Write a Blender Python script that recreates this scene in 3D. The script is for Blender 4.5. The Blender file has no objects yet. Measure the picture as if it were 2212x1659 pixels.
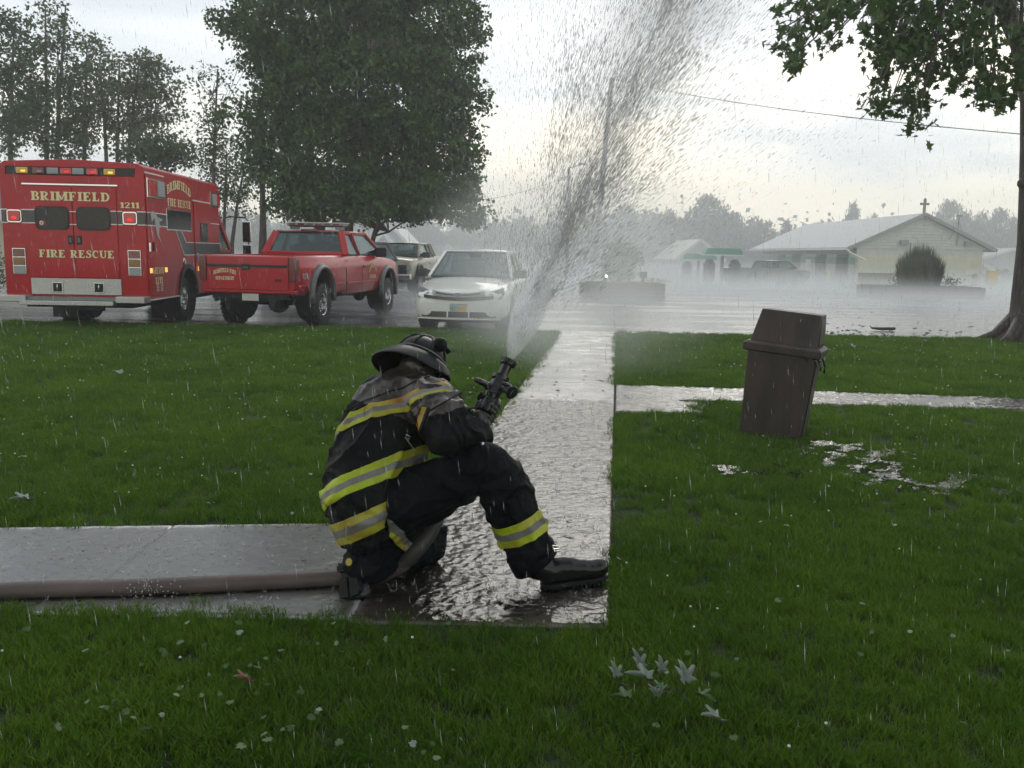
import bpy, bmesh, math, random
import numpy as np
from mathutils import Vector, Matrix, noise
R = math.radians
rng = np.random.default_rng(7); random.seed(7)
scn = bpy.context.scene
C = scn.collection
# ------------------------------------------------------------------ camera
PITCH, ROLL, CAMZ = R(8.46), R(1.1), 1.5
FW, FH, FPX = 2212.0, 1659.0, 1912.0
cd = bpy.data.cameras.new('camera'); cam = bpy.data.objects.new('camera', cd); C.objects.link(cam)
cd.sensor_width = 36; cd.lens = 36 * FPX / FW; cd.clip_start = .05; cd.clip_end = 3000
cam.matrix_world = Matrix.Translation((0, 0, CAMZ)) @ Matrix.Rotation(math.pi/2 - PITCH, 4, 'X') @ Matrix.Rotation(ROLL, 4, 'Z')
scn.camera = cam
CM = cam.matrix_world.copy()
def ray(x, y):
    return (CM.to_3x3() @ Vector(((x - FW/2)/FPX, -(y - FH/2)/FPX, -1))).normalized()
def at(x, y, Y):                      # world point at depth Y on the sight line of a photo pixel
    d = ray(x, y); t = Y / d.y
    return Vector((0, 0, CAMZ)) + d*t
def terrain(Y):
    return 0.0 if Y < 30 else (-.02*(Y-30) if Y < 62 else -.64 - .035*(min(Y, 140)-62))
def gp(x, y, z=0.0):
    d = ray(x, y); t = (z - CAMZ)/d.z
    return Vector((0, 0, CAMZ)) + d*t
# ------------------------------------------------------------------ world
w = bpy.data.worlds.new('World'); scn.world = w; w.use_nodes = True
nt = w.node_tree; N = nt.nodes; L = nt.links; N.clear()
out = N.new('ShaderNodeOutputWorld')
sky = N.new('ShaderNodeTexSky'); sky.sky_type = 'NISHITA'; sky.sun_disc = False
sky.sun_elevation = R(28); sky.sun_rotation = R(8); sky.dust_density = 4; sky.air_density = 1.5
b1 = N.new('ShaderNodeBackground'); b1.inputs['Strength'].default_value = .05; L.new(sky.outputs[0], b1.inputs[0])
tc = N.new('ShaderNodeTexCoord'); sp = N.new('ShaderNodeSeparateXYZ'); L.new(tc.outputs['Generated'], sp.inputs[0])
mp = N.new('ShaderNodeMapping'); mp.inputs['Scale'].default_value = (1.1, 1.1, 5.2); L.new(tc.outputs['Generated'], mp.inputs[0])
n1 = N.new('ShaderNodeTexNoise'); n1.inputs['Scale'].default_value = 1.35; n1.inputs['Detail'].default_value = 7; n1.inputs['Roughness'].default_value = .5
n1.inputs['Distortion'].default_value = .3; mp.inputs['Location'].default_value = (3.1, 1.35, .35)
L.new(mp.outputs[0], n1.inputs['Vector'])
# elevation + cloud structure drives the ramp: bright warm gap above the horizon, grey cloud higher
ma = N.new('ShaderNodeMath'); ma.operation = 'MULTIPLY_ADD'; ma.inputs[1].default_value = 1.0
m2 = N.new('ShaderNodeMath'); m2.operation = 'MULTIPLY_ADD'; m2.inputs[1].default_value = 1.25; m2.inputs[2].default_value = -.60
L.new(n1.outputs['Fac'], m2.inputs[0]); L.new(sp.outputs['Z'], ma.inputs[0]); L.new(m2.outputs[0], ma.inputs[2])
cr = N.new('ShaderNodeValToRGB'); L.new(ma.outputs[0], cr.inputs[0])
e = cr.color_ramp.elements
e[0].position = 0.0; e[0].color = (1.30, 1.18, .93, 1)
e[1].position = 1.0; e[1].color = (.56, .60, .64, 1)
for p_, c_ in ((.10, (1.20, 1.10, .90, 1)), (.17, (.93, .92, .86, 1)), (.25, (.68, .72, .75, 1)), (.36, (.55, .60, .65, 1)), (.55, (.56, .61, .65, 1))):
    q = e.new(p_); q.color = c_
b2 = N.new('ShaderNodeBackground'); b2.inputs['Strength'].default_value = 1.22; L.new(cr.outputs[0], b2.inputs[0])
mx = N.new('ShaderNodeMixShader'); mx.inputs[0].default_value = .93
L.new(b1.outputs[0], mx.inputs[1]); L.new(b2.outputs[0], mx.inputs[2]); L.new(mx.outputs[0], out.inputs['Surface'])
sd = bpy.data.lights.new('sun', 'SUN'); sd.energy = .6; sd.angle = R(30); sd.color = (1, .95, .86)
sun = bpy.data.objects.new('sun', sd); C.objects.link(sun); sun.rotation_euler = (R(-62), 0, R(-8))
scn.view_settings.view_transform = 'Standard'; scn.view_settings.look = 'None'
scn.view_settings.exposure = 0.37; scn.view_settings.gamma = 1; scn.view_settings.use_curve_mapping = False
cy = scn.cycles; cy.max_bounces = 6; cy.diffuse_bounces = 2; cy.glossy_bounces = 3; cy.transmission_bounces = 5
cy.volume_bounces = 3; cy.transparent_max_bounces = 96; cy.use_denoising = True; cy.volume_step_rate = 4; cy.caustics_reflective = False; cy.caustics_refractive = False
# ------------------------------------------------------------------ materials
def mat(name, col, rough=.5, metal=0, var=.0, vs=6, bump=0, bs=40, coat=0, spec=.5, alpha=1, trans=0, emit=None, es=1, col2=None, subs=0, stretch=None, ior=1.45):
    m = bpy.data.materials.new(name); m.use_nodes = True; t = m.node_tree; n = t.nodes; l = t.links
    b = n['Principled BSDF']
    b.inputs['Roughness'].default_value = rough; b.inputs['Metallic'].default_value = metal
    b.inputs['Specular IOR Level'].default_value = spec; b.inputs['Coat Weight'].default_value = coat; b.inputs['Coat Roughness'].default_value = .06
    b.inputs['Alpha'].default_value = alpha; b.inputs['Transmission Weight'].default_value = trans; b.inputs['IOR'].default_value = ior
    b.inputs['Base Color'].default_value = (*col, 1)
    if emit: b.inputs['Emission Color'].default_value = (*emit, 1); b.inputs['Emission Strength'].default_value = es
    if var or bump or col2:
        tcn = n.new('ShaderNodeTexCoord'); src = tcn.outputs['Object']
        if stretch:
            mpn = n.new('ShaderNodeMapping'); mpn.inputs['Scale'].default_value = stretch; l.new(src, mpn.inputs[0]); src = mpn.outputs[0]
    if var or col2:
        nz = n.new('ShaderNodeTexNoise'); nz.inputs['Scale'].default_value = vs; nz.inputs['Detail'].default_value = 6; l.new(src, nz.inputs['Vector'])
        rp = n.new('ShaderNodeValToRGB'); l.new(nz.outputs['Fac'], rp.inputs[0])
        c2 = col2 if col2 else tuple(min(1, c*(1+var)) for c in col)
        c1 = col if col2 else tuple(c*(1-var) for c in col)
        rp.color_ramp.elements[0].position = .38; rp.color_ramp.elements[0].color = (*c1, 1)
        rp.color_ramp.elements[1].position = .62; rp.color_ramp.elements[1].color = (*c2, 1)
        l.new(rp.outputs[0], b.inputs['Base Color'])
    if bump:
        nb = n.new('ShaderNodeTexNoise'); nb.inputs['Scale'].default_value = bs; nb.inputs['Detail'].default_value = 5; l.new(src, nb.inputs['Vector'])
        bp = n.new('ShaderNodeBump'); bp.inputs['Strength'].default_value = 1; bp.inputs['Distance'].default_value = bump
        l.new(nb.outputs['Fac'], bp.inputs['Height']); l.new(bp.outputs[0], b.inputs['Normal'])
        if coat: l.new(bp.outputs[0], b.inputs['Coat Normal'])
    return m
M = {}
M['red'] = mat('red_paint', (.40, .003, .008), .34, coat=.2, spec=.35, var=.08, vs=2)
M['red2'] = mat('pickup_red_paint', (.40, .004, .010), .30, coat=.35, spec=.4, var=.08, vs=2)
M['white_paint'] = mat('white_car_paint', (.72, .72, .67), .28, coat=.7, var=.03, vs=2)
M['tan_paint'] = mat('tan_car_paint', (.42, .38, .27), .35, coat=.6, var=.05, vs=2)
M['grey_paint'] = mat('grey_car_paint', (.06, .065, .075), .35, coat=.5)
M['black'] = mat('black_trim', (.012, .012, .013), .4, var=.2, vs=10)
M['matte_black'] = mat('undercarriage_black', (.01, .01, .011), .75, var=.3, vs=9)
M['grey_trim'] = mat('grey_plastic', (.13, .135, .14), .38, var=.15, vs=12)
M['rubber'] = mat('tyre_rubber', (.014, .014, .015), .6, var=.3, vs=20, bump=.01, bs=30)
M['chrome'] = mat('chrome', (.62, .62, .62), .18, 1)
M['alu'] = mat('aluminium_plate', (.48, .48, .45), .42, .85, var=.15, vs=60, bump=.004, bs=90)
M['stripe'] = mat('black_stripe', (.018, .022, .022), .3, coat=.4)
M['white_line'] = mat('white_line', (.7, .7, .68), .4)
M['gold'] = mat('gold_lettering', (.80, .68, .36), .45)
M['outline'] = mat('letter_outline', (.02, .012, .01), .5)
M['glass_dark'] = mat('tinted_glass', (.004, .005, .006), .08, spec=.35, bump=.001, bs=60)
M['red_lens'] = mat('red_lens', (.38, .01, .015), .2, coat=.6, emit=(1, .02, .02), es=.05)
M['red_lens_dark'] = mat('dark_red_lens', (.13, .012, .012), .2, coat=.6)
M['amber_lens'] = mat('amber_lens', (.5, .28, .01), .2, coat=.6, emit=(1, .45, 0), es=.05)
M['amber_dull'] = mat('dull_amber_lens', (.22, .09, .015), .25, coat=.6)
M['amber_lit'] = mat('lit_amber_lamp', (.8, .4, .05), .3, emit=(1, .5, .1), es=1.0)
M['red_lit'] = mat('lit_red_lamp', (.6, .02, .02), .3, emit=(1, .03, .03), es=.5)
M['clear_lens'] = mat('clear_lens', (.30, .33, .33), .45)
M['bulb'] = mat('lit_lamp', (.9, .9, .8), .3, emit=(1, .9, .6), es=6)
M['seat'] = mat('seat_cloth', (.05, .052, .055), .9)
M['mirror_glass'] = mat('mirror_glass', (.5, .52, .52), .05, 1)
def glassmat(name, tint, refl=.5, a=.35):
    m = bpy.data.materials.new(name); m.use_nodes = True; t = m.node_tree; n = t.nodes; l = t.links; n.clear()
    o = n.new('ShaderNodeOutputMaterial'); tr = n.new('ShaderNodeBsdfTransparent'); tr.inputs[0].default_value = (*tint, 1)
    g = n.new('ShaderNodeBsdfGlossy'); g.inputs['Roughness'].default_value = .08; g.inputs[0].default_value = (.75, .85, .85, 1)
    lw = n.new('ShaderNodeLayerWeight'); pw_ = n.new('ShaderNodeMath'); pw_.operation = 'POWER'; pw_.inputs[1].default_value = 3.5; l.new(lw.outputs['Facing'], pw_.inputs[0]); fr = n.new('ShaderNodeMath'); fr.operation = 'MULTIPLY_ADD'; fr.inputs[1].default_value = .75; fr.inputs[2].default_value = .05; l.new(pw_.outputs[0], fr.inputs[0])
    nz = n.new('ShaderNodeTexNoise'); nz.inputs['Scale'].default_value = 30; tcn = n.new('ShaderNodeTexCoord'); l.new(tcn.outputs['Object'], nz.inputs['Vector'])
    bp = n.new('ShaderNodeBump'); bp.inputs['Distance'].default_value = .004; l.new(nz.outputs[0], bp.inputs['Height']); l.new(bp.outputs[0], g.inputs['Normal'])
    d = n.new('ShaderNodeBsdfDiffuse'); d.inputs[0].default_value = (.13, .20, .20, 1)
    m1 = n.new('ShaderNodeMixShader'); m1.inputs[0].default_value = a; l.new(tr.outputs[0], m1.inputs[1]); l.new(d.outputs[0], m1.inputs[2])
    m3 = n.new('ShaderNodeMixShader'); l.new(fr.outputs[0], m3.inputs[0]); l.new(m1.outputs[0], m3.inputs[1]); l.new(g.outputs[0], m3.inputs[2])
    l.new(m3.outputs[0], o.inputs[0]); return m
M['glass'] = glassmat('wet_window_glass', (.34, .46, .46), a=.16)
# ------------------------------------------------------------------ mesh builder
def frame(d, up=Vector((0, 0, 1))):
    d = Vector(d).normalized(); s = d.cross(up)
    if s.length < 1e-4: s = d.cross(Vector((0, 1, 0)))
    s.normalize(); u = s.cross(d).normalized(); return s, u, d
class MB:
    def __init__(s): s.v = []; s.f = []; s.m = []; s.mi = 0
    def add(s, vs, fs):
        o = len(s.v); s.v += [tuple(v) for v in vs]; s.f += [tuple(i+o for i in f) for f in fs]; s.m += [s.mi]*len(fs); return s
    def box(s, c, d, rz=0, rx=0, ry=0, taper=1.0):
        hx, hy, hz = d[0]/2, d[1]/2, d[2]/2; m = Matrix.Rotation(rz, 3, 'Z') @ Matrix.Rotation(ry, 3, 'Y') @ Matrix.Rotation(rx, 3, 'X')
        vs = []
        for z in (-1, 1):
            k = taper if z > 0 else 1
            for x, y in ((-1, -1), (1, -1), (1, 1), (-1, 1)): vs.append(m @ Vector((x*hx*k, y*hy*k, z*hz)) + Vector(c))
        return s.add(vs, [(3, 2, 1, 0), (4, 5, 6, 7), (0, 1, 5, 4), (1, 2, 6, 5), (2, 3, 7, 6), (3, 0, 4, 7)])
    def bx(s, x0, x1, y0, y1, z0, z1): return s.box(((x0+x1)/2, (y0+y1)/2, (z0+z1)/2), (abs(x1-x0), abs(y1-y0), abs(z1-z0)))
    def beam(s, a, b, wd, ht, up=Vector((0, 0, 1))):
        a, b = Vector(a), Vector(b); sx, u, d = frame(b-a, up); vs = []
        for p in (a, b):
            for i, j in ((-1, -1), (1, -1), (1, 1), (-1, 1)): vs.append(p + sx*i*wd/2 + u*j*ht/2)
        return s.add(vs, [(0, 1, 2, 3), (7, 6, 5, 4), (4, 5, 1, 0), (5, 6, 2, 1), (6, 7, 3, 2), (7, 4, 0, 3)])
    def tube(s, pts, rad, n=10, cap=True, up=Vector((0, 0, 1))):
        pts = [Vector(p) for p in pts]; k = len(pts)
        if not hasattr(rad, '__len__'): rad = [rad]*k
        vs = []; fs = []; ps = None
        for i, p in enumerate(pts):
            d = pts[min(i+1, k-1)] - pts[max(i-1, 0)]
            if ps is None: sx, u, _ = frame(d, up)
            else:
                d = d.normalized(); sx = ps - d*ps.dot(d); sx.normalize(); u = sx.cross(d)
            ps = sx; r = rad[i]; rx, ry = (r if hasattr(r, '__len__') else (r, r))
            for j in range(n):
                a = 2*math.pi*j/n; vs.append(p + sx*math.cos(a)*rx + u*math.sin(a)*ry)
        for i in range(k-1):
            for j in range(n):
                j2 = (j+1) % n; fs.append((i*n+j, i*n+j2, (i+1)*n+j2, (i+1)*n+j))
        if cap: fs.append(tuple(range(n-1, -1, -1))); fs.append(tuple((k-1)*n+j for j in range(n)))
        return s.add(vs, [f[::-1] for f in fs])
    def cyl(s, a, b, r, r2=None, n=12): return s.tube([a, b], [r, r if r2 is None else r2], n)
    def lathe(s, o, d, prof, n=20, up=Vector((0, 0, 1)), cap=True):
        sx, u, d = frame(d, up); o = Vector(o); vs = []; fs = []; k = len(prof)
        for h, r in prof:
            for j in range(n):
                a = 2*math.pi*j/n; vs.append(o + d*h + (sx*math.cos(a)+u*math.sin(a))*r)
        for i in range(k-1):
            for j in range(n):
                j2 = (j+1) % n; fs.append((i*n+j, i*n+j2, (i+1)*n+j2, (i+1)*n+j))
        if cap: fs.append(tuple(range(n-1, -1, -1))); fs.append(tuple((k-1)*n+j for j in range(n)))
        return s.add(vs, fs)
    def ell(s, c, r, n=12, rot=None):
        c = Vector(c); vs = []; fs = []; h = n//2; rot = rot or Matrix.Identity(3)
        for i in range(h+1):
            t = math.pi*i/h
            for j in range(n):
                a = 2*math.pi*j/n; vs.append(c + rot @ Vector((r[0]*math.sin(t)*math.cos(a), r[1]*math.sin(t)*math.sin(a), -r[2]*math.cos(t))))
        for i in range(h):
            for j in range(n):
                j2 = (j+1) % n; fs.append((i*n+j, i*n+j2, (i+1)*n+j2, (i+1)*n+j))
        return s.add(vs, fs)
    def prism(s, pts, vec):          # polygon in 3D extruded along vec
        k = len(pts); vec = Vector(vec); a = [Vector(p) for p in pts]; b = [p+vec for p in a]
        return s.add(a+b, [tuple(range(k-1, -1, -1)), tuple(range(k, 2*k))] + [(i, (i+1) % k, (i+1) % k+k, i+k) for i in range(k)])
    def loft(s, secs):               # list of closed loops with the same count
        k = len(secs[0]); vs = [p for q in secs for p in q]; fs = []
        for i in range(len(secs)-1):
            for j in range(k):
                j2 = (j+1) % k; fs.append((i*k+j, i*k+j2, (i+1)*k+j2, (i+1)*k+j))
        fs.append(tuple(range(k-1, -1, -1))); fs.append(tuple((len(secs)-1)*k+j for j in range(k)))
        return s.add(vs, fs)
    def mesh(s, name, mats, smooth=False):
        me = bpy.data.meshes.new(name); me.from_pydata(s.v, [], s.f)
        for m in (mats if isinstance(mats, (list, tuple)) else [mats]): me.materials.append(m)
        if any(s.m): me.polygons.foreach_set('material_index', s.m)
        if smooth: me.polygons.foreach_set('use_smooth', [True]*len(s.f))
        me.update(); return me
    def build(s, name, mats, parent=None, bevel=0, smooth=False, fix=False, seg=2, subsurf=0):
        me = s.mesh(name, mats, smooth or subsurf > 0)
        if fix or subsurf:
            bm = bmesh.new(); bm.from_mesh(me); bmesh.ops.remove_doubles(bm, verts=bm.verts, dist=1e-5); bmesh.ops.recalc_face_normals(bm, faces=bm.faces); bm.to_mesh(me); bm.free()
        o = bpy.data.objects.new(name, me); C.objects.link(o); o.parent = parent
        if bevel:
            b = o.modifiers.new('bevel', 'BEVEL'); b.width = bevel; b.segments = seg; b.limit_method = 'ANGLE'; b.angle_limit = R(40)
            b.harden_normals = False
        if subsurf:
            b = o.modifiers.new('sub', 'SUBSURF'); b.levels = b.render_levels = subsurf
        return o
def bake(o):
    bpy.context.view_layer.update(); dg = bpy.context.evaluated_depsgraph_get()
    me = bpy.data.meshes.new_from_object(o.evaluated_get(dg)); o.modifiers.clear(); o.data = me; return o
def cut(o, cutters, keep=False):
    for c in cutters:
        c.parent = o.parent
        m = o.modifiers.new('cut', 'BOOLEAN'); m.operation = 'DIFFERENCE'; m.solver = 'EXACT'; m.object = c
    bake(o)
    for c in cutters: bpy.data.objects.remove(c)
    return o
def smooth_by_angle(o, ang=40):
    me = o.data; me.polygons.foreach_set('use_smooth', [True]*len(me.polygons))
    me.set_sharp_from_angle(angle=R(ang)); return o
def tag(o, label=None, cat=None, group=None, kind=None):
    if label: o['label'] = label
    if cat: o['category'] = cat
    if group: o['group'] = group
    if kind: o['kind'] = kind
    return o
def thing(name, label, cat, loc=(0, 0, 0), rz=0, group=None):
    o = bpy.data.objects.new(name, None); C.objects.link(o); o.location = loc; o.rotation_euler = (0, 0, rz)
    o.empty_display_size = .1
    return tag(o, label, cat, group)
def children(o): return [c for c in bpy.data.objects if c.parent == o]
def copy_tree(o, parent=None):
    c = o.copy(); C.objects.link(c); c.parent = parent
    for ch in children(o): copy_tree(ch, c)
    return c
# ------------------------------------------------------------------ slab-serif lettering
def rib(pts, wd):                    # quads of a ribbon through 2-D points
    q = []; P = [Vector((p[0], p[1])) for p in pts]
    ns = []
    for i in range(len(P)):
        d = (P[min(i+1, len(P)-1)]-P[max(i-1, 0)]).normalized(); ns.append(Vector((-d.y, d.x)))
    ws = wd if hasattr(wd, '__len__') else [wd]*len(P)
    for i in range(len(P)-1):
        q.append([P[i]-ns[i]*ws[i]/2, P[i+1]-ns[i+1]*ws[i+1]/2, P[i+1]+ns[i+1]*ws[i+1]/2, P[i]+ns[i]*ws[i]/2])
    return q
def rect(x0, y0, x1, y1): return [[Vector((x0, y0)), Vector((x1, y0)), Vector((x1, y1)), Vector((x0, y1))]]
def arcp(cx, cy, rx, ry, a0, a1, n=9): return [(cx+rx*math.cos(R(a0+(a1-a0)*i/n)), cy+ry*math.sin(R(a0+(a1-a0)*i/n))) for i in range(n+1)]
def bowl(cx, cy, rx, ry):
    n = 9; w_ = [.10+.11*math.sin(math.pi*i/n) for i in range(n+1)]
    return rib(arcp(cx, cy, rx, ry, -90, 90, n), w_)
ST, TH = .25, .12
def stem(x, s0=True, s1=True):
    q = rect(x, 0, x+ST, 1)
    if s0: q += rect(x-.08, 0, x+ST+.08, TH)
    if s1: q += rect(x-.08, 1-TH, x+ST+.08, 1)
    return q
G = {
 'I': (stem(.1), .41), '1': (stem(.12, True, False)+rib([(.0, .78), (.2, .93)], .12), .42),
 'B': (stem(.08)+rect(.2, .945, .42, 1)+bowl(.40, .735, .19, .21)+bowl(.42, .265, .23, .21), .74),
 'R': (stem(.08)+bowl(.40, .72, .20, .225)+rib([(.38, .48), (.60, .08), (.76, .06)], .17), .82),
 'P': (stem(.08)+bowl(.40, .70, .22, .245), .70),
 'D': (stem(.08)+bowl(.34, .5, .36, .445), .80),
 'M': (stem(.08)+stem(.80)+rib([(.22, .92), (.54, .12)], .17)+rib([(.56, .12), (.86, .92)], .12), 1.10),
 'N': (stem(.08, True, True)+stem(.66, False, True)+rib([(.2, .95), (.76, .05)], .17), .96),
 'F': (stem(.08)+rect(.2, .89, .66, 1)+rect(.57, .74, .66, .92)+rect(.2, .46, .48, .57)+rect(.42, .38, .50, .65), .72),
 'E': (stem(.08)+rect(.2, .89, .66, 1)+rect(.57, .74, .66, .92)+rect(.2, .46, .48, .57)+rect(.42, .38, .50, .65)+rect(.2, 0, .68, .11)+rect(.59, 0, .68, .27), .75),
 'L': (stem(.08)+rect(.2, 0, .62, .11)+rect(.53, 0, .62, .30), .69),
 'T': (stem(.28, True, False)+rect(0, .89, .77, 1)+rect(0, .72, .1, .92)+rect(.67, .72, .77, .92), .80),
 'U': (rect(.08, .3, .29, 1)+rect(0, .89, .38, 1)+rect(.60, .3, .72, 1)+rect(.52, .89, .82, 1)+rib(arcp(.42, .32, .24, .26, 180, 360), [.2, .18, .16, .14, .12, .12, .12, .12, .12, .12]), .84),
 'C': (rib(arcp(.40, .5, .30, .445, 50, 310, 14), [.1, .1, .12, .15, .18, .2, .21, .21, .21, .2, .18, .15, .12, .1, .1])+rect(.56, .70, .66, .95), .72),
 'S': (rib([(.56, .78), (.48, .92), (.32, .95), (.16, .86), (.17, .68), (.34, .54), (.50, .42), (.54, .24), (.42, .08), (.24, .05), (.10, .16), (.07, .26)], [.1, .1, .11, .15, .19, .21, .21, .19, .14, .11, .1, .12])+rect(.53, .70, .62, .98)+rect(.03, .02, .12, .30), .66),
 'A': (rib([(.12, .05), (.42, .96)], .11)+rib([(.40, .98), (.72, .05)], .2)+rect(.2, .30, .6, .40)+rect(0, 0, .28, .1)+rect(.54, 0, .9, .1), .92),
 '2': (rib([(.08, .72), (.14, .9), (.32, .95), (.5, .86), (.5, .66), (.34, .42), (.12, .12)], [.14, .12, .11, .16, .2, .17, .12])+rect(.06, 0, .6, .15), .66),
 '9': (rib(arcp(.32, .68, .2, .26, 0, 360, 14), .15)+rib([(.52, .66), (.46, .3), (.2, .05)], .15), .66),
 '7': (rect(.05, .86, .6, 1)+rib([(.52, .9), (.25, 0)], .17), .64),
 'Y': (rib([(.08, .95), (.36, .45)], .19)+rib([(.66, .95), (.36, .45)], .11)+rect(.26, 0, .47, .48)+rect(.16, 0, .56, .1), .74),
 ' ': ([], .42)}
def lettering(text, h, wtot, org, xdir, ydir, mats, parent, name='lettering', arc=0.0, off=.003, outline=True, plain=False):
    """org = centre of the baseline; xdir reading direction, ydir up; arc lifts the middle"""
    xdir, ydir = Vector(xdir).normalized(), Vector(ydir).normalized(); nrm = xdir.cross(ydir).normalized(); org = Vector(org)
    adv = sum(G[c][1]+.07 for c in text); sx = wtot/adv
    mb = MB(); x = -adv/2; k = 0
    for c in text:
        quads, a = G[c]
        for q in quads:
            k += 1
            for layer in ((1, 0) if outline else (0,)):
                pts = []
                cen = sum((p for p in q), Vector((0, 0)))/4
                for p in q:
                    pp = p.copy()
                    if layer: pp = pp + Vector((.035, -.035))
                    px = (x+pp.x)*sx; py = pp.y*h
                    if arc: py += arc*(1-(2*px/wtot)**2)
                    d = nrm*(off + (.0 if layer else .0035) + (k % 12)*.00018)
                    pts.append(org + xdir*px + ydir*py + d)
                mb.mi = layer; mb.add(pts, [(0, 1, 2, 3)])
        x += a+.07
    return mb.build(name, mats, parent)
# ================================================================== SETTING
def sheet(name, pts, m, kind='structure'):
    """pts: rows of points (equal count) -> grid"""
    k = len(pts[0]); vs = [p for r_ in pts for p in r_]; fs = [(i*k+j, i*k+j+1, (i+1)*k+j+1, (i+1)*k+j) for i in range(len(pts)-1) for j in range(k-1)]
    mb = MB(); mb.add(vs, fs); o = mb.build(name, m, smooth=True); tag(o, kind=kind); return o
def node_mat(name):
    m = bpy.data.materials.new(name); m.use_nodes = True; t = m.node_tree; t.nodes.clear(); return m, t.nodes, t.links
# soil / thatch under the grass
M['soil'] = mat('lawn_soil', (.018, .028, .010), .95, col2=(.032, .052, .014), vs=3, bump=.03, bs=30)
ys = [-40, 0, 10, 20, 30, 40, 50, 62, 75, 90, 110, 140, 200, 400, 1500]
ground = sheet('ground', [[(x, y, terrain(y)-.014) for x in (-1500, -300, -60, 0, 60, 300, 1500)] for y in ys], M['soil'])
# wet asphalt
def wet_asphalt():
    m, n, l = node_mat('wet_asphalt'); o = n.new('ShaderNodeOutputMaterial'); b = n.new('ShaderNodeBsdfPrincipled'); l.new(b.outputs[0], o.inputs[0])
    t = n.new('ShaderNodeTexCoord'); mp_ = n.new('ShaderNodeMapping'); mp_.inputs['Scale'].default_value = (.35, 1.3, 1); l.new(t.outputs['Object'], mp_.inputs[0])
    a = n.new('ShaderNodeTexNoise'); a.inputs['Scale'].default_value = .55; a.inputs['Detail'].default_value = 6; l.new(mp_.outputs[0], a.inputs['Vector'])
    r1 = n.new('ShaderNodeValToRGB'); l.new(a.outputs[0], r1.inputs[0]); r1.color_ramp.elements[0].position = .40; r1.color_ramp.elements[1].position = .62
    r1.color_ramp.elements[0].color = (.03, .03, .032, 1); r1.color_ramp.elements[1].color = (.085, .08, .085, 1); l.new(r1.outputs[0], b.inputs['Base Color'])
    r2 = n.new('ShaderNodeValToRGB'); l.new(a.outputs[0], r2.inputs[0]); r2.color_ramp.elements[0].position = .42; r2.color_ramp.elements[1].position = .56
    r2.color_ramp.elements[0].color = (.30,)*3+(1,); r2.color_ramp.elements[1].color = (.13,)*3+(1,); l.new(r2.outputs[0], b.inputs['Roughness'])
    b.inputs['IOR'].default_value = 1.5; b.inputs['Specular IOR Level'].default_value = .9
    c = n.new('ShaderNodeTexNoise'); c.inputs['Scale'].default_value = 9; c.inputs['Detail'].default_value = 4; l.new(t.outputs['Object'], c.inputs['Vector'])
    bp = n.new('ShaderNodeBump'); bp.inputs['Distance'].default_value = .02; bp.inputs['Strength'].default_value = .7; l.new(c.outputs[0], bp.inputs['Height']); l.new(bp.outputs[0], b.inputs['Normal'])
    return m
M['asphalt'] = wet_asphalt()
lot_rows = []
for y in (17.25, 20, 25, 30, 40, 50, 62, 75, 90, 110):
    lot_rows.append([(x, (y if y > 18 else 17.15+.012*x*(1 if x > -8 else .5)), terrain(y)-.008) for x in (-70, -40, -20, -10, -5, 0, 2, 5, 10, 20, 40, 70)])
lot = sheet('parking_lot', lot_rows, M['asphalt'])
# grass patch behind the pickups and verge before the car wash
M['far_grass'] = mat('far_grass', (.05, .10, .025), .9, col2=(.075, .13, .03), vs=2, bump=.06, bs=8)
def patch(name, pts, dz, m):
    mb = MB(); mb.add([(p[0], p[1], terrain(p[1])+dz) for p in pts], [tuple(range(len(pts)))]); o = mb.build(name, m); tag(o, kind='structure'); return o
patch('grass_verge', [(-16, 41), (-9, 39.5), (-3.8, 38.2), (-2.2, 42), (-2.8, 50), (-16, 52)], .03, M['far_grass'])
patch('grass_verge', [(13, 50), (18, 47), (30, 46.4), (60, 46), (60, 60.8), (13.5, 60.8)], -.002, M['far_grass'])
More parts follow.
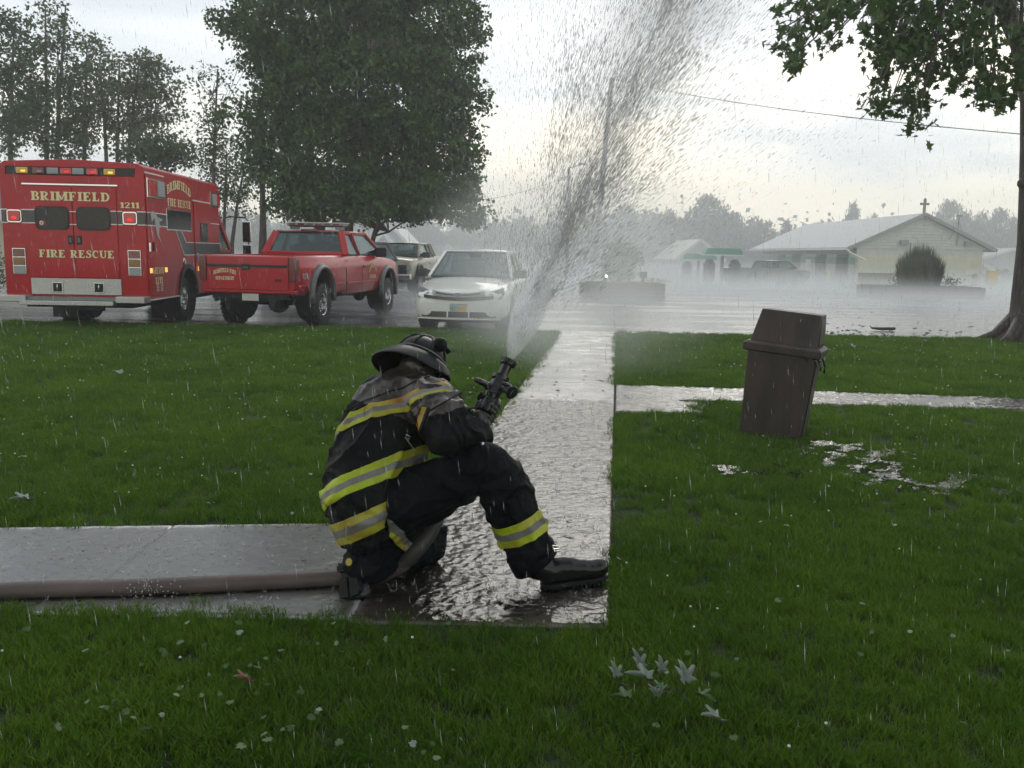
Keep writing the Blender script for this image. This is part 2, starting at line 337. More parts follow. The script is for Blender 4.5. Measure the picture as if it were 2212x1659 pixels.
# ------------------------------------------------------------------ pavement slabs
def concrete(name, c1, c2, ro0, ro1, bumpd, scale=26, stre=(1, 1, 1)):
    m, n, l = node_mat(name); o = n.new('ShaderNodeOutputMaterial'); b = n.new('ShaderNodeBsdfPrincipled'); l.new(b.outputs[0], o.inputs[0])
    t = n.new('ShaderNodeTexCoord'); g = n.new('ShaderNodeNewGeometry')
    a = n.new('ShaderNodeTexNoise'); a.inputs['Scale'].default_value = 2.3; a.inputs['Detail'].default_value = 8; l.new(g.outputs['Position'], a.inputs['Vector'])
    r1 = n.new('ShaderNodeValToRGB'); l.new(a.outputs[0], r1.inputs[0]); r1.color_ramp.elements[0].position = .38; r1.color_ramp.elements[1].position = .62
    r1.color_ramp.elements[0].color = (*c1, 1); r1.color_ramp.elements[1].color = (*c2, 1)
    # scattered bits of dirt
    v = n.new('ShaderNodeTexNoise'); v.inputs['Scale'].default_value = 26; v.inputs['Detail'].default_value = 2; l.new(g.outputs['Position'], v.inputs['Vector'])
    r3 = n.new('ShaderNodeValToRGB'); l.new(v.outputs[0], r3.inputs[0]); r3.color_ramp.elements[0].position = .61; r3.color_ramp.elements[1].position = .66
    r3.color_ramp.elements[0].color = (1, 1, 1, 1); r3.color_ramp.elements[1].color = (.45, .40, .33, 1)
    mm = n.new('ShaderNodeMixRGB'); mm.blend_type = 'MULTIPLY'; mm.inputs[0].default_value = 1; l.new(r1.outputs[0], mm.inputs[1]); l.new(r3.outputs[0], mm.inputs[2])
    l.new(mm.outputs[0], b.inputs['Base Color'])
    r2 = n.new('ShaderNodeMapRange'); l.new(a.outputs[0], r2.inputs[0]); r2.inputs[1].default_value = .35; r2.inputs[2].default_value = .65; r2.inputs[3].default_value = ro0; r2.inputs[4].default_value = ro1
    l.new(r2.outputs[0], b.inputs['Roughness']); b.inputs['Specular IOR Level'].default_value = .7
    c = n.new('ShaderNodeTexNoise'); c.inputs['Scale'].default_value = scale; c.inputs['Detail'].default_value = 3; l.new(g.outputs['Position'], c.inputs['Vector'])
    bp = n.new('ShaderNodeBump'); bp.inputs['Distance'].default_value = bumpd; l.new(c.outputs[0], bp.inputs['Height']); l.new(bp.outputs[0], b.inputs['Normal'])
    return m
M['conc_sheen'] = concrete('painted_sheen_concrete', (.56, .54, .52), (.68, .66, .63), .12, .32, .003)  # wet concrete with the reflected sky sheen put into a paler base colour
M['conc_dark'] = concrete('brown_wet_concrete', (.11, .092, .08), (.24, .205, .18), .25, .5, .006)
M['conc_far'] = concrete('far_wet_concrete', (.30, .28, .26), (.40, .37, .35), .10, .28, .004)
walk = thing('sidewalk', None, None); tag(walk, kind='structure')
def RX(y): return .42 + (y-3.48)*.1152           # right edge of the main walk
def LX(y): return RX(y) - 1.07 + .0*y
def slab(pts, m):
    mb = MB(); b = MB(); mb.prism([(p[0], p[1], -.09) for p in pts], (0, 0, .09)); o = mb.build('concrete_slab', m, walk, bevel=.008, seg=1, fix=True); return o
g_ = .006
yy = [3.42, 4.62, 5.75, 6.85, 7.95, 9.06, 10.3, 11.7, 13.1, 14.5, 15.9, 17.3]
for i in range(len(yy)-1):
    a, b = yy[i]+g_, yy[i+1]-g_
    slab([(LX(a), a), (RX(a), a), (RX(b), b), (LX(b), b)], M['conc_dark'] if i < 5 else M['conc_far'])
for i in range(6):                               # arm to the left, near
    f = lambda x: 3.50+.0*(x); h = lambda x: 4.62 + .24*(x+2.0)*.45
    x1 = LX(4)-.04-1.2*i; x0 = x1-1.19
    slab([(x0, 3.46), (x1, 3.46), (x1, max(4.3, h(x1))), (x0, max(4.3, h(x0)))], M['conc_sheen'])
for i in range(9):                               # arm to the right, farther
    x0 = RX(9.5)+.02+1.2*i; x1 = x0+1.19; n0 = lambda x: 9.10-.055*(x-1.9); f0 = lambda x: 10.17-.10*(x-1.18)
    slab([(x0 if i else RX(8.38)+.012, n0(x0) if i else 8.38), (x1-.5 if not i else x1, n0(x1) if i else 8.38), (x1, f0(x1)), (x0 if i else RX(10.25)+.012, f0(x0))], M['conc_dark'])
# ------------------------------------------------------------------ rippled water films
def water_mat(name, tint, ior=1.33, rough=.03, bs=1.0):
    m, n, l = node_mat(name); o = n.new('ShaderNodeOutputMaterial'); tr = n.new('ShaderNodeBsdfTransparent'); tr.inputs[0].default_value = (*tint, 1)
    g = n.new('ShaderNodeBsdfGlossy'); g.inputs['Roughness'].default_value = rough; fr = n.new('ShaderNodeFresnel'); fr.inputs['IOR'].default_value = ior
    mx_ = n.new('ShaderNodeMixShader'); l.new(fr.outputs[0], mx_.inputs[0]); l.new(tr.outputs[0], mx_.inputs[1]); l.new(g.outputs[0], mx_.inputs[2])
    ge = n.new('ShaderNodeNewGeometry'); nz = n.new('ShaderNodeTexNoise'); nz.inputs['Scale'].default_value = 55; nz.inputs['Detail'].default_value = 3; l.new(ge.outputs['Position'], nz.inputs['Vector'])
    bp = n.new('ShaderNodeBump'); bp.inputs['Distance'].default_value = .0028; l.new(nz.outputs[0], bp.inputs['Height']); l.new(bp.outputs[0], g.inputs['Normal']); l.new(bp.outputs[0], fr.inputs['Normal']); bp.inputs['Strength'].default_value = bs
    l.new(mx_.outputs[0], o.inputs[0]); return m
M['water'] = water_mat('rippled_water', (.88, .86, .84), 1.5, .11)
M['sheen'] = water_mat('thin_sheen_water', (.95, .94, .92), 2.0, .27, .35); M['puddle'] = water_mat('puddle_water', (.45, .45, .40), 1.5, .12)
def ripple(X, Y, amp, drops, seed):
    r_ = np.random.default_rng(seed); Z = np.zeros_like(X)
    for k in range(16):
        th = r_.uniform(0, 2*math.pi); f = r_.uniform(60, 230); Z += np.sin(f*(X*np.cos(th)+Y*np.sin(th))+r_.uniform(0, 6)+1.5*np.sin(9*X+k)+1.5*np.sin(7*Y+2*k))*amp*.17*(55/f)
    x0, x1, y0, y1 = X.min(), X.max(), Y.min(), Y.max()
    for k in range(drops):
        cx, cy_, rr = r_.uniform(x0, x1), r_.uniform(y0, y1), r_.uniform(.01, .075)
        d = np.hypot(X-cx, Y-cy_); Z += amp*1.3*np.exp(-((d-rr)/.011)**2)*(1-rr/.11) + (amp*2.2*np.exp(-(d/.012)**2) if k % 3 == 0 else 0)
    return Z
def water(name, x0, x1, y0, y1, step, amp, drops, m, mask=None, z=.007, seed=3):
    xs = np.arange(x0, x1, step); ys_ = np.arange(y0, y1, step); X, Y = np.meshgrid(xs, ys_); Z = ripple(X, Y, amp, drops, seed) + z
    k = len(xs); vs = np.stack([X, Y, Z], -1).reshape(-1, 3); idx = np.arange(len(vs)).reshape(X.shape)
    F = np.stack([idx[:-1, :-1], idx[:-1, 1:], idx[1:, 1:], idx[1:, :-1]], -1).reshape(-1, 4)
    if mask is not None:
        ok = mask(vs[:, 0], vs[:, 1]); F = F[ok[F].all(1)]
    me = bpy.data.meshes.new(name); me.from_pydata(vs.tolist(), [], F.tolist()); me.materials.append(m)
    me.polygons.foreach_set('use_smooth', [True]*len(F)); o = bpy.data.objects.new(name, me); C.objects.link(o); return o
def main_mask(x, y): return (x < .42+(y-3.48)*.1152-.004) & (x > .42+(y-3.48)*.1152-1.066)
wa = water('water_film', -.7, 1.25, 3.43, 9.05, .0100, .0016, 7000, M['water'], main_mask); tag(wa, kind='structure')
wb = water('water_film', -3.2, -.6, 3.47, 4.85, .016, .0012, 160, M['sheen'], lambda x, y: (y < 4.60+.108*(x+2.0)) & (x < LX(4)-.05), seed=5); tag(wb, kind='structure')
wc = water('water_film', 1.0, 7.5, 8.39, 10.2, .018, .0036, 2600, M['water'], lambda x, y: ((y > 9.12-.055*(x-1.9)) | (x < 1.74)) & (y < 10.15-.10*(x-1.18)) & (x > .42+(y-3.48)*.1152+.02), seed=6); tag(wc, kind='structure')
def blob(x, y, cx, cy_, rx, ry, k=0.0):
    a = np.arctan2((y-cy_)/ry, (x-cx)/rx); return ((x-cx)/rx)**2+((y-cy_)/ry)**2 < (1+.22*np.sin(3*a+k)+.13*np.sin(5*a+2*k)+.1*np.sin(9*a+k))**2
PUD = [(2.58, 6.55, .42, .80, 0.5), (3.35, 5.80, .95, .26, 2.1), (4.5, 5.45, .5, .13, 1), (1.75, 6.1, .36, .20, 4), (3.55, 4.95, .28, .10, 3)]
def pnoise(x, y): return (np.sin(11*x+3*np.sin(7*y))+np.sin(13*y+2.3*np.sin(9*x+1))+.8*np.sin(23*x-17*y)+.6*np.sin(31*x+29*y)) +.7*np.sin(61*x+3*np.sin(40*y)) > -.35
def pud_mask(x, y):
    r_ = np.zeros(np.shape(x), bool)
    for p in PUD: r_ |= blob(x, y, *p)
    return r_ & pnoise(x, y)
for i, p in enumerate(PUD):
    o = water('puddle', p[0]-p[2]*1.5, p[0]+p[2]*1.5, p[1]-p[3]*1.5, p[1]+p[3]*1.5, .02, .006, int(400*p[2]*p[3]*4), M['puddle'], lambda x, y, p=p: blob(x, y, *p) & pnoise(x, y), z=.012, seed=11+i); tag(o, kind='structure')
# ------------------------------------------------------------------ grass
def grass_mat(name, c1, c2, tr=.45, gl=.06, isl=.8):
    m, n, l = node_mat(name); o = n.new('ShaderNodeOutputMaterial'); d = n.new('ShaderNodeBsdfDiffuse'); t = n.new('ShaderNodeBsdfTranslucent'); g = n.new('ShaderNodeBsdfGlossy'); g.inputs['Roughness'].default_value = .35
    oi = n.new('ShaderNodeObjectInfo'); ge = n.new('ShaderNodeNewGeometry'); nz = n.new('ShaderNodeTexNoise'); nz.inputs['Scale'].default_value = .9; nz.inputs['Detail'].default_value = 4; l.new(ge.outputs['Position'], nz.inputs['Vector'])
    ad = n.new('ShaderNodeMath'); ad.operation = 'MULTIPLY_ADD'; ad.inputs[1].default_value = .35; rsum = n.new('ShaderNodeMath'); rsum.operation = 'MULTIPLY_ADD'; rsum.inputs[1].default_value = isl; l.new(ge.outputs['Random Per Island'], rsum.inputs[0]); l.new(oi.outputs['Random'], rsum.inputs[2]); l.new(rsum.outputs[0], ad.inputs[0]); l.new(nz.outputs[0], ad.inputs[2])
    mr = n.new('ShaderNodeMapRange'); mr.inputs[1].default_value = .42; mr.inputs[2].default_value = 1.05; l.new(ad.outputs[0], mr.inputs[0])
    mi = n.new('ShaderNodeMixRGB'); mi.inputs[1].default_value = (*c1, 1); mi.inputs[2].default_value = (*c2, 1); l.new(mr.outputs[0], mi.inputs[0])
    l.new(mi.outputs[0], d.inputs[0]); l.new(mi.outputs[0], t.inputs[0])
    a = n.new('ShaderNodeMixShader'); a.inputs[0].default_value = tr; l.new(d.outputs[0], a.inputs[1]); l.new(t.outputs[0], a.inputs[2])
    b = n.new('ShaderNodeMixShader'); b.inputs[0].default_value = gl*.45; l.new(a.outputs[0], b.inputs[1]); l.new(g.outputs[0], b.inputs[2])
    l.new(b.outputs[0], o.inputs[0]); return m
M['grass'] = grass_mat('grass_blades', (.040, .112, .007), (.132, .238, .014))
M['clover'] = grass_mat('clover_leaves', (.03, .10, .006), (.07, .16, .012), .45, 0)
tufts = bpy.data.collections.new('grass_tufts')
def tuft(i, nb, h, rad, wd, clover=0):
    vs, fs, ms = [], [], []
    for k in range(nb):
        a = rng.uniform(0, 6.283); r_ = rad*math.sqrt(rng.uniform()); x, y = r_*math.cos(a), r_*math.sin(a); hh = h*rng.uniform(.55, 1.15); th = rng.uniform(0, 6.283); le = rng.uniform(.15, .9)*hh
        fa = rng.uniform(0, 6.283); dx, dy = math.cos(fa)*wd/2, math.sin(fa)*wd/2; lx, ly = math.cos(th)*le, math.sin(th)*le; o = len(vs)
        vs += [(x-dx, y-dy, 0), (x+dx, y+dy, 0), (x+dx*.8+lx*.35, y+dy*.8+ly*.35, hh*.6), (x-dx*.8+lx*.35, y-dy*.8+ly*.35, hh*.6), (x+lx, y+ly, hh)]
        fs += [(o, o+1, o+2, o+3), (o+3, o+2, o+4)]; ms += [0, 0]
    for k in range(clover):
        a = rng.uniform(0, 6.283); r_ = rad*math.sqrt(rng.uniform()); c = Vector((r_*math.cos(a), r_*math.sin(a), h*rng.uniform(.5, .95)))
        for q in range(3):
            an = a+q*2.094; o = len(vs); s_ = .011; d = Vector((math.cos(an), math.sin(an), rng.uniform(-.1, .5)))*s_; p = Vector((-math.sin(an), math.cos(an), 0))*s_*.6
            vs += [tuple(c), tuple(c+d*.7-p), tuple(c+d*1.3), tuple(c+d*.7+p)]; fs.append((o, o+1, o+2, o+3)); ms.append(1)
    me = bpy.data.meshes.new('tuft'); me.from_pydata(vs, [], fs); me.materials.append(M['grass']); me.materials.append(M['clover']); me.polygons.foreach_set('material_index', ms)
    o = bpy.data.objects.new('grass_tuft_%d' % i, me); tufts.objects.link(o)
for i in range(6): tuft(i, 46, .062, .075, .0042, (0, 0, 2, 0, 1, 0)[i])
def lawn_ok(x, y):
    ok = (x > RX(0)+y*.1152+.01) | (x < RX(0)+y*.1152-1.07) | (y < 3.43)
    nearL = (y > 3.50) & (y < 4.63+.108*(x+2.0)) & (x < 0)
    ok &= ~nearL
    ok &= ~((x < .42) & (y > 3.44) & (y < 3.7) & (x > -.9))
    ok &= ~((y > 9.08-.055*(x-1.9)) & (y < 10.17-.10*(x-1.18)) & (x > 1))
    ok &= ~((y > 8.36) & (y < 9.2) & (x > .8) & (x < 1.78+.1*np.sin(y*20)))
    ok &= y < 17.12+.012*x
    ok &= ~((x > -.7+.0*y) & (x < .98) & (y > 15.9) & (x > .85 - (y-15.9)*-.0) )
    return ok
def scatter(y0, y1, dens, mx_, fl=.62):
    w_ = fl*y1+mx_; n_ = int((y1-y0)*2*w_*dens); x = rng.uniform(-w_, w_, n_); y = rng.uniform(y0, y1, n_)
    ok = (np.abs(x) < fl*y+mx_) & lawn_ok(x+rng.normal(0, .022, n_), y+rng.normal(0, .022, n_)); pm = pud_mask(x, y) & (rng.uniform(size=n_) > .42); ok &= ~pm
    return np.stack([x[ok], y[ok]], 1)
parts_, scl_ = [], []
for y0, y1, de, mg, sc in ((1.2, 4.2, 560, 1.4, .80), (4.2, 7, 330, 1.6, .88), (7, 11, 190, 2, 1.0), (11, 17.5, 110, 2.5, 1.2)):
    p = scatter(y0, y1, de, mg); parts_.append(p); scl_.append(np.full(len(p), sc))
P2 = np.concatenate(parts_); S2 = np.concatenate(scl_)
hv = np.array([noise.noise((float(a)*1.3, float(b)*1.3, 0)) for a, b in P2]); S2 = S2*(.9+.35*hv)*rng.uniform(.75, 1.2, len(S2))
def gn_scatter(name, pts, scl, coll, label=None):
    me = bpy.data.meshes.new(name); me.from_pydata(pts.tolist(), [], [])
    at_ = me.attributes.new('scl', 'FLOAT', 'POINT'); at_.data.foreach_set('value', scl.astype(np.float32))
    ro = me.attributes.new('rot', 'FLOAT_VECTOR', 'POINT'); rv = np.zeros((len(pts), 3), np.float32); rv[:, 2] = rng.uniform(0, 6.283, len(pts)); ro.data.foreach_set('vector', rv.ravel())
    o = bpy.data.objects.new(name, me); C.objects.link(o)
    ng = bpy.data.node_groups.new(name+'_nodes', 'GeometryNodeTree'); ng.interface.new_socket('Geometry', in_out='INPUT', socket_type='NodeSocketGeometry'); ng.interface.new_socket('Geometry', in_out='OUTPUT', socket_type='NodeSocketGeometry')
    n = ng.nodes; l = ng.links; gi = n.new('NodeGroupInput'); go = n.new('NodeGroupOutput'); ip = n.new('GeometryNodeInstanceOnPoints'); ci = n.new('GeometryNodeCollectionInfo')
    ci.inputs['Collection'].default_value = coll; ci.inputs['Separate Children'].default_value = True; ci.inputs['Reset Children'].default_value = True
    a = n.new('GeometryNodeInputNamedAttribute'); a.data_type = 'FLOAT'; a.inputs['Name'].default_value = 'scl'; b = n.new('GeometryNodeInputNamedAttribute'); b.data_type = 'FLOAT_VECTOR'; b.inputs['Name'].default_value = 'rot'
    l.new(gi.outputs[0], ip.inputs['Points']); l.new(ci.outputs[0], ip.inputs['Instance']); ip.inputs['Pick Instance'].default_value = True
    rv_ = n.new('FunctionNodeRandomValue'); rv_.data_type = 'INT'; rv_.inputs[4].default_value = 0; rv_.inputs[5].default_value = len(coll.objects)-1; l.new(rv_.outputs[2], ip.inputs['Instance Index'])
    l.new(b.outputs[0], ip.inputs['Rotation']); l.new(a.outputs[0], ip.inputs['Scale']); l.new(ip.outputs[0], go.inputs[0])
    md = o.modifiers.new('scatter', 'NODES'); md.node_group = ng; return o
g3 = np.concatenate([P2, np.full((len(P2), 1), -.012)], 1)
grass = gn_scatter('grass', g3, S2, tufts); tag(grass, 'short wet lawn grass with clover', 'grass', kind='stuff')
# clover flowers
M['petal'] = mat('clover_petals', (.62, .62, .55), .7)
fl = np.concatenate([scatter(2.3, 5, 2, .3), scatter(5, 11, 3, .3), scatter(11, 17, 2.5, .3)])
mb = MB()
for x, y in fl:
    s_ = .0045+.0005*y*rng.uniform(.2, 1); mb.ell((x, y, .045+rng.uniform(0, .02)), (s_, s_, s_*.8), 6)
tag(mb.build('clover_flowers', M['petal']), 'tiny white clover flowers scattered over the lawn', 'flowers', kind='stuff')
# ------------------------------------------------------------------ leaves and trees
def leaf_mat(name, c1, c2, tr=.3):
    return grass_mat(name, c1, c2, tr, .05)
M['leaf'] = leaf_mat('maple_leaves', (.023, .064, .011), (.062, .125, .020))
M['leaf_near'] = leaf_mat('near_maple_leaves', (.024, .056, .013), (.055, .105, .020))
M['leaf_far'] = leaf_mat('far_leaves', (.018, .034, .012), (.032, .055, .02))
M['leaf_thin'] = leaf_mat('thin_leaves', (.05, .085, .03), (.09, .125, .045))
M['leaf_orange'] = leaf_mat('orange_leaves', (.25, .09, .03), (.35, .14, .05))
M['bark'] = mat('bark', (.05, .042, .035), .85, col2=(.10, .085, .07), vs=9, bump=.03, bs=14, stretch=(3, 3, .5))
M['bark_wet'] = mat('wet_bark', (.022, .017, .014), .6, col2=(.06, .046, .036), vs=9, bump=.03, bs=12, stretch=(3, 3, .45))
def leaves_mesh(name, cen, size, m, aspect=.7, shape=None, droop=0.0):
    n_ = len(cen); a = rng.normal(size=(n_, 3)); a[:, 2] -= droop; a /= np.linalg.norm(a, axis=1)[:, None]; b = rng.normal(size=(n_, 3)); b -= (b*a).sum(1)[:, None]*a; b /= np.linalg.norm(b, axis=1)[:, None]; c = np.cross(a, b)
    s_ = (size*rng.uniform(.6, 1.25, n_))[:, None]
    if shape is None:
        loc = np.array([(-.5, 0, 0), (0, .5*aspect, .1), (.5, 0, 0), (0, -.5*aspect, .1)]); F = [(0, 1, 2, 3)]
    else:
        loc, F = shape; loc = np.array(loc)
    k = len(loc); V = (cen[:, None, :] + s_[:, None, :]*(loc[None, :, 0:1]*a[:, None, :] + loc[None, :, 1:2]*b[:, None, :] + loc[None, :, 2:3]*c[:, None, :])).reshape(-1, 3)
    me = bpy.data.meshes.new(name); me.vertices.add(len(V)); me.vertices.foreach_set('co', V.astype(np.float32).ravel())
    fl_ = []; st = []; tot = []; o = 0
    F_ = np.concatenate([np.array(f) for f in F]); lens = np.array([len(f) for f in F]); L_ = len(F_)
    allidx = (F_[None, :] + (np.arange(n_)*k)[:, None]).ravel(); alll = np.tile(lens, n_); starts = np.concatenate([[0], np.cumsum(alll)[:-1]])
    me.loops.add(len(allidx)); me.loops.foreach_set('vertex_index', allidx.astype(np.int32)); me.polygons.add(len(alll)); me.polygons.foreach_set('loop_start', starts.astype(np.int32)); me.polygons.foreach_set('loop_total', alll.astype(np.int32))
    me.materials.append(m); me.update(calc_edges=True); return me
def obj(name, me, parent=None):
    o = bpy.data.objects.new(name, me); C.objects.link(o); o.parent = parent; return o
def sample_env(env, n_, shell=.5):
    vol = np.array([r[0]*r[1]*r[2] for c, r in env]); pick = rng.choice(len(env), n_, p=vol/vol.sum()); d = rng.normal(size=(n_, 3)); d /= np.linalg.norm(d, axis=1)[:, None]; rr = (shell+(1-shell)*rng.uniform(size=n_))**(1/2.)
    c = np.array([e_[0] for e_ in env])[pick]; r = np.array([e_[1] for e_ in env])[pick]; return c + d*r*rr[:, None]
def ball(n_):
    d = rng.normal(size=(n_, 3)); d /= np.linalg.norm(d, axis=1)[:, None]; return d*rng.uniform(size=(n_, 1))**.45
def wig(a, b, n_, amt):
    a, b = np.array(a, float), np.array(b, float); L_ = np.linalg.norm(b-a); out_ = []
    for i in range(n_+1):
        t = i/n_; p = a+(b-a)*t; p[2] += .10*L_*math.sin(math.pi*t); out_.append(p + (rng.normal(size=3)*amt*L_ if 0 < i < n_ else 0))
    return out_
def make_tree(name, label, trunks, env, nc, lpc, rc, size, lm, bm_, group=None, limbs=9, base=(0, 0, 0), twig=.02, nobranch=False, flat=.75):
    """trunks: list of (polyline, r0, r1) in local space; env: ellipsoids"""
    root = thing(name, label, 'tree', base, 0, group)
    cl = sample_env(env, nc); cen = np.repeat(cl, lpc, 0) + ball(nc*lpc)*rc*2.0*np.array([1, 1, flat])*np.repeat(rng.uniform(.6, 1.25, nc), lpc)[:, None]
    mb = MB(); pts = []
    for path, r0, r1 in trunks:
        k = len(path); mb.tube(path, [r0*(1.35 if i == 0 else 1)+(r1-r0)*i/(k-1) for i in range(k)], 9)
        for i, p in enumerate(path):
            if i/(k-1) > .35: pts.append((np.array(p, float), r0+(r1-r0)*i/(k-1)))
    br = MB(); lp = []
    if not nobranch:
        ends = cl[rng.choice(nc, min(limbs, nc), replace=False)]
        for e_ in ends:
            cand = [q for q in pts if q[0][2] < e_[2]+.3] or pts; p, r_ = min(cand, key=lambda q: np.linalg.norm(q[0]-e_)); w_ = wig(p, e_, 5, .05); br.tube(w_, [max(.015, r_*.55*(1-i/5.6)) for i in range(6)], 6); lp += w_[1:]
        lp = np.array(lp)
        for c in cl:
            i = np.argmin(((lp-c)**2).sum(1)); br.tube(wig(lp[i], c, 2, .06), [twig, twig*.7, twig*.35], 4, cap=False)
    mb.build('trunk', bm_, root, smooth=True)
    if br.v: br.build('branches', bm_, root, smooth=True)
    obj('crown', leaves_mesh('crown', cen, size, lm), root)
    return root
# big maple behind the pickups
def loc(x, y, Y): return at(x, y, Y)
bY = 32.0; B0 = at(735, 610, bY); B0.z = terrain(bY)
def el(x, y, rx, rz, dy=0, ry=None):
    c = at(x, y, bY+dy)-B0; k = bY/FPX; return (tuple(c), (rx*k, (ry or rx*.8)*k, rz*k))
env = [el(700, 60, 190, 120), el(860, 40, 170, 130), el(800, 190, 215, 120), el(745, 320, 165, 110), el(880, 300, 150, 120), el(560, 40, 95, 60), el(640, 120, 110, 80), el(985, 90, 70, 60), el(1000, 200, 45, 60), el(690, 420, 95, 50), el(850, 415, 130, 45), el(960, 400, 85, 65), el(1010, 440, 40, 35), el(1000, 330, 50, 50), el(600, 350, 60, 60), el(780, -120, 260, 130), el(640, 230, 90, 70)]
env += [el(790, 440, 190, 32), el(955, 445, 95, 42), el(1005, 462, 45, 32), el(660, 445, 80, 30)]
for k in range(34):
    a = rng.uniform(-2.6, 3.5) if k else 0; rx_, rz_ = 290, 250; x_ = 760+rx_*math.cos(a)*rng.uniform(.84, 1.0); y_ = 230-rz_*math.sin(a)*rng.uniform(.84, 1.02)
    env.append(el(x_, y_, rng.uniform(18, 42), rng.uniform(14, 30), rng.uniform(-2, 2)))
trk = []
for bx_, by_, tx, ty, r0 in ((705, 596, 640, 120, .30), (738, 600, 790, 40, .36), (778, 604, 900, 200, .13)):
    b_ = at(bx_, by_, bY)-B0; b_.z = -.1; t_ = at(tx, ty, bY)-B0; m_ = b_.lerp(t_, .3); m_.x = b_.x*.75+t_.x*.25
    trk.append(([tuple(b_), tuple(b_.lerp(m_, .5)), tuple(m_), tuple(m_.lerp(t_, .5)), tuple(t_)], r0, r0*.3))
make_tree('maple_tree', 'huge dense dark green maple with a triple trunk towering behind the red pickup', trk, env, 2300, 58, .27, .165, M['leaf'], M['bark'], None, 26, tuple(B0), .018)
# thinner trees on the left
def lefttree(label, tx, Y, top, ell_, nc, lpc, size, lm, stems=1, rc=.34, r0=.16, lean=0):
    B = at(tx, 640, Y); B.z = terrain(Y); k = Y/FPX
    ev = []
    for x, y, rx, rz in ell_:
        c = at(x, y, Y)-B; ev.append((tuple(c), (rx*k, rx*k*.9, rz*k)))
    T = at(tx+lean, top, Y)-B; tr = []
    for s_ in range(stems):
        o_ = (s_-(stems-1)/2)*.55; tr.append(([(o_*.4, 0, -.1), (o_*.7+.05, .05, T.z*.33), (o_+T.x*.5, 0, T.z*.66), (o_*1.6+T.x, 0, T.z)], r0, r0*.2))
    return make_tree('deciduous_tree', label, tr, ev, int(nc*1.15), int(lpc*.36), rc, size, lm, M['bark'], 'trees behind the ambulance', 12, tuple(B), .016, flat=.55)
lefttree('leftmost tree, dark and dense, cut by the left edge of the photo', 30, 38, 60, [(15, 110, 55, 80), (30, 220, 60, 70), (10, 300, 40, 40)], 190, 55, .17, M['leaf'], 1)
lefttree('tall dark tree with narrow top behind the left half of the ambulance', 120, 40, 10, [(105, 60, 45, 60), (120, 150, 65, 60), (100, 250, 85, 60), (140, 310, 60, 35)], 270, 60, .17, M['leaf'], 2)
lefttree('thin-topped middle tree behind the ambulance roof', 188, 42, 100, [(195, 120, 40, 45), (190, 200, 50, 50), (180, 270, 35, 30)], 110, 50, .17, M['leaf_thin'], 1)
lefttree('round-crowned tree with forked stems right of the ambulance roof', 258, 41, 130, [(290, 160, 60, 50), (270, 230, 75, 50), (330, 230, 65, 45), (345, 170, 40, 40), (300, 290, 60, 25)], 250, 56, .17, M['leaf_thin'], 3)
lefttree('low bushy tree right behind the ambulance light panel', 345, 37, 300, [(340, 315, 55, 32), (310, 335, 60, 25), (385, 340, 40, 20)], 130, 50, .16, M['leaf_thin'], 2, r0=.09)
lefttree('tall sparse nearly bare-topped tree between ambulance and big maple', 462, 36, 150, [(462, 190, 38, 50), (470, 270, 40, 50), (490, 340, 45, 50), (440, 310, 45, 40), (420, 350, 30, 25)], 130, 24, .15, M['leaf_thin'], 1, rc=.35, r0=.12, lean=8)
lefttree('slender leafy tree leaning against the left side of the big maple', 568, 33, 200, [(560, 250, 40, 60), (580, 320, 45, 55), (545, 330, 40, 45), (600, 400, 45, 50), (540, 240, 30, 40)], 200, 40, .15, M['leaf'], 1, rc=.35, r0=.17)
lefttree('crooked thin tree behind the mirror of the ambulance', 492, 39, 330, [(470, 400, 40, 40), (520, 380, 35, 45), (500, 440, 35, 30), (450, 350, 30, 30)], 100, 36, .15, M['leaf_thin'], 2, rc=.4, r0=.12, lean=20)
# far trees: a few shared kinds
far_kinds = []
def far_tree(label, x, ytop, wpx, Y, kind):
    k = Y/FPX; B = at(x, 560, Y); B.z = terrain(Y); T = at(x, ytop, Y); H = T.z-B.z; W = wpx*k/2
    if len(far_kinds) <= kind:
        ev = {0: [((0, 0, .62), (.62, .6, .36)), ((-.45, 0, .42), (.5, .5, .28)), ((.5, .1, .45), (.45, .5, .28)), ((0, 0, .3), (.8, .6, .22))],
              1: [((0, 0, .70), (.5, .5, .28)), ((-.3, 0, .5), (.65, .5, .25)), ((.4, 0, .42), (.55, .5, .3)), ((0, 0, .25), (.85, .7, .22))],
              2: [((0, 0, .75), (.28, .3, .22)), ((0, 0, .5), (.5, .5, .3)), ((0, 0, .25), (.8, .7, .22))],
              3: [((-.4, 0, .6), (.5, .5, .33)), ((.35, 0, .68), (.5, .5, .3)), ((0, 0, .35), (.9, .7, .3)), ((.75, 0, .4), (.3, .4, .25))]}[kind]
        cl = sample_env(ev, 420, .35); cen = np.repeat(cl, 44, 0)+rng.normal(size=(420*44, 3))*np.array([.07, .07, .035]); cen[:, 2] = np.clip(cen[:, 2], .02, 1.02)
        me = leaves_mesh('crown', cen, .055, M['leaf_far']); t = MB(); t.tube([(0, 0, -.02), (0.01, 0, .3), (0, 0, .7)], [.05, .035, .012], 6); far_kinds.append((me, t.mesh('trunk', M['bark'])))
    cme, tme = far_kinds[kind]; root = thing('far_tree', label, 'tree', tuple(B), 0, 'hazy trees along the horizon')
    c = obj('crown', cme, root); t = obj('trunk', tme, root); root.scale = (W, W*.9, H)
    root.rotation_euler = (0, 0, 0 if x % 2 else math.pi)
    return root
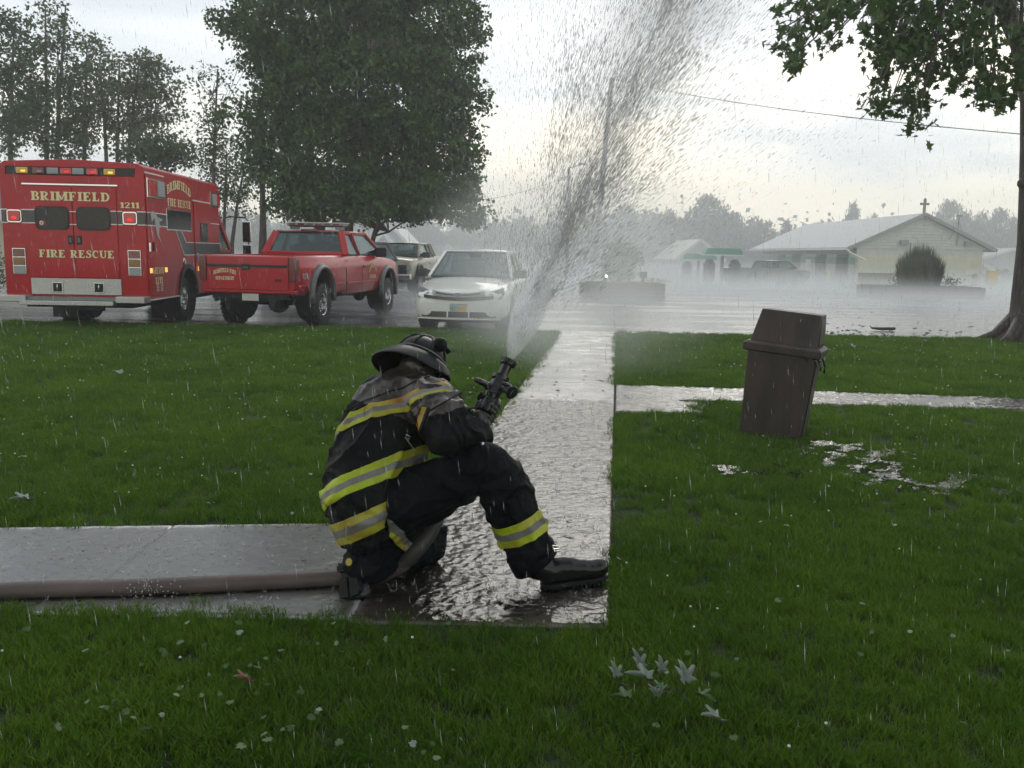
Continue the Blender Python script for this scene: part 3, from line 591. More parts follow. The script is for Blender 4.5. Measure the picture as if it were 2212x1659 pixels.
FT = [(1105, 470, 150, 120, 3, 'hazy tree line piece just right of the big maple over the white car'), (1000, 478, 170, 122, 1, 'hazy tree above the dormer roof behind the white car'), (915, 470, 150, 118, 0, 'hazy tree above the white gabled house'),
      (840, 462, 150, 124, 3, 'hazy tree behind the peak of the white gabled house'), (1190, 476, 140, 125, 0, 'hazy low tree left of the street lamp'), (1280, 462, 150, 122, 1, 'hazy tree behind the leaning utility pole'), (1370, 448, 150, 118, 3, 'hazy tree right of the utility pole'),
      (1440, 452, 130, 116, 0, 'hazy round tree left of the tallest one'), (1525, 422, 190, 112, 1, 'tallest hazy round tree above the green vacuum canopies'), (1600, 462, 150, 114, 3, 'hazy tree sloping down beside the tallest one'),
      (1695, 472, 70, 110, 2, 'small pointed tree left of the car wash roof'), (1765, 482, 110, 112, 0, 'low hazy tree over the back of the car wash roof'), (1835, 434, 90, 112, 2, 'tall narrow-topped tree above the car wash ridge'), (1880, 462, 80, 114, 0, 'small tree just behind the car wash ridge'),
      (2045, 434, 160, 108, 1, 'broad dark tree right of the roof cross'), (2135, 452, 130, 106, 3, 'tree right of the roof antenna pole'), (2215, 470, 120, 110, 0, 'tree cut by the right edge behind the near trunk'), (1960, 472, 100, 116, 3, 'low tree directly behind the roof cross'),
      (640, 470, 140, 100, 0, 'hazy tree seen between thin trunk and big maple'), (520, 455, 150, 96, 3, 'hazy tree behind the ambulance mirror'), (420, 440, 150, 92, 1, 'hazy tree over the ambulance cab'), (740, 476, 140, 110, 1, 'hazy tree seen between the maple trunks')]
for x, yt, wp, Y, k, lb in sorted(FT, key=lambda f: f[4]): far_tree(lb, x, yt, wp, Y, k)
t_ = far_tree('small tree with a patch of orange leaves above the car wash roof', 1898, 476, 36, 109, 2)
cc = children(t_); c_ = [q for q in cc if q.name.startswith('crown')][0]; me2 = c_.data.copy(); me2.materials[0] = M['leaf_orange']; c_.data = me2
# low woods closing the horizon between the trees
wd_ = []
for k in range(560):
    x = rng.uniform(-400, 2600); Y = rng.uniform(128, 145); q = at(x, 560, Y); wd_.append((q.x, Y, terrain(Y)+rng.uniform(1, 7.8)))
wd_ = np.array(wd_); cen = np.repeat(wd_, 80, 0)+rng.normal(size=(560*80, 3))*np.array([2.6, 1.5, 1.7]); cen[:, 2] = np.maximum(cen[:, 2], terrain(140))
tag(obj('far_woodland', leaves_mesh('far_woodland', cen, .9, M['leaf_far'])), 'low hazy woodland closing the horizon', 'woodland', kind='stuff')
# ================================================================== BUILDINGS AND STREET
M['siding'] = mat('white_siding', (.47, .46, .41), .55, var=.06, vs=3)
M['yellow_wall'] = mat('pale_yellow_wall', (.54, .50, .37), .6, var=.05, vs=3)
M['metal_roof'] = mat('grey_metal_roof', (.20, .215, .23), .55, var=.08, vs=2)
M['shingle'] = mat('grey_shingles', (.12, .13, .13), .85, var=.2, vs=6)
M['green_band'] = mat('green_band', (.10, .26, .20), .5)
M['dark_bay'] = mat('dark_bay_interior', (.07, .055, .05), .8, var=.2)
M['brick'] = mat('brown_brick', (.13, .075, .06), .8, col2=(.18, .11, .09), vs=4)
M['mortar'] = mat('mortar', (.16, .14, .125), .9)
M['yellow'] = mat('yellow_paint', (.62, .42, .03), .5)
M['white'] = mat('white_trim', (.62, .62, .60), .5)
M['grey_metal'] = mat('grey_metal', (.2, .21, .21), .45, .6)
M['wood_pole'] = mat('weathered_pole_wood', (.28, .26, .24), .85, var=.25, vs=8, stretch=(4, 4, .4))
M['tan_wall'] = mat('tan_brick_wall', (.30, .22, .18), .8, var=.08)
def part(name, m, parent, fn, **k):
    mb = MB(); fn(mb); return mb.build(name, m, parent, **k)
def bxp(name, m, parent, *b, **k):
    mb = MB(); mb.bx(*b); return mb.build(name, m, parent, **k)
# ---- car wash (gable end towards the street)
CW = thing('car_wash_building', 'pale yellow and white car wash with grey gable roof and open wash bays', 'building', (0, 0, terrain(62)))
x0, x1, yA, yB, ze, zp = 23.7, 32.4, 62.0, 86.0, 2.9, 5.2
xm = (23.2+32.9)/2
bxp('wall', M['yellow_wall'], CW, x0+.0, x1, yA, yA+.25, 0, 2.45)
bxp('wall', M['siding'], CW, x0, x1, yA, yA+.25, 2.45, ze)
for k in range(11):                                            # clapboards of the gable
    z = ze + k*.2; t0 = (z-ze)/(zp-ze); t1 = (z+.19-ze)/(zp-ze); hw0 = (xm-23.35)*(1-t0); hw1 = (xm-23.35)*(1-min(1, t1))
    part('clapboard', M['siding'], CW, lambda mb: mb.add([(xm-hw0, yA-.06, z), (xm+hw0, yA-.06, z), (xm+hw1, yA-.03, min(z+.19, zp)), (xm-hw1, yA-.03, min(z+.19, zp)), (xm-hw0, yA+.2, z), (xm+hw0, yA+.2, z), (xm+hw1, yA+.2, min(z+.19, zp)), (xm-hw1, yA+.2, min(z+.19, zp))], [(0, 1, 2, 3), (7, 6, 5, 4), (0, 4, 5, 1), (1, 5, 6, 2), (2, 6, 7, 3), (3, 7, 4, 0)]))
def roofslab(mb, xa, za, xb, zb, y0, y1, th=.14): mb.prism([(xa, y0, za), (xb, y0, zb), (xb, y0, zb+th), (xa, y0, za+th)], (0, y1-y0, 0))
part('roof', M['metal_roof'], CW, lambda mb: (roofslab(mb, 22.9, ze-.12, xm, zp, yA-.3, yB+1), roofslab(mb, 33.2, ze-.12, xm, zp, yA-.3, yB+1)))
part('barge_board', M['grey_metal'], CW, lambda mb: (mb.beam((22.9, yA-.36, ze-.05), (xm, yA-.36, zp+.07), .08, .22), mb.beam((33.2, yA-.36, ze-.05), (xm, yA-.36, zp+.07), .08, .22)))
bxp('gutter', M['white'], CW, 22.75, 22.9, yA-.3, yB+1, ze-.16, ze-.02)
part('downpipe', M['white'], CW, lambda mb: mb.tube([(22.85, yA-.35, ze-.1), (23.1, yA-.4, ze-.35), (24.9, yA-.4, ze-1.15), (24.9, yA-.4, .1)], .07, 6))
bxp('wall', M['siding'], CW, x0+.2, x1, yB-.2, yB, 0, ze)
bxp('wall', M['yellow_wall'], CW, x1-.2, x1, yA+.25, yB-.2, 0, ze)
bxp('wall', M['dark_bay'], CW, x0+4, x0+4.2, yA+.25, yB-.2, 0, ze)
bxp('header_beam', M['grey_metal'], CW, x0, x0+.3, yA+.25, yB-.2, ze-.42, ze-.1)
piers = [(62.3, 63.4, 1), (65.9, 67.9, 1), (70.4, 74.0, 1), (76.4, 78.2, 1), (80.6, 85.6, 1)]
for a, b, g in piers:
    bxp('pier', M['siding'], CW, x0-.02, x0+2.2, a, b, 0, ze-.44); bxp('green_band', M['green_band'], CW, x0-.05, x0+2.23, a-.03, b+.03, 1.75, 2.25)
for a, b in ((63.4, 65.9), (67.9, 70.4), (74.0, 76.4), (78.2, 80.6)):
    bxp('bay_back', M['dark_bay'], CW, x0+.9, x0+1.0, a, b, 0, ze-.44)
bxp('door', M['white'], CW, x0-.06, x0-.02, 71.3, 72.6, 0, 2.05)
bxp('yellow_guard', M['yellow'], CW, x0-.10, x0-.03, 66.5, 67.1, 0, 1.3)
bxp('wing_wall', M['yellow_wall'], CW, x0+.02, x0+1.35, yA-.6, yA-.02, 0, 2.1)
for xx in (26.55, 31.0): bxp('wall_light', M['grey_metal'], CW, xx, xx+.55, yA-.32, yA-.065, 3.18, 3.5)
part('conduit', M['grey_metal'], CW, lambda mb: (mb.cyl((27.35, yA-.06, .9), (27.35, yA-.06, 3.3), .05), mb.box((27.3, yA-.12, 1.1), (.35, .2, .5))))
for xa, xb, za, zb in ((27.9, 29.1, 1.0, 1.9), (31.3, 32.05, .95, 1.55)):
    s_ = bxp('mural_panel', M['white'], CW, xa, xb, yA-.05, yA-.003, za, zb)
    if xa < 30:
        for k in range(9):
            mb = MB(); a = rng.uniform(0, 6.28); r_ = rng.uniform(.05, .33); mb.box((xa+.6+r_*math.cos(a)*1.2, yA-.06-.002*k, 1.45+r_*math.sin(a)), (.14, .02, .12), 0, 0, a); mb.build('mural_flower', M['dark_bay'], s_)
    mb = MB()
    for k in range(3): mb.box(((xa+xb)/2, yA-.058, za+.12+k*.09), ((xb-xa)*.8, .01, .02))
    mb.build('mural_line', M['yellow'], s_)
part('hose_reel', M['brick'], CW, lambda mb: (mb.cyl((31.9, yA-.02, 1.12), (31.9, yA-.22, 1.12), .17, n=12), mb.cyl((31.2, yA-.1, 1.13), (31.8, yA-.1, 1.13), .02)))
part('antenna_mast', M['grey_metal'], CW, lambda mb: (mb.cyl((30.5, yA-.1, 3.2), (30.5, yA-.1, 5.25), .05), mb.cyl((30.5, yA-.1, 4.9), (29.95, yA-.1, 3.6), .02), mb.cyl((30.5, yA-.1, 4.9), (30.75, yA-.1, 4.1), .02), mb.box((30.5, yA-.1, 5.22), (.34, .1, .16))))
cr_ = thing('roof_cross', 'rough stone cross standing on the peak of the car wash roof', 'cross', (xm, yA-.1, terrain(62)+zp+.12)); cr_.scale = (.8, .8, .76)
part('upright', M['mortar'], cr_, lambda mb: (mb.box((0, 0, .62), (.2, .2, 1.2), 0), mb.ell((0, 0, 1.22), (.13, .13, .16), 8)), bevel=.03)
part('arm', M['mortar'], cr_, lambda mb: (mb.box((0, 0, .84), (.52, .18, .18)), mb.ell((-.3, 0, .84), (.13, .13, .13), 8), mb.ell((.3, 0, .84), (.13, .13, .13), 8)), bevel=.02)
# ---- small buildings
def house(name, label, cat, x0, x1, ye, yp, Y, depth, wm, rm, front=True, ybase=None, over=.3, win=()):
    A = at(x0, ye, Y); B = at(x1, ye, Y); Pk = at((x0+x1)/2, yp, Y); gz = terrain(Y); W = (B.x-A.x)/2; ez = (A.z+B.z)/2-gz; pz = Pk.z-gz
    h = thing(name, label, cat, ((A.x+B.x)/2, Y, gz))
    part('wall', wm, h, lambda mb: mb.prism([(-W, 0, 0), (W, 0, 0), (W, 0, ez), (0, 0, pz), (-W, 0, ez)], (0, depth, 0)))
    k = over; sl = (pz-ez)/W
    part('roof', rm, h, lambda mb: (roofslab(mb, -W-k, ez-k*sl+.02, 0, pz+.02, -k, depth+k, .18), roofslab(mb, W+k, ez-k*sl+.02, 0, pz+.02, -k, depth+k, .18)))
    part('barge_board', M['white'], h, lambda mb: (mb.beam((-W-k, -k-.05, ez-k*sl+.1), (0, -k-.05, pz+.1), .1, .3), mb.beam((W+k, -k-.05, ez-k*sl+.1), (0, -k-.05, pz+.1), .1, .3)))
    for wx, wz, ww, wh in win:
        f = bxp('window', M['white'], h, wx-ww/2-.08, wx+ww/2+.08, -.08, -.003, wz-.08, wz+wh+.08); bxp('pane', M['glass_dark'], f, wx-ww/2, wx+ww/2, -.1, -.082, wz, wz+wh)
    return h
house('gabled_house', 'white steep gabled house with long right roof slope above the tan pickup', 'house', 796, 900, 548, 492, 95, 12, M['siding'], M['siding'], win=((0, 2.6, .7, 1.0),))
house('gabled_house', 'smaller white gabled wing in front of the steep house', 'house', 806, 852, 530, 506, 90, 6, M['siding'], M['shingle'])
house('gabled_house', 'hazy white church-like gable behind the left vacuum canopy', 'house', 1462, 1560, 560, 520, 96, 14, M['siding'], M['siding'])
house('gabled_house', 'hazy white gable between street lamp and utility pole', 'house', 1232, 1300, 562, 532, 98, 10, M['siding'], M['siding'])
house('gabled_house', 'hazy pale low house at the far right behind the near trunk', 'house', 2105, 2260, 566, 540, 92, 12, M['siding'], M['metal_roof'])
house('gabled_house', 'low pale shed roof right of the car wash', 'house', 2060, 2140, 585, 560, 84, 8, M['siding'], M['metal_roof'])
house('gabled_house', 'grey-roofed yellowish house cut by the left edge beside the ambulance', 'house', -190, 22, 470, 395, 30, 8, M['yellow_wall'], M['shingle'], over=.5)
# ---- strip mall
gz = terrain(86); A = at(896, 552, 86); B = at(1560, 562, 86)
SM = thing('strip_mall', 'long low hazy strip mall with dormers, fascia and posts behind the white car', 'building', (0, 86, gz))
ez = A.z-gz-.35; fz = .62
bxp('wall', M['tan_wall'], SM, A.x, B.x, 2.4, 2.7, 0, ez-fz)
bxp('fascia', M['white'], SM, A.x-.3, B.x, -.1, .1, ez-fz, ez)
part('roof', M['shingle'], SM, lambda mb: mb.add([(A.x-.5, -.3, ez), (at(1345, 560, 86).x, -.3, ez), (at(1345, 560, 86).x, 5, ez+1.35), (A.x-.5, 5, ez+1.35), (A.x-.5, 9, ez), (at(1345, 560, 86).x, 9, ez)], [(0, 1, 2, 3), (3, 2, 5, 4), (0, 3, 4), (1, 5, 2)]))
for px in (930, 1000, 1075, 1145, 1225, 1399, 1469, 1545):
    q = at(px, 590, 86); bxp('post', M['white'], SM, q.x-.14, q.x+.14, -.09, .09, 0, ez-fz)
for px in (965, 1029, 1094):
    q = at(px, 545, 86.6).x; mb = MB(); f_ = .5
    d = part('dormer', M['white'], SM, lambda mb: mb.prism([(q-.5, 1.0, ez+.1), (q+.5, 1.0, ez+.1), (q+.5, 1.0, ez+.95), (q, 1.0, ez+1.5), (q-.5, 1.0, ez+.95)], (0, 2.5, 0)))
    part('dormer_roof', M['siding'], d, lambda mb: (mb.beam((q-.75, .85, ez+.72), (q, .85, ez+1.56), .1, .12), mb.beam((q+.75, .85, ez+.72), (q, .85, ez+1.56), .1, .12)))
    bxp('pane', M['glass_dark'], d, q-.18, q+.18, .95, .985, ez+.3, ez+.85)
for i, px in enumerate((948, 985, 1040, 1110, 1180, 1255, 1430, 1505)):
    q = at(px, 590, 88.4).x; bxp('shop_window', M['glass_dark'], SM, q-.7, q+.7, 2.33, 2.385, .5, 1.6)
# ---- brick planters: each brick a part
def planter(label, xl, xr, Y, z0, h, dep, ncol, nrow):
    A = at(xl, 600, Y).x; B = at(xr, 600, Y).x; root = thing('brick_planter', label, 'planter', ((A+B)/2, Y, z0)); W = (B-A); bl = W/ncol; bh = h/nrow
    part('core', M['mortar'], root, lambda mb: mb.bx(-W/2+.03, W/2-.03, .03, dep-.03, -.05, h-.02))
    part('soil', M['soil'], root, lambda mb: mb.bx(-W/2+.12, W/2-.12, .12, dep-.12, h-.02, h+.015))
    mb = MB(); mb.box((0, 0, 0), (bl*.95, .1, bh*.88)); bm_ = mb.mesh('brick', M['brick'])
    mb = MB(); mb.box((0, 0, 0), (.1, bl*.95, bh*.88)); bs_ = mb.mesh('brick', M['brick'])
    for r_ in range(nrow):
        for c in range(ncol):
            x = -W/2+bl*(c+.5)+(bl*.25 if r_ % 2 else -bl*.0); x = min(x, W/2-bl*.4)
            o = obj('brick', bm_, root); o.location = (x, .0+rng.uniform(-.008, .008), bh*(r_+.5))
        for c in range(int(dep/bl)):
            for sx_ in (-1, 1):
                o = obj('brick', bs_, root); o.location = (sx_*W/2, bl*(c+.6)+(bl*.25 if r_ % 2 else 0), bh*(r_+.5))
    return root
planter('long low brown brick planter before the car wash under the tall grass bush', 1885, 2130, 42.5, terrain(42.5), .5, 2.0, 16, 5)
planter('hazy brick planter with a dark bush at the foot of the utility pole', 1262, 1436, 30.8, 0, .52, 1.6, 9, 4)
M['reed'] = mat('ornamental_grass', (.07, .085, .05), .8, col2=(.12, .13, .08), vs=3)
M['bush'] = mat('dark_bush_leaves', (.035, .05, .028), .8, col2=(.06, .08, .04), vs=4)
def grassbush(name, label, x, Y, H, W, n_, m, z0, thick=.02):
    root = thing(name, label, 'bush', (at(x, 600, Y).x, Y+.8, z0)); mb = MB()
    for k in range(n_):
        a = rng.uniform(0, 6.283); t = rng.uniform(.05, 1)**.7; hh = H*(1-.42*t*t)*rng.uniform(.4, 1.05); bx_, by_ = .44*W*t*math.cos(a), .44*W*t*math.sin(a); ex, ey = W*.56*t*math.cos(a), W*.56*t*math.sin(a)
        p0, p1, p2 = Vector((bx_, by_, 0)), Vector((bx_*.6+ex*.4, by_*.6+ey*.4, hh*.6)), Vector((ex, ey, hh)); s_ = Vector((-math.sin(a+.6), math.cos(a+.6), 0))*thick
        mb.add([p0-s_, p0+s_, p1+s_, p1-s_, p2], [(0, 1, 2, 3), (3, 2, 4)])
    mb.build('blades', m, root); return root
grassbush('ornamental_grass', 'tall round tuft of ornamental grass in the planter before the car wash', 2002, 42.5, 2.15, 2.1, 2600, M['reed'], terrain(42.5)+.5, .022)
sh = thing('shrub', 'hazy dark rounded shrub in the planter beside the utility pole', 'bush', (at(1345, 600, 31).x, 31.7, .5))
cl = sample_env([((0, 0, .75), (.75, .6, .75))], 150, .3); obj('crown', leaves_mesh('crown', np.repeat(cl, 24, 0)+rng.normal(size=(3600, 3))*.09, .075, M['bush']), sh)
part('stem', M['bark'], sh, lambda mb: [mb.cyl((0, 0, -.05), (.3*math.cos(a), .3*math.sin(a), .9), .03, .01, 6) for a in (0, 1.3, 2.6, 3.9, 5.2)])
for i, (px, h_) in enumerate(((1298, .34), (1408, .22), (1428, .18))):
    q = at(px, 600, 31.2); o = thing('planter_flowers', ['low plants at the left end of the hazy planter', 'small pale flowers in the middle right of the hazy planter', 'tiny pale flowers at the right end of the hazy planter'][i], 'plant', (q.x, 31.3, .5))
    cl = rng.normal(size=(160, 3))*np.array([.18, .15, .05])+np.array([0, 0, h_*.6]); obj('foliage', leaves_mesh('foliage', cl, .06, M['bush'] if i == 0 else M['petal']), o)
q = at(1390, 600, 31.2); lt = thing('planter_lantern', 'small dark lantern box on the hazy planter', 'lantern', (q.x, 31.3, .5)); bxp('post', M['black'], lt, -.05, .05, -.05, .05, 0, .2); bxp('lamp_box', M['black'], lt, -.12, .12, -.12, .12, .2, .42)
q = at(1310, 596.5, 30.3); lm_ = thing('ground_lamp', 'small glowing lamp above the hazy planter beside the utility pole', 'lamp', (q.x, q.y, 0)); part('bulb', M['bulb'], lm_, lambda mb: mb.ell((0, 0, q.z), (.05, .05, .05), 10)); part('stake', M['black'], lm_, lambda mb: mb.cyl((0, 0, 0), (0, 0, q.z-.05), .02))
for i, (px, Y, w_, h_) in enumerate(((1895, 55, 2.2, 1.2),)):
    q = at(px, 600, Y); br_ = thing('brick_wall', 'low brown brick wall before the car wash front', 'wall', (q.x, Y, terrain(Y))); part('core', M['mortar'], br_, lambda mb: mb.bx(-w_/2, w_/2, 0, .25, 0, h_-.03)); mb = MB(); mb.box((0, 0, 0), (.26, .08, .105)); bm_ = mb.mesh('brick', M['brick'])
    for r_ in range(9):
        for c in range(8): o = obj('brick', bm_, br_); o.location = (-w_/2+.14+.275*c+(.06 if r_ % 2 else -.0), -.02, .07+.13*r_)
for i, (px, py, Y, s_) in enumerate(((1838, 612, 53, .35), (1865, 606, 53.5, .3), (1905+40, 618, 44, .25), (2050, 618, 43.6, .3))):
    q = at(px, 622, Y); o = thing('low_plant', ['small leafy plant left of the grass bush against the brick wall', 'pale leafy plant beside the mural', 'low plants in the planter left of the tall grass', 'low plants in the planter right of the tall grass'][i], 'plant', (q.x, Y, terrain(Y)+(.5 if Y < 46 else 0)))
    obj('foliage', leaves_mesh('foliage', rng.normal(size=(220, 3))*np.array([s_, .2, s_*.5])+np.array([0, 0, s_*.7]), .12, M['bush'] if i != 1 else M['clover']), o)
yb = thing('yellow_box', 'yellow box on a post right of the car wash', 'box', (at(2142, 600, 60).x, 60, terrain(60))); bxp('box', M['yellow'], yb, -.3, .3, -.2, .2, .5, 1.5); bxp('leg', M['grey_metal'], yb, -.06, .06, -.06, .06, 0, .5)
for i, px in enumerate((2090, 2165, 2215)):
    q = at(px, 590, 75); o = thing('hedge_bush', ['hazy bush right behind the car wash corner', 'hazy bush right of the yellow box', 'hazy bush half hidden by the near trunk'][i], 'bush', (q.x, 75+i, terrain(75)))
    cl = sample_env([((0, 0, .9), (1.6, 1, 1.0))], 90, .3); obj('crown', leaves_mesh('crown', np.repeat(cl, 20, 0)+rng.normal(size=(1800, 3))*.15, .18, M['leaf_far']), o)
# ---- vacuum stations with green canopies
def vac(label, px, Y, ytop):
    q = at(px, 600, Y); g = terrain(Y); zt = at(px, ytop, Y).z-g; v = thing('vacuum_station', label, 'vacuum station', (q.x, Y, g), 0, 'green-topped vacuum stations')
    W = 1.28; part('canopy', M['green_band'], v, lambda mb: mb.prism([(-W, -.5, zt-.42), (W, -.5, zt-.42), (W*.86, -.5, zt), (-W*.86, -.5, zt)], (0, 1.2, 0)), bevel=.02)
    bxp('canopy_edge', M['white'], v, -W-.03, W+.03, -.54, .74, zt-.5, zt-.425)
    bxp('post', M['grey_metal'], v, -.09, .09, -.09, .09, 0, zt-.5)
    for s_ in (-1, 1):
        c = part('vacuum_unit', M['grey_trim'], v, lambda mb: (mb.box((s_*.85, 0, .9), (.7, .6, 1.5)), mb.lathe((s_*.85, 0, 1.65), (0, 0, 1), [(0, .33), (.15, .3), (.25, .15)], 12)), bevel=.03)
        part('hose', M['black'], c, lambda mb: mb.tube([(s_*.85, -.32, 1.4), (s_*.6, -.5, .6), (s_*.85, -.4, .2)], .05, 6))
    bxp('island', M['mortar'], v, -1.7, 1.7, -.6, .6, 0, .16)
vac('nearer taller green-topped vacuum station left of the dark pickup', 1558, 60, 536)
vac('farther smaller green-topped vacuum station, left of the two', 1507, 67, 548)
# ---- poles and wires
def pole(name, label, x, yb, xt, yt, Y, r0, r1, cat='pole'):
    b = at(x, yb, Y); t = at(xt, yt, Y); b.z = terrain(Y)-.02; root = thing(name, label, cat, tuple(b)); part('pole', M['wood_pole'], root, lambda mb: mb.tube([(0, 0, 0), tuple((t-b)*.5), tuple(t-b)], [r0, (r0+r1)/2, r1], 10), smooth=True); return root, t-b
p, t = pole('utility_pole', 'thick wooden utility pole leaning right behind the water spray', 1281, 612, 1321, 168, 72, .26, .17)
0 and part('transformer', M['grey_metal'], p, lambda mb: mb.lathe(t*.87+Vector((-.5, 0, 0)), (0, 0, 1), [(0, .18), (.03, .24), (.7, .24), (.78, .1)], 14))
p, t = pole('street_lamp', 'tall thin street lamp with one arm left of the water spray', 1225, 590, 1229, 362, 58, .12, .08, 'street lamp')
part('arm', M['grey_metal'], p, lambda mb: mb.tube([tuple(t), tuple(t+Vector((.35, 0, .04))), tuple(t+Vector((.7, 0, .2)))], .035, 6)); part('lamp_head', M['grey_metal'], p, lambda mb: mb.ell(t+Vector((.85, 0, .24)), (.28, .12, .08), 10))
p, t = pole('street_lamp', 'small distant lamp pole just left of the utility pole', 1266, 596, 1264, 418, 84, .14, .10, 'street lamp')
part('lamp_head', M['grey_metal'], p, lambda mb: mb.box(t+Vector((0, 0, .05)), (.9, .2, .18)))
p, t = pole('utility_pole', 'thin distant pole seen through the gap left of the white gabled house', 797, 600, 797, 480, 80, .1, .08)
part('crossarm', M['wood_pole'], p, lambda mb: mb.box(t*.9, (1.2, .1, .1)))
M['cable'] = mat('black_cable', (.03, .03, .032), .6)
a, b = at(1321, 170, 72), at(2330, 300, 30); pts = []
for i in range(25):
    s = i/24; q = a.lerp(b, s); q.z -= .42*4*s*(1-s); pts.append(q)
mb = MB(); mb.tube(pts, .016, 5); mb.tube([q+Vector((0, .03, .012*math.sin(i*2.1))) for i, q in enumerate(pts)], .012, 5)
tag(mb.build('overhead_wire', M['cable']), 'twisted dark overhead wire sagging across the right half of the sky', 'wire')
a, b = at(1229, 380, 58), at(905, 440, 52); mb = MB(); mb.tube([a.lerp(b, i/12)-Vector((0, 0, .5*4*(i/12)*(1-i/12))) for i in range(13)], .012, 4); tag(mb.build('overhead_wire', M['cable']), 'faint thin wire left of the tall street lamp', 'wire')
# ------------------------------------------------------------------ near maple on the right
NT = thing('near_maple_tree', 'maple with dark flared trunk at the right edge and star-shaped hanging leaves', 'tree', (9.93, 16.9, 0))
o_ = Vector((9.93, 16.9, 0))
mb = MB()
mb.tube([(0, 0, -.1), (0, 0, .08), (.0, 0, .3)]+[tuple(at(x_, y_, 16.9)-o_) for x_, y_ in ((2229, 638), (2237, 520), (2239, 411), (2240, 310), (2236, 215), (2207, 95), (2167, 8), (2130, -75))], [.78, .60, .44, .35, .31, .295, .28, .25, .19, .165, .14], 18); mb.tube([tuple(at(2240, 300, 16.9)-o_), tuple(at(2262, 180, 17)-o_), tuple(at(2290, 0, 17.2)-o_)], [.24, .2, .15], 10)
for k in range(7):
    a = k*.9; mb.tube([(.3*math.cos(a), .3*math.sin(a), .45), (.62*math.cos(a), .62*math.sin(a), .08), (1.05*math.cos(a), 1.05*math.sin(a), -.06)], [.16, .12, .03], 8)
mb.ell(tuple(at(2212, 396, 16.8)-o_), (.12, .12, .11), 10)
tr_ = mb.build('trunk', M['bark_wet'], NT, smooth=True)
m5 = [(0, 0, 0), (0, -.18, 0), (.16, -.30, .02), (.22, -.12, .03), (.50, -.18, .06), (.30, .05, .05), (.34, .22, .06), (.14, .20, .04), (0, .62, .08), (-.14, .20, .04), (-.34, .22, .06), (-.30, .05, .05), (-.50, -.18, .06), (-.22, -.12, .03), (-.16, -.30, .02)]
m5f = [(0, 1, 2, 3), (0, 3, 4, 5), (0, 5, 6, 7), (0, 7, 8, 9), (0, 9, 10, 11), (0, 11, 12, 13), (0, 13, 14, 1)]
# sprays of foliage: (x, y, rx, ry, leaves)
SP = [(1735, 30, 70, 55, 170), (1700, 85, 40, 50, 70), (1720, 120, 25, 25, 26), (1712, 135, 12, 10, 8), (1800, 20, 70, 40, 150), (1790, 100, 20, 12, 14), (1880, 30, 90, 50, 260), (1905, 90, 55, 40, 150), (1960, 60, 70, 60, 260), (1940, 130, 50, 40, 130), (2000, 130, 60, 60, 200), (2050, 60, 80, 60, 300),
      (1990, 200, 45, 45, 130), (1930, 225, 60, 30, 120), (1885, 225, 35, 18, 34), (1905, 178, 16, 12, 14), (1980, 272, 22, 16, 26), (2090, 130, 60, 40, 150), (2080, 180, 50, 30, 100), (2140, 190, 40, 35, 130), (2150, 215, 38, 30, 110), (2130, 90, 60, 50, 150), (2190, 40, 60, 60, 60), (2200, 120, 40, 70, 130), (2120, 20, 90, 40, 200), (2060, -60, 320, 60, 900), (2230, 250, 30, 80, 20)]
cen, twg = [], MB(); prev = Vector((9.4, 16.9, 5.2)) - o_
for x, y, rx, ry, n_ in SP:
    Yc = 13.6+rng.uniform(-1.2, 1.6)-(2150-x)*.0012
    c0 = at(x, y-ry*.6, Yc)-o_; src = at(x+ (2150-x)*.35, -20 - abs(x-2150)*.05, Yc+.8)-o_
    for s_ in range(2): twg.tube([tuple(src.lerp(c0, t_)+Vector(rng.normal(size=3)*.03)-Vector((0, 0, .12*math.sin(3.1*t_)*0))) for t_ in (0, .35, .7, 1)]+[tuple(at(x+rng.uniform(-.5, .5)*rx, y+rng.uniform(-.2, .7)*ry, Yc)-o_)], [.02, .016, .012, .008, .004], 4, cap=False)
    nn = max(4, int(n_*.78)//7)
    for j in range(nn):
        a = rng.uniform(0, 6.283); r_ = math.sqrt(rng.uniform()); q = at(x+rx*.92*r_*math.cos(a), y+ry*.92*r_*math.sin(a), Yc+rng.normal()*.45)-o_
        if j % 3 == 0: twg.tube([tuple(c0), tuple(c0.lerp(q, .5)+Vector(rng.normal(size=3)*.03)), tuple(q)], [.008, .005, .003], 3, cap=False)
        for k in range(7): cen.append(np.array(q)+rng.normal(size=3)*np.array([.09, .1, .085]))
# limb carrying them
for e_ in ((1960, -40, 14.5), (1760, -60, 13.6), (2080, -30, 14)):
    b_ = at(*e_)-o_; s_ = at(2180, 30, 16.8)-o_; twg.tube([tuple(s_), tuple(s_.lerp(b_, .4)+Vector((0, 0, .35))), tuple(s_.lerp(b_, .75)+Vector((0, 0, .2))), tuple(b_)], [.13, .09, .06, .03], 7)
twg.build('branches', M['bark_wet'], NT, smooth=True)
obj('crown', leaves_mesh('crown', np.array(cen), .155, M['leaf_near'], shape=(m5, m5f), droop=.9), NT)
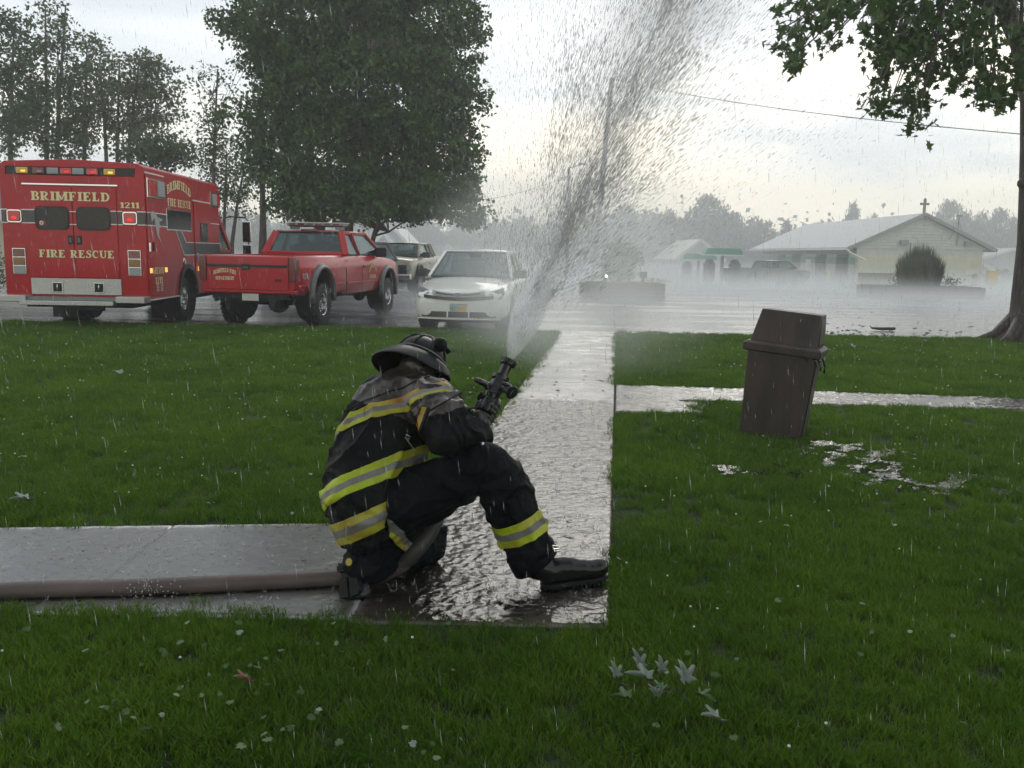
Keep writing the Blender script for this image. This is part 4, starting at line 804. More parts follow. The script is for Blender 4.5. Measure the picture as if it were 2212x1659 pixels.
# upper crown out of sight: same foliage carried on above the frame
up = sample_env([((-1.5, -1.0, 10.0), (6.0, 5.5, 3.2)), ((2.5, 1, 9), (5, 5, 3.4))], 700, .35)
up = up[(up[:, 2] > 6.9)]
obj('upper_crown', leaves_mesh('upper_crown', np.repeat(up, 16, 0)+rng.normal(size=(len(up)*16, 3))*.35, .22, M['leaf']), NT)
OT = thing('added_shade_tree', 'added unseen maple behind the viewer, shading the front lawn', 'tree', (-3.2, -3.6, 0))  # added out of view so its crown darkens near lawn and firefighter
part('trunk', M['bark_wet'], OT, lambda mb: mb.tube([(0, 0, -.1), (0, 0, .4), (.1, .1, 2), (.3, .5, 4.5), (.8, 1.2, 7)], [.6, .42, .36, .30, .14], 14), smooth=True)
part('branches', M['bark_wet'], OT, lambda mb: [mb.tube([(.3, .5, 4.4), (ex*.5, ey*.5, 5.6), (ex, ey, ez)], [.18, .10, .03], 7) for ex, ey, ez in ((6, 4, 6.6), (-2, 6, 6.4), (3, 7, 6.8), (-4, 1, 6.5), (1, -4, 6.6), (6, -1, 6.8))], smooth=True)
up = sample_env([((3.0, 2.9, 6.9), (7.2, 5.5, 1.7)), ((1, -2, 7.5), (6, 4.5, 2.4))], 1700, .2)
obj('crown', leaves_mesh('crown', np.repeat(up, 14, 0)+rng.normal(size=(len(up)*14, 3))*np.array([.35, .35, .25]), .26, M['leaf']), OT)
# ------------------------------------------------------------------ rubbish bin
M['bin'] = mat('brown_bin_plastic', (.032, .022, .019), .5, col2=(.050, .036, .031), vs=7, bump=.004, bs=60, stretch=(1, 1, .25), coat=.15)
M['bin_dark'] = mat('dark_bin_gap', (.008, .007, .006), .7)
bin_ = thing('rubbish_bin', 'brown square rubbish bin with sloped swing-door lid leaning slightly on the lawn', 'bin', (2.25, 7.47, 0)); bin_.rotation_euler = (R(-2), R(4.8), R(-25))
w0, w1, d0, d1, hz = .245, .275, .215, .24, .74
part('body', M['bin'], bin_, lambda mb: mb.loft([[(-w0, -d0, -.06), (w0, -d0, -.06), (w0, d0, -.06), (-w0, d0, -.06)], [(-w1, -d1, hz), (w1, -d1, hz), (w1, d1, hz), (-w1, d1, hz)]]), bevel=.010, seg=3, fix=True)
part('rim', M['bin'], bin_, lambda mb: mb.loft([[(-a, -b, z), (a, -b, z), (a, b, z), (-a, b, z)] for a, b, z in ((w1+.012, d1+.012, hz-.035), (w1+.036, d1+.036, hz-.03), (w1+.038, d1+.038, hz+.03), (w1+.01, d1+.01, hz+.05))]), bevel=.007, fix=True)
part('lid', M['bin'], bin_, lambda mb: mb.loft([[(-a, -b, z), (a2, -b, z), (a2, b, z), (-a, b, z)] for a, a2, b, z in ((w1-.005, w1-.005, d1-.005, hz+.045), (w1-.060, w1-.014, d1-.05, hz+.32))]), bevel=.010, seg=3, fix=True)
dz = .05
dr = part('swing_door', M['bin'], bin_, lambda mb: mb.loft([[(w1-.002, -d1+.035, hz+.075), (w1+.006, -d1+.035, hz+.075), (w1+.006, d1-.035, hz+.075), (w1-.002, d1-.035, hz+.075)], [(w1-.017, -d1+.075, hz+.285), (w1-.008, -d1+.075, hz+.285), (w1-.008, d1-.075, hz+.285), (w1-.017, d1-.075, hz+.285)]]), bevel=.004, fix=True)
part('door_edge', M['bin_dark'], dr, lambda mb: [mb.beam(a, b, .006, .006) for a, b in (((w1+.001, -d1+.028, hz+.068), (w1-.014, -d1+.068, hz+.292)), ((w1-.014, -d1+.068, hz+.292), (w1-.014, d1-.068, hz+.292)), ((w1+.001, -d1+.028, hz+.068), (w1+.001, d1-.028, hz+.068)))])
part('corner_seam', M['bin_dark'], bin_, lambda mb: mb.beam((w0+.002, -d0+.035, -.05), (w1+.002, -d1+.045, hz-.04), .005, .012))
M['bag'] = mat('black_bin_bag', (.01, .01, .011), .25, bump=.02, bs=18)
bg = MB()
for k in range(26):
    a0 = Vector((w1+.01, -d1+.05+.33*rng.uniform(), hz-.03)); 
for (x, y, l_, w_) in ((w1+.012, d1-.08, .15, .07), (w1+.012, d1-.13, .09, .06), (w1+.012, -d1+.03, .10, .05), (w1-.02, -d1-.012, .07, .05), (-w1-.01, -d1+.05, .05, .06), (w1-.10, -d1-.014, .035, .09)):
    vs = []; nseg = 5
    for i in range(nseg+1):
        t = i/nseg; wv = w_*(1-t*.75)
        for s_ in (-1, 0, 1): vs.append((x+.018*math.sin(2.2*t+s_)+.02*t, y+s_*wv/2+.02*math.sin(3*t), hz-.03-l_*t+.01*s_*s_))
    bg.add(vs, [(i*3+j, i*3+j+1, i*3+j+4, i*3+j+3) for i in range(nseg) for j in range(2)])
ob = bg.build('bag_edge', M['bag'], bin_, smooth=True); sm_ = ob.modifiers.new('s', 'SOLIDIFY'); sm_.thickness = .004
# ------------------------------------------------------------------ debris on lawn and lot
m6 = [(0, 0, 0), (0, -.14, 0), (.20, -.30, .02), (.30, -.16, .03), (.50, -.10, .06), (.40, .07, .05), (.44, .28, .06), (.20, .30, .04), (0, .58, .08), (-.17, .33, .04), (-.42, .30, .06), (-.36, .08, .05), (-.50, -.14, .06), (-.28, -.18, .03), (-.20, -.32, .02)]
def leaf_shape(serr=1):
    vs_ = [(0, 0, 0)]; n_ = 44
    for i in range(n_):
        th = -math.pi+2*math.pi*(i+.5)/n_; r_ = .20
        for t0, L0, w0 in ((0, .60, .42), (.92, .50, .38), (-.92, .50, .38), (1.9, .34, .36), (-1.9, .34, .36)):
            d_ = abs(th-t0)/w0
            if d_ < 1.6: r_ = max(r_, L0*(1-.52*min(1.6, d_)**1.15))
        if abs(th) > 2.75: r_ = .06
        r_ *= 1+(.05 if i % 2 else -.04)*serr; vs_.append((r_*math.sin(th), r_*math.cos(th), .10*abs(math.sin(th))*r_))
    return vs_, [(0, 1+i, 1+(i+1) % n_) for i in range(n_)]
m7, m7f = leaf_shape()
M['pale_leaf'] = mat('pale_leaf_underside', (.19, .235, .19), .5, var=.12, vs=30)
M['green_leaf'] = mat('fresh_fallen_leaf', (.06, .12, .03), .45, var=.2, vs=30)
M['brown_leaf'] = mat('brown_dead_leaf', (.20, .11, .07), .6, var=.2, vs=30)
M['stick'] = mat('wet_twig', (.05, .04, .03), .7)
def one_leaf(name, pos, size, m, rz=0, rx=0, ry=0, parent=None, curl=.25, asp=1):
    vs = []
    for i, (x, y, z) in enumerate(m7): vs.append((x*size*asp, y*size, (abs(x)*curl*2.2-.7*curl*y*y*2+.04*math.sin(9*x+7*y))*size))
    mb = MB(); mb.add(vs, m7f); me = mb.mesh(name, m, True); o = obj(name, me, parent); o.location = pos; o.rotation_euler = (rx, ry, rz); s_ = o.modifiers.new('s', 'SOLIDIFY'); s_.thickness = .001; return o
q = gp(1405, 1497, .05); tw = thing('fallen_twig', 'fallen maple twig with pale upturned leaves lying on the front lawn', 'twig', tuple(q))
k_ = .00152
def tl(cx, cy): return ((cx-1405)*k_, -(cy-1480)*k_*2.0)
pts = {n_: tl(*p) for n_, p in dict(a=(1352, 1478), b=(1394, 1477), c=(1438, 1498), d=(1467, 1508)).items()}
part('stem', M['stick'], tw, lambda mb: (mb.tube([(*tl(1320, 1474), .03), (*tl(1358, 1484), .03), (*tl(1400, 1478), .035), (*tl(1438, 1498), .03)], .0022, 5), mb.tube([(*tl(1385, 1455), .05), (*tl(1400, 1478), .035)], .002, 5), mb.tube([(*tl(1430, 1465), .05), (*tl(1412, 1482), .03)], .002, 5), mb.tube([(*tl(1436, 1500), .03), (*tl(1460, 1484), .03), (*tl(1475, 1505), .02)], .002, 5)))
for (cx, cy, s_, rz, rx, m_) in ((1330, 1455, .085, .3, .9, 'pale_leaf'), (1388, 1430, .10, .5, 1.1, 'pale_leaf'), (1395, 1465, .13, 1.5, .5, 'pale_leaf'), (1408, 1500, .11, 3.0, 1.0, 'pale_leaf'), (1437, 1440, .085, .1, 1.0, 'pale_leaf'), (1482, 1462, .125, .2, .8, 'pale_leaf'), (1340, 1508, .10, 1.2, .1, 'green_leaf'), (1500, 1500, .09, 4.2, .1, 'green_leaf'), (1424, 1488, .09, 2.2, .5, 'green_leaf')):
    one_leaf('leaf', (*tl(cx, cy+12), .045), s_*1.0, M[m_], rz, rx, 0, tw, .3, .72)
def lone(label, x, y, size, m_, rz=0, rx=.5, z=.05): tag(one_leaf('fallen_leaf', tuple(gp(x, y, z)), size, M[m_], rz, rx), label, 'leaf')
lone('large pale wet leaf below the twig on the front lawn', 1548, 1553, .11, 'pale_leaf', 1.9, .6)
lone('pale leaf on the lawn above the left walkway near the left edge', 55, 1080, .16, 'pale_leaf', 2.4, .45, .06)
lone('curled brown dead leaf on the front left lawn', 532, 1470, .10, 'brown_leaf', 2.4, .8)
lone('pale leaf lying on the far left lawn', 258, 806, .14, 'pale_leaf', 1.0, .5, .07)
lone('pale leaf on the lawn right of the bin toward the trunk', 1842, 750, .2, 'pale_leaf', 1.0, .5, .07)
cen = []
for k in range(100):
    x, y = rng.uniform(-40, 1000), rng.uniform(1340, 1650)
    if rng.uniform() < .5: x, y = rng.normal(560, 200), rng.normal(1490, 70)
    cen.append(tuple(gp(x, min(1650, max(1345, y)), .042)))
for k in range(60): cen.append(tuple(gp(rng.uniform(1300, 2300), rng.uniform(1000, 1640), .04)))
for k in range(50): cen.append(tuple(gp(rng.uniform(-80, 700), rng.uniform(760, 1120), .05)))
cen = np.array(cen); lf = leaves_mesh('leaf_litter', cen, .030, M['pale_leaf'], shape=(m6, m5f)); lf.materials.append(M['green_leaf']); mi = np.repeat((rng.uniform(size=len(cen)) > .14).astype(np.int32), len(m5f)); lf.polygons.foreach_set('material_index', mi)
# flatten leaves onto the grass
co = np.zeros(len(lf.vertices)*3); lf.vertices.foreach_get('co', co); co = co.reshape(-1, 3); zc = np.repeat(cen[:, 2], len(m5)); co[:, 2] = zc+(co[:, 2]-zc)*.6; lf.vertices.foreach_set('co', co.ravel())
tag(obj('leaf_litter', lf), 'small torn leaves strewn over the lawn', 'leaves', kind='stuff')
q = gp(1905, 714); q.z = 0; st = MB(); st.tube([q+Vector((-.22, 0, .05)), q+Vector((0, .02, .035)), q+Vector((.28, 0, .045))], [.02, .035, .03], 7); st.tube([q+Vector((-.22, 0, .05)), q+Vector((-.26, 0, .10))], [.015, .008], 5)
tag(st.build('branch_stick', M['stick']), 'short broken branch lying on the wet lot right of the bin', 'branch')
mb = MB()
for k in range(170):
    if k < 60: x, y = rng.uniform(1780, 2160), rng.uniform(668, 722)
    elif k < 90: x, y = rng.uniform(1790, 2080), rng.uniform(712, 724)
    else: x, y = rng.uniform(-60, 720), rng.uniform(1150, 1240)
    if k > 130: x, y = rng.uniform(1130, 1310), rng.uniform(730, 860)
    q = gp(x, y); s_ = rng.uniform(.006, .02)*(1.5 if k < 90 else .45 if k <= 130 else .7); mb.ell((q.x, q.y, q.z+.004), (s_*rng.uniform(.8, 2), s_, s_*.4), 6)
tag(mb.build('debris_bits', M['stick']), 'bits of bark and leaf litter washed over lot and walkways', 'debris', kind='stuff')
def reroot(r_, nl):
    d = Vector(nl) - r_.location; r_.location = nl
    for c in children(r_): c.location = c.location - d
reroot(CW, (28, 62, terrain(62))); reroot(SM, (at(1230, 560, 86).x, 86, terrain(86)))
# ================================================================== VEHICLES (local: +y forward, +x right)
def wheel(parent, x, y, r, w_, side, rim=.6, name='wheel', knob=0, mtyre=None, steel=True, dual=False):
    """side=+1: outer face towards +x"""
    mb = MB(); hw = w_/2; X = Vector((side, 0, 0)); o = Vector((x, y, r))
    mb.lathe(o, X, [(-hw*.9, r*rim), (-hw, r*.80), (-hw*.85, r*.95), (-hw*.6, r), (hw*.6, r), (hw*.85, r*.95), (hw, r*.80), (hw*.9, r*rim), (hw*.55, r*rim*.96)], 36, cap=False)
    for k in range(knob):
        a = 2*math.pi*k/knob
        for s_ in (-1, 1): mb.box(o+Vector((side*hw*.52*s_, math.cos(a+s_*.06)*r*.995, math.sin(a+s_*.06)*r*.995)), (hw*.7, r*.13, .03), 0, a+math.pi/2)
    wh = mb.build(name, M['rubber'], parent, fix=True); smooth_by_angle(wh, 35)
    rb = MB(); rr = r*rim
    rb.lathe(o, X, [(hw*.86, rr), (hw*.80, rr*.93), (hw*.2, rr*.86), (hw*.25, rr*.5), (hw*.55, rr*.42), (hw*.6, rr*.2), (hw*.62, 0.001)], 24, cap=False)
    ri = rb.build('rim', M['chrome'] if steel else M['alu'], wh); smooth_by_angle(ri, 30)
    hb = MB()
    for k in range(8):
        a = 2*math.pi*k/8; hb.cyl(o+Vector((side*hw*.20, math.cos(a)*rr*.66, math.sin(a)*rr*.66)), o+Vector((side*hw*.30, math.cos(a)*rr*.66, math.sin(a)*rr*.66)), rr*.12, n=8)
    hb.build('rim_hole', M['matte_black'], wh)
    return wh
def loft_body(stations, half_top=True):
    """stations: (y, [(x,z)...]) half profile bottom-centre .. top-centre; mirrored into closed loops"""
    secs = []
    for y, pr in stations:
        loop = [(x, y, z) for x, z in pr] + [(-x, y, z) for x, z in reversed(pr[1:-1])]
        secs.append(loop)
    mb = MB(); mb.loft(secs); return mb
def cutter(mb): o = mb.build('cutter', M['matte_black'], None, fix=True); return o
def arch_cut(yc, r, x0, x1, zc, n=28):
    mb = MB(); mb.cyl((x0, yc, zc), (x1, yc, zc), r, n=n); return cutter(mb)
# ------------------------------------------------------------------ AMBULANCE
AMB = thing('ambulance', 'boxy red fire rescue ambulance with gold lettering seen from behind at the left', 'ambulance', (-7.87, 16.02, 0), R(2.7))
HW, LN, ZB, ZT = 1.25, 4.7, .50, 2.93
mb = MB(); secs = []
for y in (0, LN): secs.append([(-HW, y, ZB), (HW, y, ZB), (HW, y, ZT-.06), (HW-.10, y, ZT), (0, y, ZT+.05), (-HW+.10, y, ZT), (-HW, y, ZT-.06)])
body = mb.loft(secs).build('body', M['red'], AMB, fix=True)
cut(body, [arch_cut(2.3, .56, .75, 1.6, .52), arch_cut(2.3, .56, -1.6, -.75, .52), cutter(MB().bx(-1.14, 1.10, -.5, .05, 2.70, 2.84))])
b = body.modifiers.new('bevel', 'BEVEL'); b.width = .025; b.segments = 2; b.limit_method = 'ANGLE'; b.angle_limit = R(35)
# rear face
bxp('light_bar_housing', M['black'], AMB, -1.13, 1.09, .0, .05, 2.705, 2.835)
for k, (xc, m_) in enumerate(((-.84, 'amber_lens'), (-.56, 'red_lens_dark'), (-.315, 'clear_lens'), (-.085, 'red_lens'), (.125, 'clear_lens'), (.37, 'red_lens'), (.67, 'amber_lens'))):
    l_ = bxp('light', M[m_], AMB, xc-.10, xc+.10, -.03, .0, 2.715, 2.825, bevel=.012); bxp('reflector', M['amber_lit' if 'amber' in m_ else 'red_lit' if m_ == 'red_lens' else 'clear_lens'], l_, xc-.02, xc+.06, -.034, -.031, 2.745, 2.775)
bxp('drip_rail', M['chrome'], AMB, -.86, .80, -.03, 0, 2.525, 2.55)
for sgn, xa, xb in ((-1, -.79, -.012), (1, .006, .765)):
    d = bxp('rear_door', M['red'], AMB, xa, xb, -.022, -.002, .90, 2.50, bevel=.008)
    wx0, wx1 = (-.66, -.065) if sgn < 0 else (.06, .655)
    def rrect(mb, x0, x1, z0, z1, r_, y0, y1, n=5):
        pts_ = []
        for cx, cz, a0 in ((x1-r_, z0+r_, -90), (x1-r_, z1-r_, 0), (x0+r_, z1-r_, 90), (x0+r_, z0+r_, 180)):
            for i in range(n+1): a = R(a0+90*i/n); pts_.append((cx+r_*math.cos(a), y0, cz+r_*math.sin(a)))
        mb.prism(pts_, (0, y1-y0, 0))
    w_ = part('window', M['black'], d, lambda mb: rrect(mb, wx0, wx1, 1.745, 2.155, .09, -.034, -.022))
    part('pane', M['glass_dark'], d, lambda mb: rrect(mb, wx0+.025, wx1-.025, 1.77, 2.13, .08, -.038, -.034))
    if sgn < 0: part('round_emblem', M['red_lens'], d, lambda mb: (mb.lathe((-.545, -.038, 1.86), (0, -1, 0), [(0, .045), (.004, .045)], 16))); part('round_emblem', M['white_line'], d, lambda mb: (mb.lathe((-.545, -.0425, 1.86), (0, -1, 0), [(0, .034), (.002, .034)], 16))); part('round_emblem', M['red_lens'], d, lambda mb: [mb.box((-.545, -.046, 1.86), (.05, .003, .014), 0, 0, a) for a in (0, math.pi/2)])
    hx = -.06 if sgn < 0 else .09; h_ = bxp('door_handle', M['black'], d, hx-.045, hx+.045, -.035, -.022, 1.49, 1.65, bevel=.01); bxp('latch', M['grey_trim'], h_, hx-.018, hx+.018, -.048, -.036, 1.53, 1.61)
lettering('BRIMFIELD', .155, 1.38, (-.02, -.022, 2.255), (1, 0, 0), (0, 0, 1), [M['gold'], M['outline']], AMB)
lettering('1211', .10, .345, (1.00, -.001, 2.15), (1, 0, 0), (0, 0, 1), [M['gold'], M['outline']], AMB)
lettering('FIRE RESCUE', .135, 1.33, (.04, -.022, 1.255), (1, 0, 0), (0, 0, 1), [M['gold'], M['outline']], AMB)
for xa, xb in ((-1.25, -1.145), (-.905, -.795), (-.785, -.665), (.66, .76), (.77, .865), (1.115, 1.25)):
    yo = -.028 if -.79 < xa < .76 and xb < .77 else -.006
    bxp('stripe', M['stripe'], AMB, xa, xb, yo, yo+.004, 1.87, 2.075); bxp('stripe_edge', M['white_line'], AMB, xa, xb, yo-.001, yo+.003, 1.848, 1.866); bxp('stripe_edge', M['white_line'], AMB, xa, xb, yo-.001, yo+.003, 2.079, 2.097)
bxp('stripe_edge', M['white_line'], AMB, -.065, .06, -.027, -.023, 2.06, 2.075); bxp('stripe_edge', M['white_line'], AMB, -.065, .06, -.027, -.023, 1.835, 1.85)
for xc in (-1.025, .99):
    f = part('warning_light_frame', M['chrome'], AMB, lambda mb: rrect(mb, xc-.125, xc+.125, 1.86, 2.085, .04, -.022, -.002)); part('warning_light', M['red_lens'], f, lambda mb: rrect(mb, xc-.105, xc+.105, 1.88, 2.065, .03, -.045, -.022), bevel=.01)
    part('lit_bulb', M['red_lit'], f, lambda mb: mb.ell((xc, -.045, 1.94), (.05, .006, .03), 10))
for xc in (-.985, 1.04):
    f = part('tail_light_frame', M['chrome'], AMB, lambda mb: mb.bx(xc-.115, xc+.115, -.02, -.002, .95, 1.41), bevel=.006)
    for z, m_ in ((1.26, 'red_lens_dark'), (1.11, 'amber_dull'), (.96, 'clear_lens')): part('tail_light', M[m_], f, lambda mb: mb.bx(xc-.10, xc+.10, -.035, -.02, z, z+.135), bevel=.008)
plate = bxp('diamond_plate', M['alu'], AMB, -.79, .79, -.03, -.002, .60, .885)
for xc in (-.33, .40):
    f = bxp('hook_frame', M['chrome'], AMB, xc-.10, xc+.10, -.042, -.031, .63, .82, bevel=.005); bxp('hook_recess', M['matte_black'], f, xc-.075, xc+.075, -.046, -.043, .65, .80); part('hook', M['chrome'], f, lambda mb: mb.tube([(xc, -.05, .77), (xc+.01, -.075, .73), (xc, -.05, .69)], .012, 6))
for s_ in (-1, 1): bxp('bumper_corner', M['alu'], AMB, s_*.78, s_*1.29, -.30, .02, .47, .585, bevel=.012)
bxp('step_grate', M['grey_metal'], AMB, -.775, .775, -.25, -.0, .505, .56); bxp('step_bar', M['alu'], AMB, -.86, .76, -.36, -.255, .42, .50, bevel=.01)
bxp('undercarriage', M['matte_black'], AMB, -.95, .95, .1, 6.6, .36, .52); part('hitch', M['matte_black'], AMB, lambda mb: (mb.box((.15, .0, .37), (.5, .3, .08)), mb.cyl((.3, -.1, .36), (.5, -.1, .36), .05), mb.cyl((-.8, 2.3, .45), (.8, 2.3, .45), .07), mb.ell((0, 2.3, .45), (.2, .2, .19), 12)))
for s_ in (-1, 1): bxp('mud_flap', M['matte_black'], AMB, s_*.72, s_*1.20, 1.62, 1.65, .06, .52)
# right side
SX = HW
def side(name, m_, y0, y1, z0, z1, t=.004, x0=0, **k): return bxp(name, M[m_], k.pop('parent', AMB), SX+x0, SX+x0+t, y0, y1, z0, z1, **k)
d1 = side('compartment_door', 'red', .06, .99, .60, 2.76, .018, .002, bevel=.006); d2 = side('side_door', 'red', 2.80, 3.93, .62, 2.42, .018, .002, bevel=.006)
side('drip_rail', 'white_line', .04, 1.02, 2.775, 2.80, .02); side('drip_rail', 'white_line', 2.76, 3.97, 2.435, 2.46, .02); side('trim_strip', 'white_line', 3.99, 4.68, 2.0, 2.02, .015); side('skirt_rail', 'white_line', .0, 1.72, .50, .525, .02)
for y0 in (.12,):
    f = side('warning_light_frame', 'chrome', .08, .93, 2.36, 2.70, .02, .021); side('warning_light', 'red_lens', .11, .48, 2.39, 2.67, .03, .042, parent=f, bevel=.01); side('warning_light', 'clear_lens', .53, .90, 2.39, 2.67, .03, .042, parent=f, bevel=.01)
f = side('warning_light_frame', 'chrome', 4.05, 4.66, 2.38, 2.70, .02, .002); side('warning_light', 'clear_lens', 4.08, 4.38, 2.41, 2.67, .03, .023, parent=f, bevel=.01); side('warning_light', 'red_lens', 4.41, 4.64, 2.41, 2.67, .03, .023, parent=f, bevel=.01)
for k in range(5): side('vent_slot', 'matte_black', 1.12, 1.22, 2.40+k*.05, 2.425+k*.05, .004)
lettering('BRIMFIELD', .17, 1.45, (SX, 1.92, 2.47), (0, 1, 0), (0, 0, 1), [M['gold'], M['outline']], AMB, arc=.14)
lettering('FIRE RESCUE', .15, 1.42, (SX, 1.92, 2.26), (0, 1, 0), (0, 0, 1), [M['gold'], M['outline']], AMB)
f = side('window_frame', 'chrome', 1.12, 2.60, 1.79, 2.21, .012, .001, bevel=.005); side('window', 'glass_dark', 1.15, 2.57, 1.82, 2.18, .004, .014, parent=f)
side('stripe', 'stripe', .99, 1.12, 1.87, 2.075); side('stripe', 'stripe', .06, .985, 1.87, 2.075, .004, .021); side('stripe', 'stripe', 0, .055, 1.87, 2.075)
for z in (1.848, 2.079):
    side('stripe_edge', 'white_line', 0, .057, z, z+.018, .005); side('stripe_edge', 'white_line', .06, .985, z, z+.018, .005, .021); side('stripe_edge', 'white_line', .992, 1.12, z, z+.018, .005)
part('stripe', M['stripe'], AMB, lambda mb: mb.prism([(SX+.001, 1.68, 1.77), (SX+.001, 1.98, 1.77), (SX+.001, 2.25, 1.56), (SX+.001, 2.78, 1.56), (SX+.001, 2.78, 1.33), (SX+.001, 2.12, 1.33)], (.004, 0, 0)))
part('stripe_edge', M['white_line'], AMB, lambda mb: [mb.beam(a, b, .01, .018) for a, b in (((SX+.004, 1.66, 1.78), (SX+.004, 2.10, 1.32)), ((SX+.004, 2.0, 1.78), (SX+.004, 2.26, 1.575)), ((SX+.004, 2.26, 1.575), (SX+.004, 2.78, 1.575)), ((SX+.004, 2.10, 1.32), (SX+.004, 2.78, 1.32)))])
side('stripe', 'stripe', 2.81, 3.92, 1.33, 1.56, .004, .021); side('stripe', 'stripe', 3.96, 4.69, 1.33, 1.56)
for z in (1.31, 1.565): side('stripe_edge', 'white_line', 2.81, 3.92, z, z+.016, .005, .021); side('stripe_edge', 'white_line', 3.96, 4.69, z, z+.016, .005)
side('window', 'black', 3.18, 3.70, 1.56+.03, 2.00, .012, .021, parent=d2, bevel=.01); side('pane', 'glass_dark', 3.26, 3.62, 1.64, 1.95, .003, .034, parent=d2)
side('door_handle', 'chrome', .07, .12, 1.38, 1.55, .04, .02, parent=d1, bevel=.01); side('door_latch', 'black', .28, .36, 1.40, 1.56, .012, .021, parent=d1); side('door_handle', 'chrome', 2.86, 2.98, 1.2, 1.36, .03, .021, parent=d2, bevel=.01)
part('bird_emblem', mat('silver_emblem', (.4, .4, .4), .4), d1, lambda mb: (mb.prism([(SX+.027, .20, 2.10), (SX+.027, .36, 2.12), (SX+.027, .56, 2.03), (SX+.027, .66, 1.90), (SX+.027, .60, 1.70), (SX+.027, .72, 1.56), (SX+.027, .52, 1.66), (SX+.027, .44, 1.84), (SX+.027, .40, 1.98)], (.003, 0, 0)), mb.prism([(SX+.0265, .20, 2.09), (SX+.0265, .38, 2.0), (SX+.0265, .26, 1.92)], (.003, 0, 0)), mb.prism([(SX+.0275, .60, 2.02), (SX+.0275, .84, 1.98), (SX+.0275, .64, 1.93)], (.003, 0, 0)), mb.prism([(SX+.0278, .6, 1.90), (SX+.0278, .8, 1.85), (SX+.0278, .62, 1.82)], (.003, 0, 0))))
lettering('MEDIC', .12, .62, (SX+.02, .53, .98), (0, 1, 0), (0, 0, 1), [M['gold'], M['outline']], AMB); lettering('1211', .12, .40, (SX+.02, .53, .80), (0, 1, 0), (0, 0, 1), [M['gold'], M['outline']], AMB)
for y in (.13, .93): side('marker_light', 'amber_lit', y-.045, y+.045, 1.0, 1.09, .02, .02, bevel=.008)
side('marker_light', 'amber_lit', 2.93, 3.12, .98, 1.08, .03, .021, bevel=.01)
for k in range(2):
    for j in range(5): side('vent_slot', 'white_line', .40+k*.22, .52+k*.22, .66+j*.03, .672+j*.03, .003, .021)
part('fuel_cap', M['chrome'], AMB, lambda mb: mb.lathe((SX, 2.12, 1.17), (1, 0, 0), [(0, .10), (.01, .09), (.02, .05)], 16))
part('wheel_arch', M['black'], AMB, lambda mb: [mb.beam((SX+.01, 2.3+.58*math.cos(R(a)), .52+.58*math.sin(R(a))), (SX+.01, 2.3+.58*math.cos(R(a+12)), .52+.58*math.sin(R(a+12))), .09, .05, Vector((1, 0, 0))) for a in range(0, 180, 12)])
for s_ in (-1, 1):
    part('wheel_well', M['matte_black'], AMB, lambda mb: mb.lathe((s_*.7, 2.3, .52), (s_, 0, 0), [(.06, .001), (.06, .55), (.54, .55)], 20, cap=False)); wheel(AMB, s_*1.04, 2.3, .44, .27, s_, .56); wheel(AMB, s_*.72, 2.3, .44, .25, s_, .56)
# cab
cabb = loft_body([(4.72, [(0, .5), (.9, .5), (1.08, .62), (1.10, 1.2), (1.08, 1.42), (.95, 1.45), (0, 1.45)]), (6.2, [(0, .5), (.9, .5), (1.08, .62), (1.10, 1.2), (1.08, 1.42), (.95, 1.46), (0, 1.46)]), (6.5, [(0, .5), (.9, .5), (1.05, .62), (1.07, 1.1), (1.0, 1.34), (.8, 1.40), (0, 1.44)]), (7.6, [(0, .5), (.8, .5), (.98, .62), (1.0, 1.0), (.9, 1.15), (.7, 1.22), (0, 1.28)]), (7.75, [(0, .55), (.6, .55), (.85, .65), (.88, .9), (.8, 1.05), (.6, 1.1), (0, 1.12)])]).build('cab_body', M['red'], AMB, fix=True)
cut(cabb, [arch_cut(6.75, .52, .7, 1.4, .46), arch_cut(6.75, .52, -1.4, -.7, .46)]); smooth_by_angle(cabb, 50)
for s_ in (-1, 1): wheel(AMB, s_*.98, 6.75, .44, .26, s_, .56)
mb = MB(); mb.prism([(-1.0, 4.75, 2.18), (1.0, 4.75, 2.18), (.92, 5.7, 2.18), (-.92, 5.7, 2.18)], (0, 0, .08)); mb.build('cab_roof', M['red'], AMB, bevel=.03)
part('cab_pillars', M['red'], AMB, lambda mb: [(mb.beam((s_*1.06, 6.25, 1.44), (s_*.96, 5.62, 2.2), .07, .10), mb.beam((s_*1.06, 4.80, 1.44), (s_*.98, 4.80, 2.2), .06, .12)) for s_ in (-1, 1)])
part('cab_glass', M['glass'], AMB, lambda mb: (mb.add([(1.055, 4.86, 1.46), (1.055, 6.15, 1.46), (.965, 5.6, 2.17), (.975, 4.86, 2.17)], [(0, 1, 2, 3)]), mb.add([(-1.055, 4.86, 1.46), (-1.055, 6.15, 1.46), (-.965, 5.6, 2.17), (-.975, 4.86, 2.17)], [(0, 1, 2, 3)]), mb.add([(-1.0, 6.27, 1.46), (1.0, 6.27, 1.46), (.9, 5.67, 2.17), (-.9, 5.67, 2.17)], [(0, 1, 2, 3)])))
side('stripe', 'stripe', 4.80, 6.2, 1.20, 1.38, .004, -.148)
mr = part('mirror_arm', M['black'], AMB, lambda mb: mb.tube([(1.05, 6.0, 2.2), (1.12, 6.05, 2.24), (1.50, 6.1, 2.22), (1.56, 6.1, 2.15), (1.56, 6.1, 1.18), (1.50, 6.1, 1.12), (1.1, 6.1, 1.15)], .017, 8), smooth=True)
for z0, z1 in ((1.62, 2.14), (1.26, 1.57)): h_ = bxp('mirror_housing', M['chrome'], mr, 1.44, 1.66, 6.0, 6.08, z0, z1, bevel=.03); bxp('mirror_glass', M['glass_dark'], h_, 1.465, 1.635, 5.992, 5.999, z0+.03, z1-.03)
